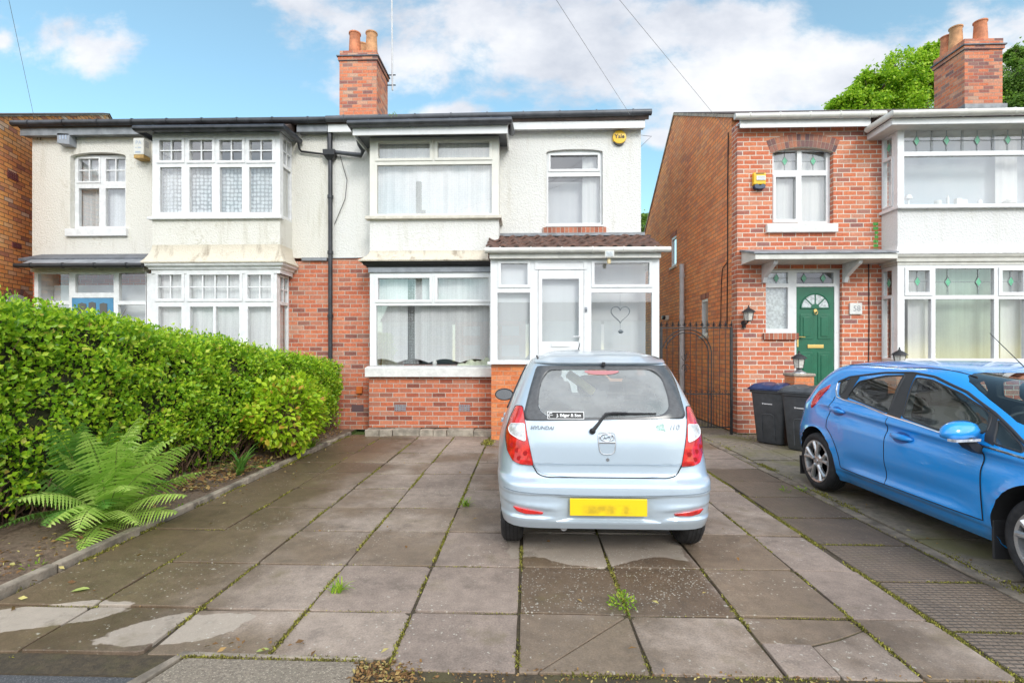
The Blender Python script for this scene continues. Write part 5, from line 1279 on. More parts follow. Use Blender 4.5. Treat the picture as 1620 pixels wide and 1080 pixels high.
# ================================================================== CARS
M['badge_metal'] = simple('badge_metal', (.22, .23, .25), .25, .8)
class Car:
    """horizontal slices: half width W(z), rear yr(z), front yf(z); local y runs from the rear bumper forward"""
    def __init__(s, W, yr, yf, n=6.0, m=5.0, disp=None, rdisp=None, nf=None):
        s.nf = nf
        s.t = {k_: (np.array([p[0] for p in t]), np.array([p[1] for p in t])) for k_, t in dict(W=W, yr=yr, yf=yf).items()}
        s.n, s.m = n, m; s.disp = disp; s.rdisp = rdisp
        s.pch = {}
    def g(s, k_, z):
        zs, v = s.t[k_]
        # monotone-ish cubic (pchip)
        if k_ not in s.pch:
            h = np.diff(zs); dl = np.diff(v)/h; m = np.zeros(len(zs)); m[0] = dl[0]; m[-1] = dl[-1]
            for i in range(1, len(zs)-1):
                if dl[i-1]*dl[i] > 0:
                    w1 = 2*h[i]+h[i-1]; w2 = h[i]+2*h[i-1]; m[i] = (w1+w2)/(w1/dl[i-1]+w2/dl[i])
            s.pch[k_] = m
        m = s.pch[k_]; z = min(max(z, zs[0]), zs[-1]); i = int(min(np.searchsorted(zs, z, 'right')-1, len(zs)-2)); i = max(i, 0)
        h = zs[i+1]-zs[i]; t = (z-zs[i])/h
        return float((2*t**3-3*t*t+1)*v[i]+(t**3-2*t*t+t)*h*m[i]+(-2*t**3+3*t*t)*v[i+1]+(t**3-t*t)*h*m[i+1])
    def nn(s, z): return s.n if s.nf is None else s.nf(z)
    def dims(s, z): 
        a, b = s.g('yr', z), s.g('yf', z); return s.g('W', z), (a+b)/2, (b-a)/2
    def S(s, y, z):       # half width at (y,z)
        W, c, L = s.dims(z); r = min(.9999, abs(y-c)/L)
        x = W*(1-r**s.m)**(1/s.nn(z))
        return x+(s.disp(y, z) if s.disp else 0)
    def Rr(s, x, z):      # rear surface y at (x,z)
        W, c, L = s.dims(z); r = min(.9995, abs(x)/W)
        return c-L*(1-r**s.nn(z))**(1/s.m)+(s.rdisp(x, z) if s.rdisp else 0)
    def ring(s, z, N=132):
        W, c, L = s.dims(z)
        th = np.linspace(0, 2*np.pi, 2400, endpoint=False)
        cx, sn = np.cos(th), np.sin(th)
        x = W*np.sign(cx)*np.abs(cx)**(2/s.nn(z)); y = c+L*np.sign(sn)*np.abs(sn)**(2/s.m)
        d = np.hypot(np.diff(np.append(x, x[0])), np.diff(np.append(y, y[0])))
        # extra samples near the corners
        cum = np.concatenate([[0], np.cumsum(d)]); tt = np.linspace(0, cum[-1], N, endpoint=False)
        xi = np.interp(tt, cum, np.append(x, x[0])); yi = np.interp(tt, cum, np.append(y, y[0]))
        pts = []
        for a, b in zip(xi, yi):
            if s.disp:
                e = min(1, max(0, (1-abs((b-c)/L))/.06)); a2 = abs(a)/W; q = min(1, max(0, (a2-.85)/.1))
                a = a+math.copysign(1, a)*s.disp(b, z)*e*q
            if s.rdisp and b < c-L*.6: b = b+s.rdisp(a, z)
            pts.append((a, b, z))
        return pts
    def body(s, zs, N=132):
        mb = MB(); mb.rings([s.ring(z, N) for z in zs], cap0=True, cap1=True); return mb

def resample(poly, n, rad=0.0, it=0):
    """closed polygon -> n points by arc length, corners softened"""
    P = np.array(poly, float)
    if rad > 0:
        Q = []
        N = len(P)
        for i in range(N):
            a, b, c = P[i-1], P[i], P[(i+1) % N]
            u = a-b; v = c-b; lu, lv = np.linalg.norm(u), np.linalg.norm(v); r = min(rad, lu*.45, lv*.45)
            p0, p2 = b+u/lu*r, b+v/lv*r
            for t in np.linspace(0, 1, 7): Q.append((1-t)**2*p0+2*t*(1-t)*b+t*t*p2)
        P = np.array(Q)
    d = np.linalg.norm(np.roll(P, -1, 0)-P, axis=1); cum = np.concatenate([[0], np.cumsum(d)]); PP = np.vstack([P, P[:1]])
    t = np.linspace(0, cum[-1], n, endpoint=False)
    return np.column_stack([np.interp(t, cum, PP[:, 0]), np.interp(t, cum, PP[:, 1])])

def radial_patch(mb, poly, proj, off, rings=8, skirt=.012, inner=None, n=96, rad=.02, ctr=None):
    """fills a star-shaped outline (2-D) lying on a car surface; proj(a,b,off)->xyz"""
    P = resample(poly, n, rad)
    if inner is not None:
        Q = resample(inner, n, rad*1.5)
        # match starting angle
        c = Q.mean(0); ang = lambda A: np.arctan2(A[:, 1]-c[1], A[:, 0]-c[0])
        k0 = np.argmin(np.linalg.norm(Q-P[0], axis=1)); Q = np.roll(Q, -k0, 0)
    else:
        c = np.array(ctr) if ctr is not None else P.mean(0)
    rs = []
    if skirt: rs.append([proj(a, b, -skirt) for a, b in P])
    for i in range(rings+1):
        t = i/rings
        if inner is not None: A = P*(1-t)+Q*t
        else: A = P*(1-t*.985)+c*(t*.985)
        rs.append([proj(a, b, off) for a, b in A])
    if inner is not None and skirt: rs.append([proj(a, b, -skirt) for a, b in Q])
    mb.rings(rs, cap1=(inner is None))

def grid_patch(mb, xs, lo, hi, proj, off, nv=30, skirt=.01, gap=True):
    nu = len(xs)-1
    def P(i, j):
        ii = min(max(i-1, 0), nu); jj = min(max(j-1, 0), nv)
        x = xs[ii]; z = lo(x)+(hi(x)-lo(x))*jj/nv
        edge = i in (0, nu+2) or j in (0, nv+2)
        return proj(x, z, -skirt if edge else off)
    mb.grid(P, nu+2, nv+2)

def boolean(obj, cutters):
    for c in cutters:
        c.parent = obj.parent
        md = obj.modifiers.new('b', 'BOOLEAN'); md.operation = 'DIFFERENCE'; md.solver = 'EXACT'; md.object = c
    bpy.context.view_layer.update()
    dg = bpy.context.evaluated_depsgraph_get()
    me = bpy.data.meshes.new_from_object(obj.evaluated_get(dg))
    old = obj.data; obj.modifiers.clear(); obj.data = me; bpy.data.meshes.remove(old)
    for c in cutters:
        d = c.data; bpy.data.objects.remove(c); bpy.data.meshes.remove(d)
    for p in me.polygons: p.use_smooth = True
    me.set_sharp_from_angle(angle=R(40))

def cutter(mb, mats, idx):
    o = mb.build('cut', mats, None, fix=True)
    for p in o.data.polygons: p.material_index = idx
    return o

def wheel(parent, x, y, r, w, side, spokes, rim_r, name='wheel', label=None):
    """side=+1: outer face towards +x"""
    wh = MB(); 
    prof = [(rim_r+.005, -w/2+.012), (rim_r+.03, -w/2), (r-.035, -w/2), (r-.008, -w/2+.018), (r, -w/2+.04), (r, w/2-.04), (r-.008, w/2-.018), (r-.035, w/2), (rim_r+.03, w/2), (rim_r+.005, w/2-.012)]
    wh.lathe(prof, (x, y, r), 'x', 48, cap=False)
    for g_ in (-.045, -.015, .018, .048):
        pass
    ty = wh.build('wheel', M['rubber'], parent, local=True, smooth=True)
    gm = MB()
    for g_ in (-.042, -.014, .014, .042):
        gm.lathe([(r+.0006, g_-.004), (r+.0012, g_-.004), (r+.0012, g_+.004), (r+.0006, g_+.004)], (x, y, r), 'x', 48, cap=False)
    gm.build('tread_groove', M['dark'], ty, local=True)
    xo = x+side*(w/2-.012)
    rm = MB()
    rm.lathe([(rim_r+.008, side*(-.0)+0), (rim_r+.006, side*.006), (rim_r-.014, side*.002), (rim_r-.022, -side*.03), (rim_r-.03, -side*.10)], (xo, y, r), 'x', 48, cap=False)
    rm.lathe([(.075, -side*.02), (.062, -side*.004), (.02, side*.0)], (xo, y, r), 'x', 24)
    for i in range(spokes):
        a = 2*math.pi*i/spokes+.3
        for da in (-.17, .17):
            p0 = (xo-side*.012, y+.05*math.cos(a), r+.05*math.sin(a)); p1 = (xo-side*.010, y+.115*math.cos(a+da*.55), r+.115*math.sin(a+da*.55)); p2 = (xo-side*.008, y+(rim_r-.008)*math.cos(a+da*1.35), r+(rim_r-.008)*math.sin(a+da*1.35))
            rm.tube([p0, p1, p2], [.026, .023, .029], 8, flat=.8)
    rm.build('alloy_rim', M['alloy'], ty, local=True, smooth=True)
    dk = MB(); dk.lathe([(rim_r-.01, -side*.06), (.03, -side*.06)], (xo, y, r), 'x', 32, cap=True); dk.lathe([(.11, -side*.045), (.03, -side*.045)], (xo, y, r), 'x', 32, cap=True); dk.build('brake_disc', M['bumper_trim'], ty, local=True)
    hb = MB(); hb.lathe([(.027, side*.001), (.024, side*.006)], (xo, y, r), 'x', 20); hb.build('hub_cap', M['steel'], ty, local=True)
    return ty

def seat(mb, x, y, z0, dirn=1, h=.62, head=True):
    """seat back facing +y"""
    mb.rings([[(x+a*w, y+b*d+dy, z) for a, b in ((-1, -1), (1, -1), (1, 1), (-1, 1))] for w, d, z, dy in ((.20, .06, z0, .05), (.25, .07, z0+.1, .04), (.255, .07, z0+h*.7, -.06), (.21, .055, z0+h, -.11))], cap0=True, cap1=True)
    if head: mb.rings([[(x+a*w, y+b*d-.13, z) for a, b in ((-1, -1), (1, -1), (1, 1), (-1, 1))] for w, d, z in ((.10, .035, z0+h+.03), (.135, .05, z0+h+.07), (.135, .05, z0+h+.17), (.10, .035, z0+h+.21))], cap0=True, cap1=True)

# ------------------------------------------------------------------ small pale-blue hatchback, rear towards the camera
W_ = [(.20, .762), (.265, .785), (.36, .798), (.50, .806), (.62, .808), (.75, .80), (.87, .775), (1.0, .73), (1.1, .69), (1.2, .645), (1.27, .613), (1.38, .548), (1.43, .49), (1.465, .41), (1.488, .30), (1.50, .15)]
YR_ = [(.20, .09), (.27, .045), (.34, .012), (.44, .0), (.52, .002), (.562, .006), (.578, .020), (.602, .076), (.64, .088), (.80, .095), (.95, .122), (1.0, .137), (1.12, .195), (1.25, .275), (1.35, .345), (1.385, .372), (1.41, .40), (1.43, .46), (1.465, .66), (1.488, .95), (1.50, 1.4)]
YF_ = [(.20, 3.42), (.3, 3.54), (.45, 3.565), (.6, 3.54), (.72, 3.45), (.80, 3.25), (.88, 2.95), (.93, 2.78), (1.05, 2.58), (1.2, 2.33), (1.35, 2.06), (1.43, 1.88), (1.465, 1.75), (1.488, 1.62), (1.50, 1.5)]
def sm(t): t = min(1, max(0, t)); return t*t*(3-2*t)
def rdisp10(x, z):
    d = 0
    ax = abs(x)
    # number plate recess
    d += .028*sm((.33-ax+ (.46-z)*.25)/.04)*sm((.50-z)/.015)*sm((z-.315)/.02)
    # bumper swage line
    d += .010*sm((.508-z)/.012)*sm((z-.40)/.06)*sm((ax-.30)/.08)
    # lower lamp pockets
    d += .022*sm((ax-.36)/.08)*sm((z-.335)/.02)*sm((.435-z+ (ax-.6)*.12)/.03)*sm((.78-ax)/.05)
    # hatch lower swage
    d += .012*sm((.70-z)/.012)*sm((z-.60)/.03)*sm((.62-ax)/.05)
    return d
C1 = Car(W_, YR_, YF_, 7.0, 5.6, rdisp=rdisp10, nf=lambda z: 9.5-2.5*sm((z-.55)/.25))
SB = thing('parked_car', 'pale silver blue small hatchback parked tail first towards us with a yellow plate', 'car', (.553, 3.395, 0), R(-.6))
pm_ = [M['silver_paint'], M['dark'], M['seat']]
zs1 = sorted(set(list(np.arange(.265, .66, .009))+list(np.arange(.66, 1.36, .0155))+list(np.arange(1.36, 1.501, .007))))
bo = C1.body(zs1, 150).build('body', pm_, SB, local=True, fix=True)
cuts = []
cv = Car([(z, w-.055) for z, w in W_], [(z, y+.07) for z, y in YR_], [(z, y-.07 if z > .95 else min(y-.07, 2.55)) for z, y in YF_], 6.5, 5.0)
cavb = MB(); rsv = []
for z in np.linspace(.40, 1.44, 60):
    rsv.append([(p[0], p[1], z) for p in cv.ring(z+.045 if z > 1.3 else z, 90)])
cavb.rings(rsv, cap0=True, cap1=True); cuts.append(cutter(cavb, pm_, 2))
RW, WY1, WY2 = .288, .565, 2.90
for y in (WY1, WY2):
    for s_ in (-1, 1):
        mb = MB(); mb.lathe([(.322, min(s_*.52, s_*.95)), (.322, max(s_*.52, s_*.95))], (0, y, RW+.02), 'x', 48); cuts.append(cutter(mb, pm_, 1))
def rp(px, py):       # photo pixel -> (x,z) on the rear of the small car
    y = 3.5
    for _ in range(12):
        p = at(px, py, y); x, z = p.x-.553, p.z; y = 3.395+C1.Rr(max(-.75, min(.75, x)), max(.25, min(1.49, z)))
    return (x, z)
band = [rp(*p) for p in ((848, 578), (1053, 577), (1068, 605), (1083, 655), (1081, 661), (955, 664), (829, 664.5), (827, 657), (838, 612))]
clear = [rp(*p) for p in ((868, 585), (1025, 584), (1044, 596), (1054, 622), (1058, 645), (1047, 656), (1000, 659.5), (905, 660), (862, 657), (851, 645), (852, 622), (857, 600))]
rpj = lambda x, z, o: (x, C1.Rr(x, z)-o, z)
mb = MB(); cp = resample(clear, 60, .03); mb.prism([tuple(p) for p in cp], 'y', -.3, .85); cuts.append(cutter(mb, pm_, 2))
# side windows
def spoly(pts): return pts
sideW = [[(.72, 1.02), (1.30, .965), (1.30, 1.34), (.95, 1.34), (.80, 1.26)], [(1.40, .955), (2.42, .93), (2.30, 1.04), (1.95, 1.29), (1.78, 1.345), (1.40, 1.345)]]
for P in sideW:
    mb = MB(); mb.prism([tuple(p) for p in resample(P, 40, .05)], 'x', -1, 1); cuts.append(cutter(mb, pm_, 2))
wsP = [(-.60, .985), (.60, .985), (.50, 1.33), (.44, 1.385), (-.44, 1.385), (-.50, 1.33)]
mb = MB(); mb.prism([tuple(p) for p in resample(wsP, 50, .05)], 'y', 1.75, 3.2); cuts.append(cutter(mb, pm_, 2))
boolean(bo, cuts)
# tailgate panel with its lips
TG = MB()
def tg_hw(z):        # half width of the tailgate at height z
    return np.interp(z, [.612, .66, .69, .80, .95, 1.0, 1.2, 1.384], [.455, .497, .515, .535, .575, .590, .545, .487])
def tgP(i, j):
    nv, nu = 46, 48
    jj = min(max(j-1, 0), nv); ii = min(max(i-1, 0), nu)
    z = .612+(1.006-.612)*jj/nv; h = tg_hw(z); x = -h+2*h*ii/nu
    z2 = z+ (.018*(x/h)**2*(1-jj/nv))*sm((abs(x)/h-.4)/.6)
    e = i in (0, nu+2) or j in (0, nv+2)
    return (x, C1.Rr(x, z2)-(.006 if not e else -.010), z2)
TG.grid(tgP, 50, 48); tg = TG.build('tailgate', M['silver_paint'], SB, local=True, smooth=True)
seamb = MB(); pts = []
for z in np.linspace(1.0, .66, 18): pts.append((-tg_hw(z)-.004, z))
pts += [(-.485, .632), (-.46, .618), (-.43, .611)]; pts += [(x, .6075) for x in np.linspace(-.40, .40, 20)]
pts += [(-p[0], p[1]) for p in pts[:21]][::-1]
seamb.tube([(x, C1.Rr(x, z)-.0015, z) for x, z in pts], .004, 6); seamb.build('panel_gap', M['dark'], tg, local=True)
mb = MB(); radial_patch(mb, band, rpj, .0085, rings=4, inner=clear, n=120, rad=.025, skirt=.004); bnd = mb.build('window_band', M['frit'], tg, local=True, smooth='all')
mb = MB(); radial_patch(mb, clear, rpj, .004, rings=5, skirt=0, n=90, rad=.03); mb.build('rear_window', M['rear_glass'], tg, local=True, smooth='all')
# roof-edge spoiler lip and brake light
mb = MB()
rs = []
for x in np.linspace(-.50, .50, 30):
    y = C1.Rr(x, 1.392); rs.append([(x, y-.035+.03*(abs(x)/.5)**6, 1.388), (x, y-.04+.03*(abs(x)/.5)**6, 1.398), (x, y+.02, 1.415), (x, y+.08, 1.424), (x, y+.08, 1.39)])
mb.rings(rs, close=True, cap0=True, cap1=True); sp_ = mb.build('roof_spoiler', M['silver_paint'], SB, local=True, smooth=True)
a = rp(924, 586); b = rp(977, 585); mb = MB(); mb.grid(lambda i, j: rpj(a[0]+(b[0]-a[0])*i/10, a[1]-.028*j/2*(1-.6*abs(i/5-1)**3), .010), 10, 2); mb.build('brake_light', simple('pinkish_brake_light', (.42, .17, .18), .25), tg, local=True)
a = rp(953, 577); mb = MB(); y = C1.Rr(a[0], 1.385); mb.box(a[0]-.012, a[0]+.012, y-.05, y-.02, 1.372, 1.402); mb.build('washer_jet', M['black'], sp_, local=True, bevel=.004)
# tail lamps
for s_ in (-1, 1):
    out = [rp(815, 641), rp(826, 641.5), rp(828, 655), rp(834, 690), rp(843.5, 735.5), rp(826, 734), rp(811, 728), rp(802, 711), rp(799, 692), rp(800, 678), rp(806, 660)]
    out = [(-abs(x), z) for x, z in out]; wl_ = [rp(*p) for p in ((808, 668.5), (829, 669), (831, 697), (820, 693), (806, 684), (803.5, 676))]
    flip = lambda P: [(-x*1.0*(-s_ if s_ < 0 else -1)*(-1 if s_ < 0 else 1), z) for x, z in P]
    f = (lambda P: P) if s_ < 0 else (lambda P: [(-x, z) for x, z in P][::-1])
    mb = MB(); radial_patch(mb, f(out), lambda x, z, o: (x, C1.Rr(x, z)-o, z), .014, rings=10, n=110, rad=.015, ctr=None); lp_ = mb.build('tail_lamp', M['red_lens'], SB, local=True, smooth=True)
    mb = MB(); radial_patch(mb, f(wl_), lambda x, z, o: (x, C1.Rr(x, z)-o, z), .0172, rings=5, n=60, rad=.012); mb.build('reversing_lens', M['clear_lens'], lp_, local=True, smooth=True)
    mb = MB(); P = resample(f(wl_), 60, .012); mb.tube([(x, C1.Rr(x, z)-.0165, z) for x, z in P], .0035, 6, closed=True); mb.build('lens_rim', M['white_print'], lp_, local=True)
    mb = MB(); P = resample(f(out), 90, .012); mb.tube([(x, C1.Rr(x, z)-.004, z) for x, z in P], .004, 6, closed=True); mb.build('lamp_gap', M['dark'], lp_, local=True)
    mb = MB()
    for (px_, py_) in ((818, 711), (821, 724), (831, 716), (810, 703)):
        x, z = rp(px_, py_); x = x if s_ < 0 else -x; mb.lathe([(.017, 0), (.012, .0035), (.004, .001)], (x, C1.Rr(x, z)-.0185, z), 'y', 16)
    mb.build('bulb_ring', simple('deep_red_lens', (.36, .008, .008), .1, coat=1), lp_, local=True, smooth=True)
    ref = [rp(811, 800), rp(822, 803), rp(860, 810), rp(858, 813), rp(832, 812.5), rp(818, 808)]
    mb = MB(); radial_patch(mb, f(ref), lambda x, z, o: (x, C1.Rr(x, z)-o, z), .008, rings=4, n=50, rad=.004); mb.build('reflector', M['red_lens'], SB, local=True, smooth='all')
# bumper seam, plate, badge, handle, wiper, writing
mb = MB(); mb.tube([(x, C1.Rr(x, .505)-.001, .505+.02*(abs(x)/.7)**2) for x in np.linspace(-.72, .72, 40)], .0035, 6); mb.build('bumper_line', simple('bumper_crease_shade', (.20, .24, .28), .5), SB, local=True)  # body colour darkened into a line, painted shade of the bumper crease
a = rp(901.5, 783.5); b = rp(1021.5, 818); yp = -.004; zc_ = (a[1]+b[1])/2
mb = MB(); mb.box(a[0], a[0]+.52, yp, yp+.012, zc_-.058, zc_+.058)
PLT = mb.build('number_plate', M['plate'], SB, local=True, bevel=.003)
a = rp(960, 700); hx, hz = a
mb = MB(); P = resample([(hx-.058, hz+.068), (hx+.058, hz+.068), (hx+.061, hz+.02), (hx+.049, hz-.078), (hx-.049, hz-.078), (hx-.061, hz+.02)], 60, .035)
y0 = C1.Rr(hx, hz)
mb.tube([(x, C1.Rr(x, z)-.008, z) for x, z in P], .0045, 8, closed=True); mb.build('handle_rim', M['alloy'], tg, local=True, smooth=True)
mb = MB(); mb.prism([(hx-.055, hz+.0), (hx+.055, hz+.0), (hx+.047, hz-.06), (hx+.03, hz-.077), (hx-.03, hz-.077), (hx-.047, hz-.06)], 'y', C1.Rr(hx, hz-.03)-.0095, C1.Rr(hx, hz-.03)); hd = mb.build('boot_handle', M['silver_paint'], tg, local=True)
mb = MB(); mb.box(hx-.056, hx+.056, C1.Rr(hx, hz)-.016, C1.Rr(hx, hz)-.002, hz-.004, hz+.008); mb.build('handle_grip', M['chrome'], tg, local=True, bevel=.003)
bz_ = hz+.036; mb = MB(); mb.tube([(hx+.047*math.cos(t), C1.Rr(hx, bz_)-.012, bz_+.026*math.sin(t)) for t in np.linspace(0, 2*math.pi, 32, endpoint=False)], .0045, 8, closed=True)
mb.tube([(hx-.030, C1.Rr(hx, bz_)-.012, bz_-.014), (hx-.018, C1.Rr(hx, bz_)-.012, bz_+.017)], .0042, 6); mb.tube([(hx+.018, C1.Rr(hx, bz_)-.012, bz_-.017), (hx+.030, C1.Rr(hx, bz_)-.012, bz_+.014)], .0042, 6)
mb.tube([(hx-.024, C1.Rr(hx, bz_)-.012, bz_-.002), (hx-.005, C1.Rr(hx, bz_)-.012, bz_-.005), (hx+.008, C1.Rr(hx, bz_)-.012, bz_+.005), (hx+.024, C1.Rr(hx, bz_)-.012, bz_+.001)], .004, 6); mb.build('badge', M['chrome'], tg, local=True, smooth=True)
a = rp(961, 726.5); mb = MB(); mb.lathe([(.012, 0), (.010, .004)], (a[0], C1.Rr(*a)-.009, a[1]), 'y', 16); mb.build('boot_lock', M['steel'], tg, local=True)
def rear_text(body, px, py, size, mat, name, sx=1.0, **kw):
    x, z = rp(px, py); y = C1.Rr(x, z); dy = (C1.Rr(x, z+.03)-C1.Rr(x, z-.03))/.06; dx_ = (C1.Rr(x+.03, z)-C1.Rr(x-.03, z))/.06
    Mx = Matrix.Translation((x, y-.0085, z)) @ Matrix.Rotation(math.atan(dx_), 4, 'Z') @ Matrix.Rotation(R(90)-math.atan(dy), 4, 'X') @ Matrix.Diagonal((sx, 1, 1, 1))
    return text_mesh(body, size, Mx, mat, name, tg, local=True, **kw)
rear_text('HYUNDAI', 857, 676.5, .034, M['badge_metal'], 'badge_lettering', sx=1.08, shear=.25, bold=.0008, extrude=.002)
rear_text('i10', 1066, 675.5, .052, M['badge_metal'], 'badge_lettering', sx=1.1, shear=.25, bold=.0012, extrude=.002)
x, z = rp(894.5, 656.5); wst, hst = .258, .050
def flat_on_rear(x0, x1, z0, z1, o, mat, name, par):
    mb = MB(); mb.grid(lambda i, j: rpj(x0+(x1-x0)*i/12, z0+(z1-z0)*j/3, o), 12, 3); return mb.build(name, mat, par, local=True)
st = flat_on_rear(x-wst/2, x+wst/2, z-hst/2, z+hst/2, .0095, M['white_print'], 'window_sticker', tg)
flat_on_rear(x-wst/2+.004, x+wst/2-.004, z-hst/2+.004, z+hst/2-.004, .0102, M['black_print'], 'window_sticker', tg)
def sticker_text(body, xo, size, name, **kw):
    dy = (C1.Rr(x, z+.03)-C1.Rr(x, z-.03))/.06
    zz_ = z; Mx = Matrix.Translation((x+xo, C1.Rr(x+xo, zz_)-.0125, zz_)) @ Matrix.Rotation((C1.Rr(x+.05, z)-C1.Rr(x-.05, z))/.1, 4, 'Z') @ Matrix.Rotation(R(90)-math.atan(dy), 4, 'X')
    return text_mesh(body, size, Mx, M['white_print'], name, tg, local=True, extrude=.0003, **kw)
sticker_text('J. Edgar & Son', .022, .030, 'sticker_lettering', bold=.0007)
mb = MB(); mb.tube([(x-.104+.016*math.cos(R(q)), C1.Rr(x-.1, z)-.0125, z+.016*math.sin(R(q))) for q in range(60, 301, 20)], .0035, 5); mb.tube([(x-.114, C1.Rr(x-.1, z)-.0125, z), (x-.090, C1.Rr(x-.1, z)-.0125, z)], .0025, 5); mb.build('sticker_emblem', M['white_print'], tg, local=True)
# pale green butterfly sticker
x, z = rp(1046, 676.5); mb = MB()
rb_ = random.Random(5)
for (dx, dz, r1, r2, ang) in ((-.020, .012, .024, .013, 30), (.008, .016, .020, .011, 100), (-.006, -.008, .018, .010, -20), (.016, -.010, .015, .008, -60), (-.026, -.012, .012, .007, 10)):
    P = [(x+dx+r1*math.cos(t)*math.cos(R(ang))-r2*math.sin(t)*math.sin(R(ang)), z+dz+r1*math.cos(t)*math.sin(R(ang))+r2*math.sin(t)*math.cos(R(ang))) for t in np.linspace(0, 6.28, 14, endpoint=False)]
    mb.add([rpj(a_, b_, .0072+.0003*len(mb.v)/14) for a_, b_ in P], [tuple(range(14))])
mb.build('flower_sticker', simple('pale_green_print', (.36, .52, .47), .5, nscale=60, namt=.4), tg, local=True)
# wiper
pw = rp(936.5, 681); pe = rp(957, 654); pe2 = rp(968, 652.5); p3 = rp(1037, 653.5)
mb = MB(); P3 = lambda p, o: (p[0], C1.Rr(p[0], p[1])-o, p[1])
mb.tube([P3(pw, .022), P3(((pw[0]+pe[0])/2, (pw[1]+pe[1])/2), .028), P3(pe, .030), P3(pe2, .030), P3(((pe2[0]*2+p3[0])/3, pe2[1]), .028)], [.015, .012, .011, .010, .008], 8); mb.tube([P3((pe2[0]-.01, pe2[1]-.004), .018), P3(((pe2[0]+p3[0])/2, pe2[1]-.004), .016), P3(p3, .014)], [.009, .008, .005], 8)
mb.lathe([(.022, 0), (.018, .02)], (pw[0], C1.Rr(*pw)-.024, pw[1]), 'y', 16); mb.build('wiper', M['black'], tg, local=True, smooth=True)
# side glass, mirrors, roof strips, aerial, wheels, interior
for P in sideW:
    for s_ in (-1, 1):
        mb = MB(); radial_patch(mb, P, lambda y, z, o: (s_*(C1.S(y, z)+o), y, z), -.004, rings=4, skirt=0, n=60, rad=.05); mb.build('side_window', M['car_glass'], SB, local=True, smooth='all')
        mb = MB(); Q = resample(P, 60, .05); mb.tube([(s_*(C1.S(y, z)+.001), y, z) for y, z in Q], .009, 6, closed=True); mb.build('window_seal', M['black'], SB, local=True)
def front_y(x, z):
    W, c, L = C1.dims(z); r = min(.999, abs(x)/W); return c+L*(1-r**C1.nn(z))**(1/C1.m)
mb = MB(); radial_patch(mb, wsP, lambda x, z, o: (x, front_y(x, z)+o, z), -.004, rings=5, skirt=0, n=70, rad=.05); mb.build('windscreen', M['car_glass'], SB, local=True, smooth='all')
for s_ in (-1, 1):
    mb = MB(); pts = []
    for y in np.linspace(.52, 2.0, 24):
        # highest z at which the section is .47 wide
        z = 1.40
        while z < 1.495 and C1.S(y, z) > .475: z += .002
        pts.append((s_*.475, y, z-.002))
    mb.tube(pts, .009, 6); mb.build('roof_strip', M['bumper_trim'], SB, local=True)
    mx_ = MB(); mx_.rings([[(s_*(.83+.105*math.cos(t)*q), 2.18+dy, 1.005+.068*math.sin(t)*q) for t in np.linspace(0, 6.28, 20, endpoint=False)] for dy, q in ((-.045, .93), (-.03, 1.0), (.03, .95), (.07, .7), (.085, .3))], cap0=True, cap1=True)
    mx_.tube([(s_*.68, 2.20, .955), (s_*.75, 2.19, .965), (s_*.80, 2.18, .985)], .022, 8)
    mo = mx_.build('door_mirror', M['black'], SB, local=True, smooth=True)
    mg = MB(); mg.add([(s_*(.83+.092*math.cos(t)), 2.134, 1.005+.056*math.sin(t)) for t in np.linspace(0, 6.28, 24, endpoint=False)], [tuple(range(24))]); mg.build('mirror_glass', M['chrome'], mo, local=True)
    # doors: one panel each with its handle
    for (ya, yb_) in ((1.0, 1.37), (1.385, 2.45)):
        xs = np.linspace(ya, yb_, 14); mb = MB()
        grid_patch(mb, xs, lambda y: max(.32, .33+ (.62-abs(y-WY1)*1.1 if abs(y-WY1) < .5 else 0)*.8), lambda y: .93, lambda y, z, o: (s_*(C1.S(y, z)+o), y, z), .003, 20)
        dr_ = mb.build('door', M['silver_paint'], SB, local=True, smooth=True)
        mb = MB(); yh = ya+.16; mb.tube([(s_*(C1.S(yh, .86)+.012), yh-.07, .86), (s_*(C1.S(yh, .86)+.018), yh, .862), (s_*(C1.S(yh, .86)+.012), yh+.07, .86)], .012, 8); mb.build('handle', M['silver_paint'], dr_, local=True, smooth=True)
mb = MB(); mb.tube([(-.035, 1.93, 1.455), (-.035, 1.93, 1.475), (-.02, 1.86, 1.57)], [.012, .007, .003], 8); mb.build('aerial', M['black'], SB, local=True)
for s_ in (-1, 1):
    for y in (WY1, WY2): wheel(SB, s_*.672, y, RW, .165, s_, 7, .195)
mb = MB(); 
for x in (-.36, .36): seat(mb, x, 1.75, .62, h=.56)
for x in (-.38, 0, .38): seat(mb, x, 1.0, .62, h=.45, head=True)
mb.box(-.6, .6, .3, .34, .45, .92)
mb.build('seats', M['seat'], SB, local=True, bevel=.03)
mb = MB(); mb.box(-.62, .62, 2.35, 2.58, .7, .99); mb.tube([(-.36+.17*math.cos(t), 2.2+.05*math.sin(t), .95+.17*math.sin(t)) for t in np.linspace(0, 6.28, 20, endpoint=False)], .014, 6, closed=True); mb.build('dashboard', M['bumper_trim'], SB, local=True, bevel=.02)
mb = MB(); a = Vector((-.22, .62, 1.30)); b = Vector((-.02, .70, 1.155)); mb.tube([a, b], .035, 12); yr_ = mb.build('yellow_roll', simple('pale_yellow_fabric', (.90, .78, .28), .7, nscale=15, namt=.1), None, smooth=True)
yr_.location = SB.location; tag(yr_, 'yellow rolled cloth lying inside the silver blue hatchback behind its rear window', 'roll')
mb = MB(); mb.tube([(-.30, .07, .262), (-.30, .3, .262)], .024, 12); mb.build('exhaust_pipe', M['steel'], SB, local=True, smooth=True)
mb = MB(); mb.box(-.5, .5, .28, 3.3, .245, .33); mb.build('underbody', M['dark'], SB, local=True)

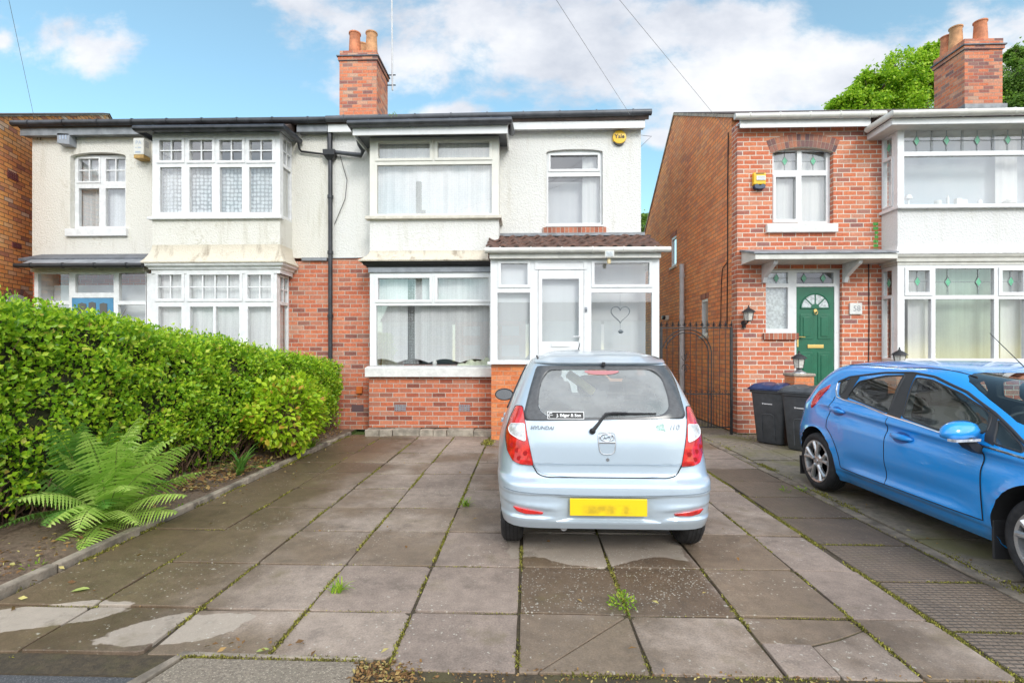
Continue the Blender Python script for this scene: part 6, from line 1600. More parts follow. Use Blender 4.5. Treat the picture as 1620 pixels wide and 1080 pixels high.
# ------------------------------------------------------------------ bright blue hatchback, nose towards the camera, mostly its side in view
W_ = [(.18, .76), (.24, .805), (.32, .835), (.45, .852), (.60, .858), (.72, .855), (.82, .842), (.90, .822), (.96, .785), (1.05, .745), (1.15, .70), (1.24, .648), (1.31, .59), (1.35, .52), (1.375, .43), (1.393, .28), (1.40, .12)]
YR_ = [(.18, .14), (.26, .06), (.34, .02), (.5, .0), (.62, .008), (.70, .05), (.78, .085), (.90, .12), (1.0, .165), (1.10, .235), (1.2, .335), (1.29, .46), (1.33, .56), (1.35, .66), (1.375, .86), (1.393, 1.15), (1.40, 1.5)]
YF_ = [(.18, 3.80), (.28, 3.93), (.45, 3.95), (.58, 3.91), (.68, 3.82), (.75, 3.68), (.81, 3.48), (.86, 3.28), (.895, 3.17), (.96, 3.06), (1.05, 2.90), (1.15, 2.69), (1.24, 2.47), (1.31, 2.24), (1.35, 2.06), (1.375, 1.88), (1.393, 1.68), (1.40, 1.54)]
LF = 3.95; FY0 = 6.16; FXC = 3.10+.845
belt = lambda y: 1.02-.066*(y-.95)      # window line falls towards the nose
def disp2(y, z):
    zc_ = .925-.062*(y-.75)                       # shoulder crease
    d = 0
    if y < 3.25:
        f = sm((y-.55)/.35)*sm((3.25-y)/.5)
        u = z-zc_
        d += f*(.016*math.exp(-(u/.045)**2) if u > 0 else .016*math.exp(-(u/.016)**2))
        d -= f*.022*math.exp(-((u+.06)/.05)**2)
    zl = .40+.045*(y-1.0)*.4                       # rocker swage
    f2 = sm((y-1.05)/.4)*sm((2.75-y)/.4)
    d += f2*.016*math.exp(-((z-.335)/.03)**2); d -= f2*.018*math.exp(-((z-.43)/.07)**2); d -= .012*sm((.305-z)/.02)*sm((y-.95)/.2)*sm((2.8-y)/.2)
    for yc in (.68, 3.09):                        # wheel arch flare
        r = math.hypot(y-yc, z-.31); d += .022*math.exp(-((r-.355)/.035)**2)*sm((.75-z)/.15)
    return d
C2 = Car(W_, YR_, YF_, 6.0, 5.6, disp=disp2)
BC = thing('parked_car', 'bright blue hatchback parked nose towards us on the right, cut by the frame edge', 'car', (FXC, FY0, 0), R(180))
pm2 = [M['blue_paint'], M['dark'], M['seat']]
zs2 = sorted(set(list(np.arange(.18, 1.30, .011))+list(np.arange(1.30, 1.401, .006))))
bo2 = C2.body(zs2, 190).build('body', pm2, BC, local=True, fix=True)
cuts = []
cv2 = Car([(z, w-.06) for z, w in W_], [(z, y+.09) for z, y in YR_], [(z, y-.07 if z > .92 else min(y-.07, 2.78)) for z, y in YF_], 6.0, 5.6)
cavb = MB(); rsv = []
for z in np.linspace(.42, 1.33, 56): rsv.append([(p[0], p[1], z) for p in cv2.ring(z+.045 if z > 1.2 else z, 90)])
cavb.rings(rsv, cap0=True, cap1=True); cuts.append(cutter(cavb, pm2, 2))
RW2, FY1, FY2 = .303, .68, 3.09
for y in (FY1, FY2):
    for s_ in (-1, 1):
        mb = MB(); mb.lathe([(.352, min(s_*.54, s_*1.0)), (.352, max(s_*.54, s_*1.0))], (0, y, RW2+.02), 'x', 56); cuts.append(cutter(mb, pm2, 1))
def fp(px, py, o=0):      # photo pixel -> (y,z) on the near side of the blue car
    X = 3.2
    for _ in range(25):
        p = atx(px, py, X); y, z = FY0-p.y, p.z; X = FXC-(C2.S(max(.15, min(3.7, y)), max(.2, min(1.39, z)))+o)
    return (y, z)
qtr = [fp(1331, 604), fp(1349, 598.5), fp(1338, 618), fp(1328, 626)]
rear_g = [fp(1341, 627), fp(1360, 603), fp(1400, 594.5), fp(1434, 593.5), fp(1408, 650), fp(1402, 652)]
front_g = [fp(1427, 659), fp(1450, 597), fp(1475, 601), fp(1520, 622), fp(1560, 648), fp(1570, 658), fp(1560, 685), fp(1486, 680)]
trg = [fp(1573, 702), fp(1579, 664), fp(1601, 686), fp(1619, 707), fp(1619, 716)]
for P in (qtr, rear_g, front_g, trg):
    mb = MB(); mb.prism([tuple(p) for p in resample(P, 60, .025)], 'x', -1.1, 1.1); cuts.append(cutter(mb, pm2, 2))
wsP2 = [(-.72, .955), (.72, .955), (.655, 1.15), (.60, 1.25), (.545, 1.295), (.46, 1.318), (-.46, 1.318), (-.545, 1.295), (-.60, 1.25), (-.655, 1.15)]
mb = MB(); mb.prism([tuple(p) for p in resample(wsP2, 50, .05)], 'y', 1.75, 3.3); cuts.append(cutter(mb, pm2, 2))
rwP2 = [(-.55, .99), (.55, .99), (.47, 1.26), (-.47, 1.26)]
mb = MB(); mb.prism([tuple(p) for p in resample(rwP2, 50, .05)], 'y', -.2, .8); cuts.append(cutter(mb, pm2, 2))
boolean(bo2, cuts)
def fS(s_): return lambda y, z, o: (s_*(C2.S(y, z)+o), y, z)
# black surround (door frames and pillars), then the glass, on each side
sur = [fp(1324, 628), fp(1325.5, 607), fp(1345, 595.5), fp(1400, 588.5), fp(1445, 588.8), fp(1480, 595.5), fp(1530, 619), fp(1575, 653), fp(1606, 684), fp(1640, 722), fp(1615, 722), fp(1565, 703), fp(1480, 676), fp(1400, 652)]
for s_ in (-1, 1):
    for (P, nm) in ((qtr, 'quarter_window'), (rear_g, 'side_window'), (front_g, 'side_window'), (trg, 'quarter_window')):
        mb = MB(); radial_patch(mb, P, fS(s_), .0005, rings=6, skirt=0, n=80, rad=.025); gl_ = mb.build(nm, M['car_glass'], BC, local=True, smooth='all')
    # pillars and window frames as bands between outline and openings
    mb = MB()
    top = [fp(1327, 604), fp(1346, 596), fp(1400, 589.5), fp(1445, 589.5), fp(1480, 596), fp(1530, 620), fp(1575, 654), fp(1606, 685), fp(1632, 712)]
    ty = np.interp(np.linspace(0, 1, 60), np.linspace(0, 1, len(top)), [p[0] for p in top]); tz = np.interp(np.linspace(0, 1, 60), np.linspace(0, 1, len(top)), [p[1] for p in top])
    mb.tube([fS(s_)(y, z, .000) for y, z in zip(ty, tz)], .011, 8, flat=1.0)
    def band2(a0, a1, b0, b1):       # quad strip between two edges (bottom pair a, top pair b)
        mb.grid(lambda i, j: fS(s_)((a0[0]+(a1[0]-a0[0])*i/4)*(1-j/12)+(b0[0]+(b1[0]-b0[0])*i/4)*j/12, (a0[1]+(a1[1]-a0[1])*i/4)*(1-j/12)+(b0[1]+(b1[1]-b0[1])*i/4)*j/12, .0045), 4, 12)
    band2(fp(1403, 655), fp(1425, 661), fp(1433, 589), fp(1452, 590.5))
    band2(fp(1328, 630), fp(1341, 631), fp(1348, 594), fp(1361, 596))
    band2(fp(1558, 697), fp(1573, 705), fp(1567, 647), fp(1580, 658))
    for P in (rear_g, front_g, qtr, trg):
        mb.tube([fS(s_)(y, z, .001) for y, z in resample(P, 70, .025)], .0075, 6, closed=True)
    mb.build('window_frame', M['frit'] if False else M['bumper_trim'], BC, local=True, smooth=True)
    mb = MB(); ch = [fp(1326, 606), fp(1323.5, 618), fp(1325, 627.5), fp(1335, 632), fp(1365, 640.5), fp(1400, 655), fp(1450, 671), fp(1510, 691.5), fp(1560, 706), fp(1600, 718), fp(1640, 730)]
    yy = np.interp(np.linspace(0, 1, 70), np.linspace(0, 1, len(ch)), [p[0] for p in ch]); zz_ = np.interp(np.linspace(0, 1, 70), np.linspace(0, 1, len(ch)), [p[1] for p in ch])
    mb.tube([fS(s_)(y, z, .002) for y, z in zip(yy, zz_)], .0085, 8); mb.build('chrome_strip', M['chrome'], BC, local=True, smooth=True)
    # doors
    beltz = lambda y: float(np.interp(y, yy[12:], zz_[12:]))-.016
    yB = fp(1402, 660)[0]+.02
    dA = [fp(1306, 640), fp(1308, 690), fp(1316, 735), fp(1335, 790), fp(1348, 808)]
    def bottom(y): return .315+.0*y
    yr0, yr1 = .93, yB
    xs = np.linspace(yr0, yr1-.004, 34)
    arch = lambda y: max(.335, (RW2+.02+math.sqrt(max(0, .435**2-(y-FY1)**2))) if abs(y-FY1) < .435 else .335)
    for (xs, lo, lab) in ((np.linspace(.90, yB-.004, 40), arch, 0), (np.linspace(yB+.004, 2.66, 58), lambda y: .335, 1)):
        mb = MB(); grid_patch(mb, xs, lo, beltz, fS(s_), .0035, 64); dr_ = mb.build('door', M['blue_paint'], BC, local=True, smooth=True)
        mb = MB(); e = [(xs[0], z) for z in np.linspace(beltz(xs[0]), lo(xs[0]), 24)]
        mb.tube([fS(s_)(y-.003, z, .0040) for y, z in e], .0035, 6); b_ = [(y, lo(y)-.003) for y in xs]; mb.tube([fS(s_)(y, z, .0040) for y, z in b_], .0035, 6)
        if lab: mb.tube([fS(s_)(xs[-1]+.003, z, .0040) for z in np.linspace(.33, beltz(xs[-1]), 24)], .0035, 6)
        mb.build('panel_gap', M['dark'], dr_, local=True)
        c = fp(1326, 649) if not lab else fp(1428, 690.5)
        mb = MB(); hl = .125
        mb.rings([[fS(s_)(c[0]+hl*(t-.5)*2, c[1]-.062*hl*(t-.5)*2*.8+q2*.027*w, o_) for q2, o_ in ((-1, .004), (-.7, .006+.040*w), (.7, .006+.042*w), (1, .004))] for t, w in ((0, .15), (.08, .6), (.3, .95), (.7, .95), (.92, .6), (1, .15))], cap0=True, cap1=True)
        mb.build('handle', M['blue_paint'], dr_, local=True, smooth='all')
        mb = MB(); radial_patch(mb, [(c[0]+.095*math.cos(t), c[1]-.008+.046*math.sin(t)) for t in np.linspace(0, 6.28, 28, endpoint=False)], fS(s_), .0060, rings=6, skirt=0, n=40, rad=0); mb.build('handle_shade', simple('shaded_blue_paint', (.008, .10, .36), .35), dr_, local=True)  # flat patch of darker blue, painted shade of the hollow behind the handle
    # door mirror
    mc = fp(1527, 690)
    xm_ = C2.S(mc[0], mc[1])
    mb = MB(); my, mz = 2.62, .915
    rs = []
    for t in np.linspace(0, 1, 15):
        u = -1+2*t; w = max(.03, (1-abs(u)**2.6))**.5
        rs.append([(s_*(.965+.145*u), my+.028*u+dyy*w, mz+dzz*w+.010*(1-u)) for dyy, dzz in ((-.055, -.045), (-.06, .0), (-.055, .055), (-.01, .078), (.05, .065), (.085, .02), (.08, -.025), (.02, -.052))])
    mb.rings(rs, cap0=True, cap1=True); mr = mb.build('door_mirror', M['blue_paint'], BC, local=True, smooth='all')
    mb = MB(); mb.rings([[(s_*(x_), my+.01+dyy*w, z_+dzz*w) for dyy, dzz in ((-.8, -.6), (.8, -.6), (1, .6), (-.9, .7))] for x_, z_, w in ((.80, .80, .030), (.86, .81, .045), (.915, .845, .055), (.945, .88, .055))], cap0=True, cap1=True); mb.build('mirror_arm', M['bumper_trim'], mr, local=True, smooth=True)
    mb = MB(); mb.rings([[(s_*(.965+.125*u), my+.03+.028*u+dyy, mz-.028+dzz) for dyy, dzz in ((.0, -.016), (.068, -.012), (.072, .006), (.0, .002))] for u in np.linspace(-.6, 1.0, 8)], cap0=True, cap1=True); mb.build('indicator_lens', M['clear_lens'], mr, local=True, smooth=True)
    # tail lamp on the rear corner
    tl = [fp(1283, 646), fp(1285, 632), fp(1300, 614), fp(1316, 606.5), fp(1311, 617), fp(1299, 634)]
    # mud flaps
    mb = MB()
    mb.prism([(s_*.68, .09), (s_*.825, .09), (s_*.835, .30), (s_*.68, .30)], 'y', FY1-.33, FY1-.315); mb.build('mud_flap', M['bumper_trim'], BC, local=True, bevel=.004); mb = MB(); mb.prism([(s_*.70, .10), (s_*.84, .10), (s_*.848, .36), (s_*.70, .36)], 'y', FY2-.362, FY2-.346)
    mb.build('mud_flap', M['bumper_trim'], BC, local=True, bevel=.004)
    for y in (FY1, FY2): wheel(BC, s_*.745, y, RW2, .19, s_, 5, .215)
def ellproj(px, py):  # project a pixel on the rounded rear corner
    d = dir_px(px, py); best = None
    for t in np.linspace(4.5, 7.2, 500):
        X, Y, Z = d.x*t/d.y, t, EYE+d.z*t/d.y
        y = FY0-Y; x = -(X-FXC)   # local x is flipped by the half turn
        if not (.2 < Z < 1.39): continue
        W, c, L = C2.dims(Z)
        f = (abs(x)/W)**C2.n+(abs(y-c)/L)**C2.m
        if f <= 1.0: return (x, y, Z)
    return None
tlp = [(1282.5, 646), (1283, 639), (1289, 627), (1299, 615.5), (1316, 606.5), (1313, 613), (1304, 622.5), (1294.5, 634.5), (1285.5, 645.5)]
for s_ in (1, -1):
    P = resample(tlp, 60, 2.0); c = P.mean(0); rs = []
    for k2 in range(7):
        t = k2/6*.97; ring_ = []
        for p in P*(1-t)+c*t:
            q = ellproj(*p)
            if q is None: q = (0.62, .1, .95)
            W, cc, L = C2.dims(q[2]); nx_ = (abs(q[0])/W)**(C2.n-1)/W; ny_ = -(abs(q[1]-cc)/L)**(C2.m-1)/L; l = math.hypot(nx_, ny_)
            o = .016 if k2 > 0 else -.003
            ring_.append((s_*(abs(q[0])+nx_/l*o), q[1]+ny_/l*o, q[2]))
        rs.append(ring_)
    mb = MB(); mb.rings(rs, cap1=True); mb.build('tail_lamp', M['red_lens'], BC, local=True, smooth='all')
def fy2(x, z):
    W, c, L = C2.dims(z); r = min(.999, abs(x)/W); return c+L*(1-r**C2.n)**(1/C2.m)
mb = MB(); radial_patch(mb, wsP2, lambda x, z, o: (x, fy2(x, z)+o, z), -.003, rings=6, skirt=0, n=70, rad=.05); mb.build('windscreen', M['car_glass'], BC, local=True, smooth='all')
mb = MB(); radial_patch(mb, rwP2, lambda x, z, o: (x, C2.Rr(x, z)-o, z), -.003, rings=6, skirt=0, n=70, rad=.05); mb.build('rear_window', M['car_glass'], BC, local=True, smooth='all')
for s_ in (-1, 1):
    mb = MB(); pts = []
    for y in np.linspace(.75, 2.25, 24):
        z = 1.22
        while z < 1.395 and C2.S(y, z) > .555-.05*abs(y-1.5): z += .002
        pts.append((s_*(.555-.05*abs(y-1.5)), y, z-.002))
    mb.tube(pts, .006, 6); mb.build('roof_strip', M['bumper_trim'], BC, local=True)
mb = MB()
for x in (-.37, .37): seat(mb, x, 1.95, .5, h=.52)
for x in (-.40, .40): seat(mb, x, 1.05, .5, h=.48)
mb.build('seats', M['seat'], BC, local=True, bevel=.03)
mb = MB(); mb.box(-.66, .66, 2.55, 2.82, .6, .90); mb.tube([(.37+.18*math.cos(t), 2.4+.06*math.sin(t), .86+.18*math.sin(t)) for t in np.linspace(0, 6.28, 20, endpoint=False)], .015, 6, closed=True); mb.build('dashboard', M['bumper_trim'], BC, local=True, bevel=.02)
mb = MB(); a = at(1619, 579, 4.15); b = at(1566, 527, 4.55); L2 = lambda p: (FXC-p.x, FY0-p.y, p.z); mb.tube([L2(a+(a-b)*.25), L2(a), L2(b)], [.008, .004, .0025], 6); mb.build('aerial', M['black'], BC, local=True)
mb = MB(); mb.box(-.66, .66, .15, 3.75, .17, .30); mb.build('underbody', M['dark'], BC, local=True)
# ================================================================== VEGETATION
def leaves(name, C, D, Nrm, L, Wd, mat, parent=None, shape='diamond', fold=.25):
    """C centres (base), D directions, Nrm approximate normals, L lengths, Wd widths -> one mesh of separate leaves"""
    C = np.asarray(C); n = len(C)
    D = D/np.linalg.norm(D, axis=1, keepdims=True)
    S = np.cross(D, Nrm); S /= (np.linalg.norm(S, axis=1, keepdims=True)+1e-9); U = np.cross(S, D)
    L = np.asarray(L).reshape(-1, 1); Wd = np.asarray(Wd).reshape(-1, 1)
    if shape == 'diamond':
        pts = [(0, 0, 0), (.48, -.5, fold), (1, 0, -.05), (.48, .5, fold)]; F = [(0, 1, 2), (0, 2, 3)]
    else:
        pts = [(0, 0, 0), (.22, -.36, fold*.7), (.55, -.5, fold), (.85, -.24, fold*.3), (1, 0, -.1), (.85, .24, fold*.3), (.55, .5, fold), (.22, .36, fold*.7), (.5, 0, 0.02)]
        F = [(0, 1, 8), (1, 2, 8), (2, 3, 8), (3, 4, 8), (4, 5, 8), (5, 6, 8), (6, 7, 8), (7, 0, 8)]
    k_ = len(pts); V = np.zeros((n, k_, 3))
    for i, (a, b, c) in enumerate(pts): V[:, i] = C+D*(L*a)+S*(Wd*b)+U*(Wd*c)
    Fc = (np.array(F)[None]+(np.arange(n)*k_)[:, None, None]).reshape(-1, 3)
    return np_mesh(name, V.reshape(-1, 3), Fc, mat, parent)
def rnd_dirs(n, up=.0):
    v = rng.normal(size=(n, 3)); v[:, 2] += up; return v/np.linalg.norm(v, axis=1, keepdims=True)

# ------------------------------------------------------------------ hedge
HG = thing('privet_hedge', 'clipped bright green privet hedge along the left side of the driveway', 'hedge', (-3.9, 6.0, 0))
def hx_front(y): return np.interp(y, [3.0, 3.8, 5.0, 6.5, 7.8, 8.9], [-4.02, -3.95, -3.80, -3.62, -3.46, -3.40])
def h_top(y): return np.interp(y, [3.0, 3.8, 5.2, 6.6, 7.8, 8.95], [1.99, 1.885, 1.70, 1.545, 1.39, 1.275])
def lump(y, z): return .05*np.sin(y*2.3+z*1.7)+.035*np.sin(y*5.7-z*4.1)+.02*np.sin(y*13+z*9)
T = .95
def shell_pts(n):
    y = rng.uniform(2.9, 8.98, n); u = rng.random(n)
    top = h_top(y)+.025*np.sin(y*4.2)+.015*np.sin(y*11.3)
    # 0..0.62 front face, ..0.9 top, rest far end
    P = np.zeros((n, 3)); Nn = np.zeros((n, 3))
    f = u < .66
    z = .06+(top-.06)*rng.random(n)**.8
    xf = hx_front(y)+lump(y, z)-.28*np.clip((.65-z)/.6, 0, 1)**1.2-.10*np.clip((z-top+.18)/.18, 0, 1)**2
    P[f] = np.column_stack([xf, y, z])[f]; Nn[f] = (1, 0, .25)
    t = (u >= .66) & (u < .93); w = rng.random(n)
    P[t] = np.column_stack([hx_front(y)-.06-w*T, y, top+.03*np.sin(w*9+y*3)-.07*np.clip((.12-w)/.12, 0, 1)])[t]; Nn[t] = (.1, 0, 1)
    e = u >= .93
    ye = 8.98+.05*np.sin(z*7); xe = hx_front(8.9)-w*T
    P[e] = np.column_stack([xe, ye, z*1.25/np.maximum(top, .1)])[e]; Nn[e] = (0, 1, .2)
    return P, Nn
NH = 56000
P, Nn = shell_pts(NH)
# clumps: sprays of leaves stand proud, hollows sit back; sparse near the ground
cl = np.sin(P[:, 1]*9+P[:, 2]*4)*np.sin(P[:, 2]*11-P[:, 1]*3)+rng.normal(size=NH)*.35
depth = np.abs(rng.normal(size=NH))*.09-.055*cl-.01
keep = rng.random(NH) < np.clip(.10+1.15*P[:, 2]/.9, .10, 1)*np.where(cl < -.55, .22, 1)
P = P-Nn*depth[:, None]; P, Nn = P[keep], Nn[keep]
D = rnd_dirs(len(P), .45)+Nn*.45
L = rng.uniform(.030, .070, len(P)); 
leaves('hedge_leaves', P, D, Nn*.9+rnd_dirs(len(P))*.75, L, L*rng.uniform(.52, .68, len(P)), M['hedge_leaf'], HG)
# upright soft shoots above the clipped top
n = 1700; y = rng.uniform(3.0, 8.9, n); xx = hx_front(y)-rng.random(n)*T*.7-.03
Pq = np.column_stack([xx, y, h_top(y)+rng.uniform(-.02, .05, n)+rng.random(n)**6*.07]); L = rng.uniform(.03, .05, n)
leaves('hedge_shoots', Pq, rnd_dirs(n, 1.6), rnd_dirs(n), L, L*.45, M['hedge_leaf'], HG)
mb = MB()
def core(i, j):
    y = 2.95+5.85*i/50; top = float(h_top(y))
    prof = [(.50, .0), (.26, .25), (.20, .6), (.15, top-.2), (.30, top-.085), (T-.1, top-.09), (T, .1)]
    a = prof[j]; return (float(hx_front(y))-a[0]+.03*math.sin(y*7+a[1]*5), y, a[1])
mb.grid(core, 50, 6); mb.build('shade_core', M['hedge_core'], HG)  # opaque sheet behind the leaves, shade of the hedge interior in its colour
mb = MB(); rr = random.Random(31)
for i in range(620):
    y = rr.uniform(3.0, 8.9); x = float(hx_front(y))-rr.uniform(.12, .34); z = rr.uniform(.0, .25) if i < 330 else rr.uniform(.1, float(h_top(y))-.25)
    pts = [Vector((x, y, z))]; d = Vector((rr.uniform(-.1, .5), rr.uniform(-.5, .5), rr.uniform(.5, 1.4))).normalized()
    for q in range(4):
        d = (d+Vector((rr.uniform(-.3, .4), rr.uniform(-.5, .5), rr.uniform(-.25, .3)))).normalized(); pts.append(pts[-1]+d*rr.uniform(.06, .13))
    r0 = rr.uniform(.004, .010) if i < 330 else rr.uniform(.002, .005); mb.tube(pts, [r0, r0*.85, r0*.7, r0*.5, r0*.3], 5)
for i in range(16):
    y = 3.1+i*.37+rr.uniform(-.1, .1); x = float(hx_front(y))-rr.uniform(.2, .38); mb.tube([(x, y, 0), (x+.02, y+.03, .3), (x-.05, y-.02, .8)], [.022, .018, .01], 7)
mb.build('stems', M['twig'], HG, smooth=True)

# ------------------------------------------------------------------ ferns
def frond(vs, fs, base, az, lean, length, droop, width, rr, teeth=5):
    """arching frond: leaflets with toothed edges along a rachis; appended to vs/fs"""
    n = 26; p = Vector(base); el = lean
    h = Vector((math.cos(az), math.sin(az), 0)); pts = [p.copy()]; tang = []
    for i in range(n):
        t = i/n; e = el-droop*t**1.3
        d = h*math.cos(e)+Vector((0, 0, 1))*math.sin(e); tang.append(d); p = p+d*(length/n); pts.append(p.copy())
    tang.append(tang[-1])
    side = Vector((0, 0, 1)).cross(h).normalized(); tw = rr.uniform(-.5, .5)
    for i in range(3, n+1):
        t = i/n; w = width*math.sin(min(.975, t*.88+.10)*math.pi)**.75
        if w < .008: continue
        T_ = tang[i]; nrm = side.cross(T_).normalized()
        sd = (side*math.cos(tw)+nrm*math.sin(tw)).normalized()
        for sg in (-1, 1):
            dr = (sd*sg+T_*.30-Vector((0, 0, 1))*.22*rr.uniform(.4, 1.5)).normalized()
            o = len(vs); pw = length/n*1.25; m = teeth
            nn = dr.cross(T_).normalized()
            row = [pts[i]]
            for q in range(1, m*2+1):
                f = q/(m*2); hw = pw*.5*(1-f)**.7*(1.0 if q % 2 else .55)
                c = pts[i]+dr*w*f-Vector((0, 0, 1))*w*.22*f*f
                vs += [tuple(c-T_*hw), tuple(c+T_*hw+nn*.001)]
            vs.append(tuple(pts[i])); e = len(vs)-1
            fs.append((e, o, o+1)); 
            for q in range(m*2-1): 
                a = o+q*2; fs.append((a, a+2, a+3)); fs.append((a, a+3, a+1))
    return pts
def fern(name, label, base, spec, mat, seed):
    rr = random.Random(seed); th_ = thing(name, label, 'fern', base)
    vs, fs = [], []; st = MB()
    for (az, lean, ln, droop, wd) in spec:
        pts = frond(vs, fs, Vector(base)+Vector((rr.uniform(-.05, .05), rr.uniform(-.05, .05), 0)), R(az), R(lean), ln, R(droop), wd, rr)
        st.tube(pts[::3], [.005-.0045*i/len(pts[::3]) for i in range(len(pts[::3]))], 5)
    np_mesh('fronds', vs, fs, mat, th_); st.build('stalk', simple(name+'_stalk', (.20, .24, .07), .7), th_)
    return th_
fern('lady_fern', 'large pale green fern spilling over the kerb at the left', (-3.56, 4.12, .04),
     [(35, 74, .86, 50, .18), (8, 68, .92, 52, .19), (-14, 62, .94, 58, .19), (-40, 58, .86, 70, .18), (22, 48, .78, 46, .18), (-8, 40, .80, 50, .18), (-30, 36, .78, 62, .18), (-62, 48, .78, 84, .17), (-85, 52, .74, 88, .16), (-112, 64, .70, 76, .16), (60, 76, .76, 48, .17), (-66, 18, .70, 52, .17), (-88, 14, .70, 46, .16), (-100, 76, .8, 70, .17), (-25, 76, .96, 60, .19), (2, 22, .66, 34, .16), (95, 80, .84, 36, .16), (-48, 80, .94, 60, .18), (-5, 84, .98, 36, .19), (-70, 84, .92, 44, .18), (20, 84, .92, 34, .18), (-130, 80, .84, 46, .17)], M['fern_leaf'], 3)
fern('dark_fern', 'darker upright fern at the foot of the hedge behind the pale fern', (-3.78, 4.25, .03),
     [(-30, 76, 1.0, 34, .17), (-80, 78, .98, 36, .17), (10, 72, .9, 45, .16), (-120, 70, .95, 50, .17), (-60, 62, .9, 60, .17), (-100, 52, .85, 66, .16), (-150, 66, .85, 60, .16), (-10, 52, .8, 60, .15), (-45, 45, .75, 60, .15), (-75, 42, .74, 66, .15), (-110, 35, .7, 60, .14), (-90, 84, 1.0, 25, .17), (-50, 80, .95, 30, .16)], M['fern_dark'], 9)

# ------------------------------------------------------------------ lime shrub
SH = thing('lime_shrub', 'yellow green broad leaved shrub in front of the hedge near the house', 'shrub', (-3.30, 6.75, .03))
n = 2300; v = rnd_dirs(n, .15); rad = .55+.45*rng.random(n)**.5
Cc = np.array([-3.26, 6.75, .62])+v*np.array([.40, .78, .50])*rad[:, None]*(1+.14*np.sin(v[:, 1:2]*7+v[:, 2:3]*5))
k_ = Cc[:, 2] > .12; Cc, v = Cc[k_], v[k_]; n = len(Cc)
L = rng.uniform(.05, .10, n); leaves('foliage', Cc, v*.8+rnd_dirs(n)*.7, v*.5+np.array([0, 0, .9])+rnd_dirs(n)*.4, L, L*rng.uniform(.55, .7, n), M['shrub_leaf'], SH, 'oval', .16)
mb = MB(); rr = random.Random(8)
for i in range(46):
    a = rr.uniform(0, 6.28); e = Vector((-3.26+.32*math.cos(a)*rr.random(), 6.75+.62*math.sin(a)*rr.random(), rr.uniform(.5, 1.02))); b = Vector((-3.32+rr.uniform(-.12, .12), 6.75+rr.uniform(-.2, .2), .0)); m = b.lerp(e, .5)+Vector((rr.uniform(-.08, .08), rr.uniform(-.08, .08), 0)); mb.tube([b, m, e], [.007, .005, .003], 5)
mb.build('stem', M['twig'], SH)
# strappy blades at its foot
def blade_plant(name, label, cat, base, n, length, mat, seed, wd=.014, lean=(35, 85), group=None):
    rr = random.Random(seed); t = thing(name, label, cat, base, 0, group); vs, fs = [], []
    for i in range(n):
        az = rr.uniform(0, 6.28); el = R(rr.uniform(*lean)); ln = length*rr.uniform(.6, 1.1); p = Vector(base)+Vector((rr.uniform(-.03, .03), rr.uniform(-.03, .03), 0)); h = Vector((math.cos(az), math.sin(az), 0)); sd = Vector((-h.y, h.x, 0)); o = len(vs)
        for q in range(6):
            w = wd*(1-q/5)**.6*.5+.0006; vs += [tuple(p-sd*w), tuple(p+sd*w)]; e = el-R(80)*(q/5)**1.4; p = p+(h*math.cos(e)+Vector((0, 0, math.sin(e))))*ln/5
        for q in range(5): a = o+2*q; fs.append((a, a+1, a+3)); fs.append((a, a+3, a+2))
    np_mesh('blades', vs, fs, mat, t); return t
blade_plant('strap_leaf_plant', 'clump of strap like green leaves at the hedge foot left of the lime shrub', 'plant', (-3.40, 5.80, .03), 34, .46, M['fern_dark'], 2, .03)
blade_plant('strap_leaf_plant', 'low strappy clump at the right foot of the lime shrub beside the kerb', 'plant', (-3.26, 7.45, .03), 30, .34, M['weed_leaf'], 12, .02)
def leafy_weed(name, label, base, n, r, mat, seed, group=None, L0=.03, flat=.6):
    rr = np.random.default_rng(seed); t = thing(name, label, 'weed', base, 0, group)
    v = rr.normal(size=(n, 3)); v[:, 2] = np.abs(v[:, 2])*flat+.15; v /= np.linalg.norm(v, axis=1, keepdims=True)
    Cw = np.array(base)+v*r*rr.random((n, 1))**.6; L = rr.uniform(.6, 1.2, n)*L0
    leaves('leaves', Cw, v+rr.normal(size=(n, 3))*.4, np.array([0, 0, 1.0])+rr.normal(size=(n, 3))*.5, L, L*.5, mat, t, 'diamond', .1); return t
def gp(px, py): p = gnd(px, py); return (p.x, p.y, .0)
leafy_weed('leafy_weed', 'feathery green weed growing from a slab joint behind the silver car, beside the cracked slab', gp(983, 958), 130, .085, M['weed_leaf'], 1, L0=.026)
blade_plant('grass_tuft', 'grass tuft with dead litter, alone in a joint at the lower left of the driveway', 'weed', gp(533, 935), 34, .10, M['weed_leaf'], 4, .008)
blade_plant('grass_tuft', 'small grass tuft in the joint just left of the silver car', 'weed', gp(737, 800), 34, .11, M['weed_leaf'], 5, .007)
leafy_weed('leafy_weed', 'tiny seedling weed in the soil bed below the ferns, left frame edge', gp(52, 902), 40, .07, M['weed_leaf'], 6)
leafy_weed('leafy_weed', 'green weed on the ribbed strip, first of two near the blue car rear wheel', gp(1243, 777), 30, .05, M['weed_leaf'], 7)
leafy_weed('leafy_weed', 'green weed on the ribbed strip, second of two beside the blue car rear wheel', gp(1267, 776), 34, .055, M['weed_leaf'], 8)
leafy_weed('leafy_weed', 'bright leafy weed on the kerb between hedge litter and the wet slabs', gp(420, 742), 60, .10, M['weed_leaf'], 9, L0=.05)
leafy_weed('leafy_weed', 'weed pushing up at the kerb right of the pale fern', gp(288, 805), 30, .06, M['weed_leaf'], 10)
for i, (px, py) in enumerate(((668, 731), (650, 760), (640, 790), (622, 815), (598, 852), (700, 870), (828, 905), (960, 912), (1110, 920), (1290, 855))):
    pass
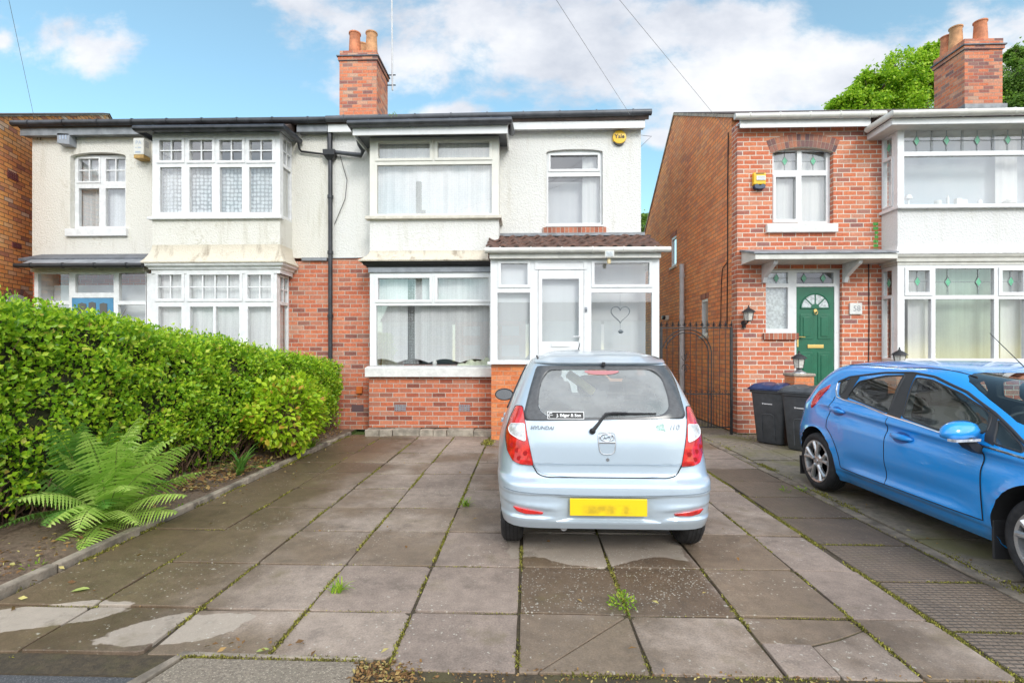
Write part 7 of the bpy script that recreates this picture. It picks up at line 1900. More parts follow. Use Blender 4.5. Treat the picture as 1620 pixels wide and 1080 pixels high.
# gutter moss tuft
a = at(623, 186, F-.22); leafy_weed('gutter_weed', 'small bright green weed growing in the roof gutter next to the chimney', (a.x, a.y, a.z-.03), 90, .11, M['weed_leaf'], 14, L0=.035)

# ------------------------------------------------------------------ moss and grass in the joints (uncountable)
C_, D_, L_ = [], [], []
def joint_line(p0, p1, dens, h=.02, jit=.006, patch=None):
    h *= .8; dens *= 1.3
    p0, p1 = np.array(p0), np.array(p1); ln = np.linalg.norm(p1-p0); n = int(dens*ln)
    t = rng.random(n); pos = p0+(p1-p0)*t[:, None]
    m = np.sin(pos[:, 0]*7.3+pos[:, 1]*4.1+p0[0]*5)+np.sin(pos[:, 1]*11+p0[0]*9+pos[:, 0]*3)*.8+rng.normal(size=n)*.35
    k_ = m > (.75 if patch is None else patch); pos = pos[k_]; n = len(pos)
    if n == 0: return
    c = np.column_stack([pos[:, 0]+rng.normal(size=n)*jit, pos[:, 1]+rng.normal(size=n)*jit, np.full(n, -.008)])
    C_.append(c); L_.append(rng.uniform(.4, 1.2, n)*h)
for x in XC:
    a_ = {-.655: -.35, -1.265: -.2, -1.885: .2, -.045: .5, .571: .0, 1.80: -.1, 2.22: -.4}.get(x, .6)
    joint_line((x, 2.35), (x, 8.7), 700, .022, .007, a_)
for y in YR[1:]: joint_line((-3.1, y), (2.2, y), 330, .014, .005, .75)
joint_line((2.235, 2.3), (2.235, 8.6), 1700, .015, .011, -.5); joint_line((2.94, 2.3), (2.94, 8.2), 600, .014, .008, .4); joint_line((3.07, 2.9), (3.07, 8.0), 1300, .024, .03, .35)
for y in ys[1:-1]: joint_line((2.25, y), (2.93, y), 700, .016, .008, .4)
joint_line((-1.7, 2.385), (-.78, 2.385), 1500, .02, .008, -.2); joint_line((-.8, 2.30), (2.3, 2.305), 500, .02, .01, .5); joint_line((-.65, 8.3), (-.62, 7.9), 1500, .05, .04, -2); joint_line((-2.5, 8.66), (-.7, 8.66), 900, .022, .012, .2); joint_line((-3.15, 2.5), (-3.15, 8.7), 700, .03, .02, .2)
Cm = np.vstack(C_); Lm = np.concatenate(L_); n = len(Cm)
tag(leaves('moss', Cm, rnd_dirs(n, .9), rnd_dirs(n), Lm, Lm*.45, M['moss']), 'moss and fine grass growing in the paving joints', 'moss', kind='stuff')
# grass by bins and under the blue car
n = 5200; px_ = rng.uniform(3.0, 4.9, n); py_ = rng.uniform(6.9, 9.1, n); m = np.sin(px_*5+py_*3)+np.sin(py_*9)*.6+rng.normal(size=n)*.5 > .35
e = (np.abs(py_-9.05) < .12) | m; px_, py_ = px_[e], py_[e]; n = len(px_); L = rng.uniform(.008, .03, n)
tag(leaves('moss', np.column_stack([px_, py_, np.full(n, -.012)]), rnd_dirs(n, .5), rnd_dirs(n), L, L*.5, M['moss']), 'yellow green moss spread over the concrete round the wheelie bins', 'moss', kind='stuff')
# ------------------------------------------------------------------ leaf litter
def litter(n, xr, yr, z, s, name='fallen_leaves'):
    Cw = np.column_stack([rng.uniform(*xr, n), rng.uniform(*yr, n), z+rng.random(n)*.02]); D = rng.normal(size=(n, 3)); D[:, 2] *= .25
    N_ = np.array([0, 0, 1.0])+rng.normal(size=(n, 3))*.45; L = rng.uniform(*s, n); return Cw, D, N_, L
A = [litter(2800, (-4.3, -3.28), (3.0, 8.9), .055, (.018, .055)), litter(420, (-3.9, -3.30), (5.0, 6.6), .06, (.03, .08))]
Cw, D, N_, L = [np.concatenate(q) for q in zip(*A)]
tag(leaves('leaf_litter', Cw, D, N_, L, L*.5, M['dead_leaf'], None, 'diamond', .2), 'dry brown leaf litter on the soil under the hedge', 'leaf litter', kind='stuff')
A = [litter(90, (-3.1, 2.1), (2.4, 8.4), .004, (.018, .05)), litter(420, (-.80, -.50), (2.22, 2.37), -.018, (.012, .035)), litter(420, (-.5, 2.3), (2.24, 2.335), -.016, (.008, .024)), litter(34, (-3.15, -2.9), (2.5, 8.4), .004, (.02, .05)), litter(14, (-1.6, -1.0), (2.41, 2.5), .004, (.02, .05)), litter(60, (-3.2, -2.7), (8.2, 8.66), .003, (.015, .035)), litter(40, (3.0, 3.3), (3.0, 5.0), -.012, (.02, .04))]
Cw, D, N_, L = [np.concatenate(q) for q in zip(*A)]
tag(leaves('fallen_leaves', Cw, D, N_, L, L*.5, M['dead_leaf'], None, 'diamond', .2), 'scattered dead leaves and gutter debris on the paving', 'fallen leaves', kind='stuff')
leafs = [(112, 935, .10), (1133, 905, .03), (420, 825, .04), (185, 1045, .05), (66, 1018, .05), (405, 1030, .06)]
fl_m = leaf_mat('fallen_green_leaf', [(0, (.32, .40, .10)), (1, (.45, .5, .16))], .5, .2)
labs = ['large pale green fallen leaf on the wet slab by the kerb', None, None, None, None, 'pale curled leaf lying on the concrete crossing edge']
for (px, py, s), lb_ in zip(leafs, labs):
    if not lb_: continue
    p = gnd(px, py, .008); o = leaves('fallen_leaf', np.array([[p.x, p.y, .008]]), np.array([[1, .3, .1]]), np.array([[0, 0, 1.0]]), [s], [s*.5], fl_m, None, 'oval', .12); tag(o, lb_, 'leaf')

# ------------------------------------------------------------------ trees behind the right-hand house
def tree(name, label, base, h_trunk, crown, seed, mat, nleaf, L0):
    t = thing(name, label, 'tree', base); rr = random.Random(seed); rs = np.random.default_rng(seed)
    mb = MB(); b = Vector(base); top = b+Vector((0, 0, h_trunk)); mb.tube([b, b+Vector((.1, 0, h_trunk*.5)), top], [.38, .30, .2], 10)
    cs = []
    for (cx, cy, cz, rx, ry, rz) in crown:
        c = Vector((cx, cy, cz)); cs.append((c, rx, ry, rz)); mid = top.lerp(c, .5)+Vector((rr.uniform(-.4, .4), rr.uniform(-.4, .4), .2)); mb.tube([top-Vector((0, 0, rr.uniform(0, .8))), mid, c+Vector((0, 0, rz*.6))], [.14, .09, .02], 7)
        for q in range(10):
            v = rnd_dirs(1, .4)[0]; e = c+Vector((v[0]*rx*.9, v[1]*ry*.9, v[2]*rz*.9)); mb.tube([c, c.lerp(e, .5)+Vector((rr.uniform(-.2, .2), 0, rr.uniform(-.1, .2))), e], [.05, .03, .008], 5)
    mb.build('trunk', M['bark'], t, smooth=True)
    CC, VV = [], []
    per = nleaf//len(crown)
    for (c, rx, ry, rz) in cs:
        ncl = 44; cv_ = rs.normal(size=(ncl, 3)); cv_ /= np.linalg.norm(cv_, axis=1, keepdims=True); rad = .55+.5*rs.random((ncl, 1)); cc = cv_*rad
        idx = rs.integers(0, ncl, per); v = cc[idx]+rs.normal(size=(per, 3))*.12
        CC.append(np.array(c)+v*np.array([rx, ry, rz])); VV.append(cv_[idx])
    Cw = np.vstack(CC); Vv = np.vstack(VV); n = len(Cw); L = rs.uniform(.7, 1.3, n)*L0
    leaves('crown', Cw, Vv*.6+rs.normal(size=(n, 3))*.7+np.array([0, 0, -.25]), Vv*.4+np.array([0, 0, .9])+rs.normal(size=(n, 3))*.45, L, L*rs.uniform(.6, .85, n), mat, t, 'diamond', .12); return t
def A3(px, py, Y): q = at(px, py, Y); return q.x, q.y, q.z
YT = 21.0
cr = [(*A3(1345, 165, YT), .8, .9, .6), (*A3(1390, 150, YT), 1.1, 1.2, 1.2), (*A3(1428, 128, YT), 1.2, 1.3, 1.1), (*A3(1460, 112, YT), 1.0, 1.2, .9), (*A3(1500, 120, YT), 1.3, 1.3, 1.1), (*A3(1410, 190, YT), 2.0, 1.4, 1.2), (*A3(1480, 200, YT), 2.2, 1.6, 1.5), (*A3(1355, 195, YT), 1.0, .9, .7), (*A3(1330, 172, YT), .45, .5, .35), (*A3(1372, 133, YT), .4, .5, .4), (*A3(1475, 92, YT), .5, .6, .45)]
b = at(1440, 300, YT); tree('sycamore_tree', 'bright yellow green tree rising behind the right hand roof, left of its chimney', (b.x, b.y, 0), 6.0, cr, 5, M['tree_leaf'], 56000, .115)
YT2 = 24.0
cr = [(*A3(1612, 118, YT2), .9, 1.2, 1.0), (*A3(1605, 155, YT2), .7, 1.2, .9), (*A3(1640, 130, YT2), 1.6, 1.4, 1.6), (*A3(1655, 180, YT2), 2.0, 1.4, 1.6), (*A3(1610, 90, YT2), .4, .5, .4), (*A3(1600, 180, YT2), 1.0, 1.0, .8)]
b = at(1650, 300, YT2); tree('background_tree', 'grey green tree behind the right hand roof, right of the chimney at the frame edge', (b.x, b.y, 0), 6.5, cr, 6, M['tree_leaf_dark'], 24000, .11)
b = at(1017, 345, 40); tree('background_tree', 'sliver of distant dark tree between the white house and the neighbouring gable', (b.x, b.y, 0), 6, [(b.x, b.y, at(1017, 362, 40).z, 2.0, 1.2, 1.0)], 8, M['tree_leaf_dark'], 4000, .2)
# ================================================================== SMALL THINGS
def single(mb, name, mat, label, cat, smooth=False, bevel=0, group=None):
    o = mb.build(name, mat, None, smooth=smooth, bevel=bevel); return tag(o, label, cat, group)
# ------------------------------------------------------------------ wheelie bins
def bin_(base, rz, label, lidmat):
    b = thing('wheelie_bin', label, 'bin', base, rz, 'wheelie bins beside the brick wall')
    h, w0, w1, d0, d1 = .90, .205, .27, .21, .30
    mb = MB()
    def ring_(w, d, z, r=.05):
        pts = []
        for (cx, cy, a0) in ((w-r, d-r, 0), (-w+r, d-r, 90), (-w+r, -d+r, 180), (w-r, -d+r, 270)):
            for q in range(5): a = R(a0+90*q/4); pts.append((cx+r*math.cos(a), cy+r*math.sin(a), z))
        return pts
    mb.rings([ring_(w0, d0, .03), ring_(w0+.01, d0+.012, .05), ring_(w1-.005, d1-.005, h-.07), ring_(w1, d1, h-.07), ring_(w1+.015, d1+.015, h-.06), ring_(w1+.015, d1+.015, h), ring_(w1-.02, d1-.02, h)], cap0=True, cap1=True)
    body = mb.build('body', M['bin'], b, local=True, smooth=True)
    mb = MB(); H = h
    def lid(i, j):
        u = -1+2*i/16; v = -1+2*j/16
        r = max(abs(u), abs(v)); hgt = .075*(1-r**6)*(.8+.2*math.cos(v*2)); 
        z = H+.004+hgt-(.022 if r > .99 else 0)+ (.018 if abs(abs(u)-.55) < .2 and r < .9 else 0)
        return (u*(w1+.028), v*(d1+.035)-.015, z)
    mb.grid(lid, 16, 16); mb.box(-w1-.027, w1+.027, -d1-.049, d1+.019, H+.001, H+.0035)
    ld = mb.build('lid', lidmat, b, local=True, smooth=True)
    mb = MB(); mb.tube([(-.2, d1+.03, H-.03), (-.2, d1+.085, H+.0), (.2, d1+.085, H+.0), (.2, d1+.03, H-.03)], .014, 8); mb.build('handle', M['bin'], b, local=True, smooth=True)
    for s_ in (-1, 1):
        mb = MB(); mb.lathe([(.095, s_*.215), (.10, s_*.22), (.10, s_*.255), (.09, s_*.262), (.04, s_*.262)], (0, d0+.03, .10), 'x', 24); mb.build('wheel', M['rubber'], b, local=True, smooth=True)
    # raised arch panel and white print on the front
    fy = lambda z: -(d0+.012+(d1-.005-d0-.012)*(z-.05)/(h-.12))
    mb = MB(); P = [(-.10, .10), (-.10, .44), (-.085, .485), (-.04, .50), (.04, .50), (.085, .485), (.10, .44), (.10, .10)]
    mb.tube([(x, fy(z)-.001, z) for x, z in P], .009, 6); mb.build('front_rib', M['bin'], body, local=True, smooth=True)
    mb = MB(); z = .66
    mb.add([(-.085, fy(z)-.003, z+.012), (-.07, fy(z)-.003, z-.014), (-.055, fy(z)-.003, z+.012)], [(0, 1, 2)])
    for i in range(9):
        x = -.05+i*.0145; mb.add([(x, fy(z)-.003, z-.007), (x+.011, fy(z)-.003, z-.007), (x+.011, fy(z)-.003, z+.009), (x, fy(z)-.003, z+.009)], [(0, 1, 2, 3)])
    mb.build('white_logo', M['white_print'], body, local=True)
    return b
b1 = gnd(1231, 688); b2 = gnd(1284, 702)
bin_((4.03, 8.22, -.012), R(-52), 'charcoal wheelie bin with a navy blue lid, beside the brick wall', M['bin_lid_blue'])
bin_((4.22, 7.62, -.012), R(-52), 'charcoal wheelie bin with a charcoal lid, half hidden by the blue car', M['bin'])
# ------------------------------------------------------------------ lanterns
def lantern(root, o, s=1.0, hang=False, mats=('iron',)):
    """hexagonal lantern: foot at o"""
    m = M[mats[0]]; x, y, z = o
    L = lambda prof, n=6: (lambda mb: (mb.lathe([(r*s, h*s) for r, h in prof], (x, y, z), 'z', n), mb)[1])(MB())
    L([(.06, .10), (.085, .105), (.115, .285), (.105, .29), (.05, .30)]).build('glass', M['lamp_glass'], root)
    mb = L([(.06, .085), (.065, .10), (.055, .101)]); 
    for i in range(6):
        a = math.pi*2*i/6; mb.tube([(x+.083*s*math.cos(a), y+.083*s*math.sin(a), z+.10*s), (x+.116*s*math.cos(a), y+.116*s*math.sin(a), z+.287*s)], .006*s, 5)
    mb.build('cage', m, root)
    mb = L([(.15, .285), (.145, .295), (.10, .335), (.05, .37), (.03, .375), (.022, .40), (.010, .415), (.016, .43), (.004, .45)], 12); mb.build('cap', m, root, smooth=True)
def pillar(base, w, h, label, llabel, lmat, s):
    t = thing('gate_pier', label, 'pier', base)
    mb = MB(); mb.box(base[0]-w/2, base[0]+w/2, base[1]-w/2, base[1]+w/2, 0, h); mb.build('brickwork', M['brick_new'], t)
    mb = MB(); mb.box(base[0]-w/2-.02, base[0]+w/2+.02, base[1]-w/2-.02, base[1]+w/2+.02, h+.001, h+.045); mb.build('coping', M['concrete'], t, bevel=.012)
    l = thing('pillar_lantern', llabel, 'lantern', (base[0], base[1], h+.045))
    mb = MB(); z0 = h+.0455
    mb.lathe([(.13*s, 0), (.125*s, .015*s), (.06*s, .05*s), (.035*s, .09*s), (.05*s, .10*s)], (base[0], base[1], z0), 'z', 12); mb.build('base', lmat, l, smooth=True)
    lantern(l, (base[0], base[1], z0), s)
    return t
p1 = at(1264, 590, 8.05); pillar((p1.x, 8.05, 0), .30, p1.z-.045, 'orange brick pier with a stone coping, behind the wheelie bins', 'black pillar lantern with a silver foot, standing in front of the green door', M['steel'], .80)
p2 = at(1423, 574, 7.4); pillar((p2.x, 7.4, 0), .30, p2.z-.13, 'low brick pier hidden behind the blue car roof', 'black pillar lantern showing above the blue car roof before the bay', M['iron'], .70)
# wall lantern
q = at(1180.5, 502, FR-.12); wl_ = thing('wall_lantern', 'black wall lantern on the brick left of the green door', 'lantern', (q.x, FR, q.z))
mb = MB(); mb.lathe([(.045, 0), (.04, -.02), (.02, -.025)], (q.x, FR-.001, q.z-.09), 'y', 14); mb.tube([(q.x, FR-.02, q.z-.09), (q.x, FR-.08, q.z-.13), (q.x, FR-.14, q.z-.10), (q.x+.03, FR-.15, q.z-.06)], .014, 8); mb.lathe([(.03, -.19), (.035, -.12), (.02, -.10)], (q.x-.0, FR-.03, q.z), 'z', 10); mb.build('bracket', M['iron'], wl_, smooth=True)
lantern(wl_, (q.x+.03, FR-.15, q.z-.14), .80)
# house number
q = rc(1344.5, 1364, 479, 497, FR-.03); mb = MB(); mb.box(q[0], q[1], FR-.035, FR-.001, q[2], q[3]); hn = mb.build('number_plaque', M['stone_white'], None, bevel=.006); tag(hn, 'small white plaque reading 58 on the brick beside the green door', 'house number')
text_mesh('58', .135, Matrix.Translation(((q[0]+q[1])/2+.012, FR-.0365, (q[2]+q[3])/2-.002)) @ Matrix.Rotation(R(90), 4, 'X'), M['grey_print'], 'numerals', hn, extrude=.002)
# ------------------------------------------------------------------ alarm boxes
q = at(980, 217, F-.05); al = thing('alarm_box', 'round yellow alarm box lettered Yale high on the white house', 'alarm', (q.x, F, q.z))
mb = MB(); mb.lathe([(.128, 0), (.128, -.045), (.120, -.062), (.02, -.068)], (q.x, F-.001, q.z), 'y', 40); mb.build('cover', M['yellow'], al, smooth=True)
mb = MB(); mb.prism([(q.x+.118*math.cos(a), q.z-.02+.125*math.sin(a)) for a in np.linspace(math.pi*1.15, math.pi*1.85, 16)], 'y', F-.05, F-.0015); mb.build('strobe', M['black'], al)
text_mesh('Yale', .105, Matrix.Translation((q.x, F-.0695, q.z+.005)) @ Matrix.Rotation(R(90), 4, 'X'), M['black_print'], 'lettering', al, extrude=.001, bold=.0025)
q = rc(1192, 1211, 273, 299.5, FR-.06); al = thing('alarm_box', 'yellow and navy wedge alarm box on the red brick house', 'alarm', ((q[0]+q[1])/2, FR, q[2]))
zm = q[2]+(q[3]-q[2])*.22
mb = MB(); mb.prism([(FR-.001, zm+.002), (FR-.075, zm+.02), (FR-.085, q[3]-.03), (FR-.06, q[3]), (FR-.001, q[3])], 'x', q[0], q[1]); yc_ = mb.build('cover', M['yellow'], al, bevel=.010)
mb = MB(); xm_2 = (q[0]+q[1])/2; w_2 = (q[1]-q[0])/2
mb.prism([(q[0]+.004, zm-.0), (xm_2-w_2*.5, zm+.03), (xm_2, zm-.005), (xm_2+w_2*.5, zm+.03), (q[1]-.004, zm), (q[1]-.02, q[2]+.012), (xm_2, q[2]), (q[0]+.02, q[2]+.012)], 'y', FR-.088, FR-.0015); mb.build('strobe', simple('navy_plastic', (.015, .04, .09), .35), al, bevel=.006)
mb = MB(); mb.box(q[0]+.045, q[1]-.012, FR-.091, FR-.083, zm+.09, zm+.165); mb.build('label', M['white_print'], al)
mb = MB()
for i in range(3): mb.box(q[0]+.055, q[1]-.02, FR-.0925, FR-.0905, zm+.098+i*.022, zm+.108+i*.022)
mb.build('label_print', M['grey_print'], al)
mb = MB(); mb.box(q[0]+.03, q[1]-.03, FR-.095, FR-.07, q[3]-.028, q[3]-.018); mb.build('sounder_slot', M['black'], al)
q = rc(93, 115, 212, 231, F-.14); al = thing('alarm_box', 'faded grey alarm box on the cream house above the arched window', 'alarm', (q[0], F, q[2]))
mb = MB(); mb.rings([[(q[0]-.02, y_, q[2]+dz), (q[1]-.05, y_, q[2]+dz*.4), (q[1]-.05, y_, q[3]), (q[0]-.02, y_, q[3]+dz*.3)] for y_, dz in ((F-.16, .05), (F-.001, .03))], cap0=True, cap1=True); mb.build('cover', M['grey_plastic'], al, bevel=.008)
mb = MB()
for i in range(3): mb.box(q[0]+.03+i*.055, q[0]+.06+i*.055, F-.163, F-.158, q[3]-.11, q[3]-.03)
mb.build('louvre', simple('pale_blue_print', (.36, .42, .52), .5), al)
q = rc(212, 232, 219, 250, F-.16); al = thing('alarm_box', 'old stained white alarm box with a rusty yellow base, beside the cream bay', 'alarm', (q[0], F, q[2]))
xr = q[0]+(q[1]-q[0])*.75
mb = MB(); mb.box(q[0], xr+.02, F-.18, F-.001, q[2]+.06, q[3]); mb.build('cover', M['upvc_dirty'], al, bevel=.006)
mb = MB(); mb.box(q[0]+.005, xr+.015, F-.175, F-.002, q[2]-.01, q[2]+.059); mb.build('base', simple('rusty_ochre', (.42, .26, .08), .6, nscale=12, namt=.3), al, bevel=.006)
mb = MB(); 
for i in range(4): mb.box(xr+.0195, xr+.0215, F-.14, F-.05, q[3]-.06-i*.03, q[3]-.045-i*.03)
mb.build('louvre', M['grey_print'], al)
text_mesh('PA', .10, Matrix.Translation(((q[0]+xr)/2+.01, F-.1815, q[3]-.09)) @ Matrix.Rotation(R(90), 4, 'X'), simple('faded_blue_print', (.36, .42, .52), .5), 'lettering', al, extrude=.001)
mb = MB(); cx_ = (q[0]+xr)/2; mb.box(cx_-.05, cx_-.03, F-.1825, F-.1805, q[3]-.19, q[3]-.175); mb.box(cx_+.0, cx_+.06, F-.1825, F-.1805, q[3]-.19, q[3]-.172); mb.box(cx_-.05, cx_+.05, F-.1825, F-.1805, q[3]-.28, q[3]-.25); mb.build('lettering', bpy.data.materials['faded_blue_print'], al)
# floodlight on the porch
q = rc(958, 971, 397, 406, YPo-.27); fl_ = thing('floodlight', 'small weathered floodlight fixed to the porch gutter board', 'floodlight', (q[0], YPo-.1, q[2]))
mb = MB(); mb.rings([[(q[0]-dx, y_, q[2]-dz), (q[1]+dx, y_, q[2]-dz), (q[1]+dx, y_, q[3]+dz), (q[0]-dx, y_, q[3]+dz)] for y_, dx, dz in ((YPo-.27, .008, .006), (YPo-.25, .008, .006), (YPo-.21, -.02, -.015))], cap0=True, cap1=True); mb.build('head', M['upvc_dirty'], fl_, bevel=.004)
mb = MB(); mb.box(q[0]+.008, q[1]-.008, YPo-.273, YPo-.2705, q[2]+.008, q[3]-.008); mb.build('lens', M['frost'], fl_)
mb = MB(); mb.lathe([(.028, -.10), (.032, -.05), (.025, -.035), (.02, -.01)], ((q[0]+q[1])/2, YPo-.20, q[2]), 'z', 14); mb.tube([((q[0]+q[1])/2, YPo-.20, q[2]-.05), ((q[0]+q[1])/2, YPo-.09, q[2]-.05)], .015, 8); mb.build('sensor', simple('yellowed_plastic', (.62, .50, .28), .4), fl_, smooth=True)
# small security light on the side wall of number 58
q = atx(1052, 502, RX0-.1); ol = thing('security_light', 'small black and white security light on the side wall above the gate', 'light', (RX0, q.y, q.z))
mb = MB(); mb.box(RX0-.10, RX0-.001, q.y-.06, q.y+.06, q.z-.07, q.z+.05); mb.build('housing', M['upvc_dirty'], ol, bevel=.01)
mb = MB(); mb.lathe([(.055, 0), (.06, -.05), (.045, -.08)], (RX0-.10, q.y-.0, q.z), 'x', 16); mb.build('head', M['black'], ol, smooth=True)
# ------------------------------------------------------------------ wrought-iron gate
YG = 9.05; gx0, gx1 = at(1046, 600, YG).x, at(1157, 600, YG).x
GT = thing('garden_gate', 'black wrought iron gate with an arched top rail between porch and brick house', 'gate', (gx0, YG, 0))
zt1 = at(1100, 518.5, YG).z; zl_ = at(1110, 623, YG).z
mb = MB(); mb.box(gx1-.02, gx1+.02, YG-.02, YG+.02, 0, zt1+.02); mb.box(gx0-.02, gx0+.02, YG-.02, YG+.02, 0, zt1+.02); mb.box(gx0+.021, gx1-.021, YG-.008, YG+.008, zt1-.010, zt1+.010); mb.box(gx0+.021, gx1-.021, YG-.008, YG+.008, zl_-.010, zl_+.010); mb.box(gx0+.021, gx1-.021, YG-.008, YG+.008, .12, .14); mb.build('frame', M['iron'], GT)
nb = 12
mb = MB()
for i in range(1, nb):
    x = gx0+(gx1-gx0)*i/nb; mb.tube([(x, YG, .11), (x, YG, zt1+.02)], .0055, 6)
    if i < nb: mb.tube([(x+(gx1-gx0)/nb/2, YG, .11), (x+(gx1-gx0)/nb/2, YG, zl_+.03)], .0045, 6)
mb.build('bar', M['iron'], GT)
mb = MB()
for i in range(0, nb+1):
    x = gx0+(gx1-gx0)*i/nb; z = zt1+.012
    mb.lathe([(.004, 0), (.006, .02), (.022, .05), (.010, .075), (.001, .12)], (x, YG, z), 'z', 4)
    for s_ in (-1, 1): mb.tube([(x, YG, z+.015), (x+s_*.03, YG, z+.03), (x+s_*.034, YG, z+.055)], [.006, .006, .003], 5)
    if 0 < i < nb:
        for s_ in (-1, 1): mb.tube([(x, YG, zl_+.02), (x+s_*.022, YG, zl_+.045), (x+s_*.01, YG, zl_+.07)], .005, 5)
mb.build('finial', M['iron'], GT)
cxg = at(1086, 560, YG).x; rg = at(1125, 560, YG).x-cxg
mb = MB()
for dr_ in (0, .055): mb.tube([(cxg+(rg-dr_)*math.cos(a), YG-.014, zt1-.03-rg*1.0+(rg-dr_)*math.sin(a)*1.0) for a in np.linspace(math.pi*.92, 0, 26)]+[(cxg+rg-dr_, YG-.014, .13)], .010, 6)
mb.build('arch_bar', M['iron'], GT, smooth=True)
mb = MB()
for (sx_, sz_) in ((-1, 1), (1, 1), (-1, -1), (1, -1)):
    c = (cxg-.02, zt1-.62); mb.tube([(c[0]+sx_*(.02+.05*t*math.cos(t*7)), YG-.012, c[1]+sz_*(.09+.07*math.sin(t*7)*(1-t*.3))) for t in np.linspace(0, 1, 22)], .005, 5)
mb.build('scroll', M['iron'], GT, smooth=True)
# ------------------------------------------------------------------ aerial mast, wires
m0 = at(621, 143, YC+.8); m1 = at(619.5, -40, YC+.8)
mb = MB(); AE = thing('aerial_mast', 'thin metal aerial mast clamped beside the centre chimney', 'aerial', (m0.x, YC+.8, m0.z)); mb.tube([(m0.x, YC+.8, m0.z), (m1.x, YC+.8, m1.z)], .022, 8); mb.build('mast', M['pipe'], AE, smooth=True)
mb = MB()
for py in (119, 135):
    z = at(621, py, YC+.8).z; mb.tube([(c1+.03, YC+.8, z), (m0.x+.08, YC+.8, z)], .016, 6)
mb.build('bracket', M['black'], AE)
def wire(pts, r, label, sag=0):
    a, b = Vector(pts[0]), Vector(pts[1]); P_ = [a.lerp(b, t)-Vector((0, 0, sag*4*t*(1-t))) for t in np.linspace(0, 1, 24)]
    mb = MB(); mb.tube(P_, r, 5); return single(mb, 'overhead_wire', simple('grey_cable', (.36, .37, .39), .6) if 'grey_cable' not in bpy.data.materials else bpy.data.materials['grey_cable'], label, 'wire', group='overhead telephone wires')
def ext(a, b, k_): return b+(b-a)*k_
w1a = at(997, 182, F-.25); w1b = at(880, 0, 6.0); wire((w1a, ext(w1a, w1b, 3.6)), .003, 'overhead wire running to the white house gutter')
w2a = atx(1150, 206, RX0-.03); w2b = at(980, 0, 6.2); wire((w2a, ext(w2a, w2b, 3.6)), .003, 'overhead wire running to the side wall of the brick house')
w3a = at(58, 205, F-.05); w3b = at(14, 0, 7.0); wire((w3a, ext(w3a, w3b, 3.6)), .003, 'overhead wire running to the left corner of the cream house')
mb = MB(); q = at(62, 212, F-.02)
mb.tube([(w3a.x, F-.05, w3a.z), (q.x, F-.03, q.z), (q.x+.05, F-.03, q.z-.06), (q.x+.02, F-.02, q.z-.12)], .006, 5); mb.tube([(q.x, F-.03, q.z), (q.x-.04, F-.02, q.z-.1)], .005, 5); mb.build('wire_tail', M['black'], LH)
mb = MB(); P_ = [at(538, 246, F-.02), at(549, 285, F-.02), at(546, 315, F-.02), at(529, 355, F-.02)]; mb.tube(P_, .006, 5); mb.build('loose_cable', M['black'], CH, smooth=True)
mb = MB(); P_ = [at(1014, 214, F), at(1031, 216, F), at(1024, 222, F), at(1014, 232, F)]; mb.tube(P_, .005, 5); mb.build('loose_cable', M['grey_plastic'], CH, smooth=True)
mb = MB(); P_ = [atx(1152, 210, RX0-.015), atx(1151, 300, RX0-.015), atx(1151, 400, RX0-.015), atx(1150, 520, RX0-.015)]; mb.tube(P_, .010, 5); mb.tube([atx(1150, 415, RX0-.02), atx(1143, 425, RX0-.02), atx(1141, 450, RX0-.02), atx(1140, 520, RX0-.02)], .008, 5); mb.build('cable', M['black'], RH)
# ------------------------------------------------------------------ items seen through windows
# heart ornament in the porch
q = at(981, 500, YPo+.09); mb = MB(); hs = .155
P_ = [(q.x+hs*(16*math.sin(t)**3)/16, YPo+.09, q.z+.04+hs*(13*math.cos(t)-5*math.cos(2*t)-2*math.cos(3*t)-math.cos(4*t))/16) for t in np.linspace(0, 2*math.pi, 40, endpoint=False)]
for dxy in ((0, 0), (.008, .006)): mb.tube([(x+dxy[0], y, z+dxy[1]) for x, y, z in P_], .005, 5, closed=True)
mb.tube([(q.x-.0, YPo+.09, q.z-.10), (q.x, YPo+.09, q.z-.24)], .003, 5); mb.lathe([(.02, 0), (.05, .03), (.02, .06)], (q.x+.01, YPo+.09, q.z-.29), 'z', 10); mb.tube([(q.x, YPo+.09, q.z+.17), (q.x, YPo+.09, q.z+.36)], .002, 4)
single(mb, 'heart_ornament', M['grey_plastic'], 'wire heart ornament hanging inside the right porch window', 'ornament')
# blanket and plant on the sill of the ground-floor bay
sx0 = at(722, 578, 9.05).x; sx1 = at(775, 578, 9.05).x; zs_ = ls+.0
mb = MB()
def blk(i, j):
    u = i/26; v = j/10; x = sx0+(sx1-sx0)*u; h = .09+.10*u+.025*math.sin(u*14+v*4)+.02*math.sin(u*27+v*7)
    a = v*math.pi; return (x+.02*math.sin(v*6), 9.07-.07*math.cos(a)+.02*math.sin(u*9), zs_-.06+(h)*math.sin(a)*(1 if 0 < i < 26 else .4))
mb.grid(blk, 26, 10); single(mb, 'folded_blanket', M['cloth'], 'crumpled pale green blanket on the sill inside the white bay window', 'blanket', smooth='all')
leafy_weed('house_plant', 'dark leafy house plant behind the net curtain of the white bay', (at(748, 560, 9.22).x, 9.26, zs_+.06), 90, .16, M['fern_dark'], 22, L0=.07, flat=1.2)
mb = MB(); q = at(688, 576, 9.1); mb.lathe([(.035, 0), (.045, .04), (.03, .085), (.012, .10)], (q.x, 9.08, zs_), 'z', 14); single(mb, 'white_figurine', M['stone_white'], 'small white figurine on the sill of the white bay window', 'ornament', smooth=True)
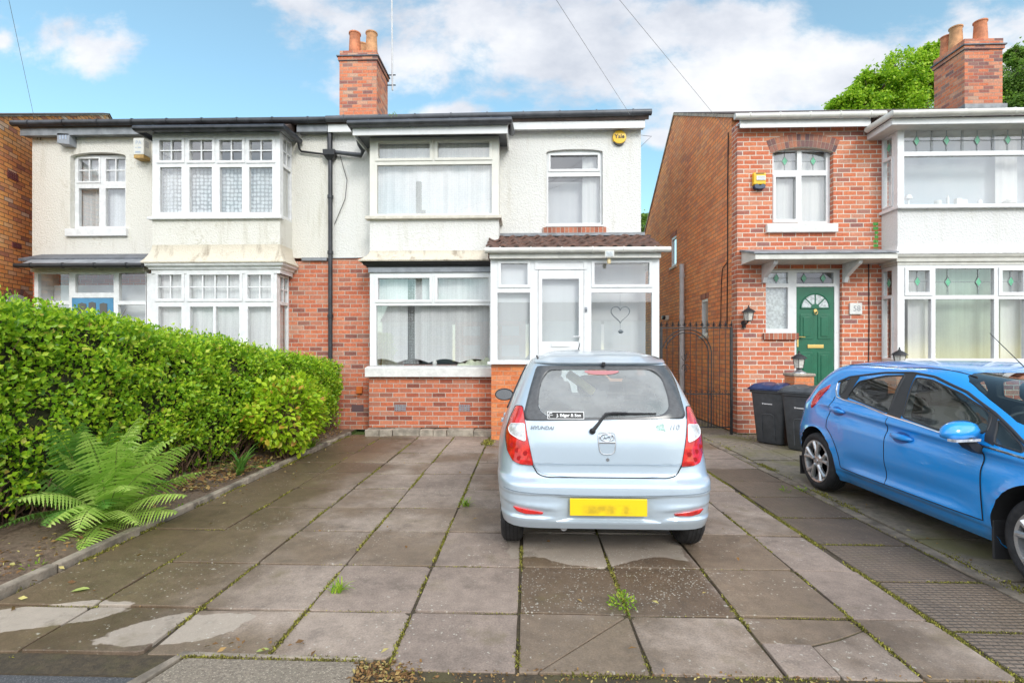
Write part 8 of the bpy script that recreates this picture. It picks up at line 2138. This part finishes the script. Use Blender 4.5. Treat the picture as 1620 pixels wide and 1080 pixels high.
# ornaments on the upper windowsill of number 58
zo = bz_s+.06
def orn(px, prof, mat, label, name='ornament', n=14):
    x = at(px, 320, YQ+.18).x; mb = MB(); mb.lathe(prof, (x, YQ+.18, zo), 'z', n); return single(mb, name, mat, label, 'ornament', smooth=True)
mb = MB(); mb.box(bx0+.09, bxe-.1, YQ+.085, YQ+.42, zo-.05, zo-.001); mb.build('inner_sill', M['upvc'], RH)
orn(1484, [(.04, 0), (.055, .05), (.05, .085), (.03, .085)], M['stone_white'], 'small white bowl on the upper windowsill, left of the candle')
orn(1499.5, [(.022, 0), (.022, .13), (.012, .15), (.012, .18)], M['stone_white'], 'slim white candle on the upper windowsill of the brick house')
orn(1550, [(.03, 0), (.035, .06), (.02, .09), (.028, .10)], M['white_print'], 'little white pot on the upper windowsill, right of the stacked boxes')
orn(1597, [(.02, 0), (.085, .02), (.09, .06), (.05, .10), (.01, .11)], M['stone_white'], 'rounded white ornament at the right end of the upper windowsill')
orn(1437, [(.015, 0), (.015, .10), (.07, .12), (.035, .19), (.012, .19)], M['white_print'], 'small white shaded lamp at the left end of the upper windowsill', 'table_lamp')
x = at(1520, 320, YQ+.18).x; mb = MB(); mb.box(x-.09, x+.0, YQ+.15, YQ+.22, zo, zo+.12); mb.box(x+.006, x+.10, YQ+.16, YQ+.22, zo, zo+.10); single(mb, 'small_boxes', simple('pale_card', (.72, .70, .66), .8), 'pair of pale boxes on the upper windowsill beside the candle', 'box', bevel=.004)
# orange box on the brick wall by the hedge end, and an air brick
q = rc(564, 573, 611, 622, F-.03); mb = MB(); mb.box(q[0], q[1], F-.05, F+.011, q[2], q[3]); mb.tube([((q[0]+q[1])/2, F-.02, q[2]), ((q[0]+q[1])/2+.0, F-.02, q[2]-.05), ((q[0]+q[1])/2-.12, F-.0, q[2]-.055)], .006, 5)
single(mb, 'junction_box', simple('orange_box', (.62, .16, .03), .5), 'small orange box fixed to the brickwork between hedge and bay', 'box', bevel=.006)
q = rc(556, 575, 640, 651, F); mb = MB(); mb.box(q[0], q[1], F+.006, F+.0115, q[2], q[3]); mb.build('air_brick', simple('dark_air_brick', (.13, .08, .085), .7), CH)
# ------------------------------------------------------------------ the other side of the street (seen in reflections)
mb = MB(); pole_x, pole_y = -5.0, -5.0
PL = thing('telegraph_pole', 'tall dark wooden telegraph pole reflected in the upper bay window', 'pole', (pole_x, pole_y, 0)); mb.tube([(pole_x, pole_y, 0), (pole_x, pole_y, 9.3)], [.17, .13], 14); mb.build('shaft', M['wood_pole'], PL, smooth=True)
mb = MB(); mb.box(pole_x+.12, pole_x+.30, pole_y-.05, pole_y+.05, 6.2, 8.0); mb.build('cable_cover', M['wood_pole'], PL)
for i, (x, lab) in enumerate(((-18.6, 'pale rendered house across the street, reflected in the left windows'), (-9.2, 'red brick house across the street, reflected in the middle windows'), (.2, 'white rendered house across the street, reflected in the right windows'), (9.6, 'far right rendered house across the street, reflected in the bay'))):
    t = thing('opposite_house', lab, 'house', (x, -46, 0)); mb = MB(); mb.holed(x, x+9, 0, 5.4, -46, -45.7, [(x+1, x+3.2, .9, 2.3), (x+6, x+8.2, .9, 2.3), (x+1, x+3.2, 3.5, 4.7), (x+6, x+8.2, 3.5, 4.7), (x+4.2, x+5.2, .1, 2.2)]); mb.build('wall', (M['cream_render'], M['brick'], M['white_render'], M['cream_render'])[i], t)
    mb = MB(); mb.box(x+.05, x+8.95, -46.4, -46.1, 0, 5.3); mb.build('window', M['curtain_grey'], t)
    mb = MB(); mb.prism([(-45.4, 5.3), (-49.5, 8.0), (-53, 5.3)], 'x', x-.2, x+9.2); mb.build('roof', M['main_tile'], t)
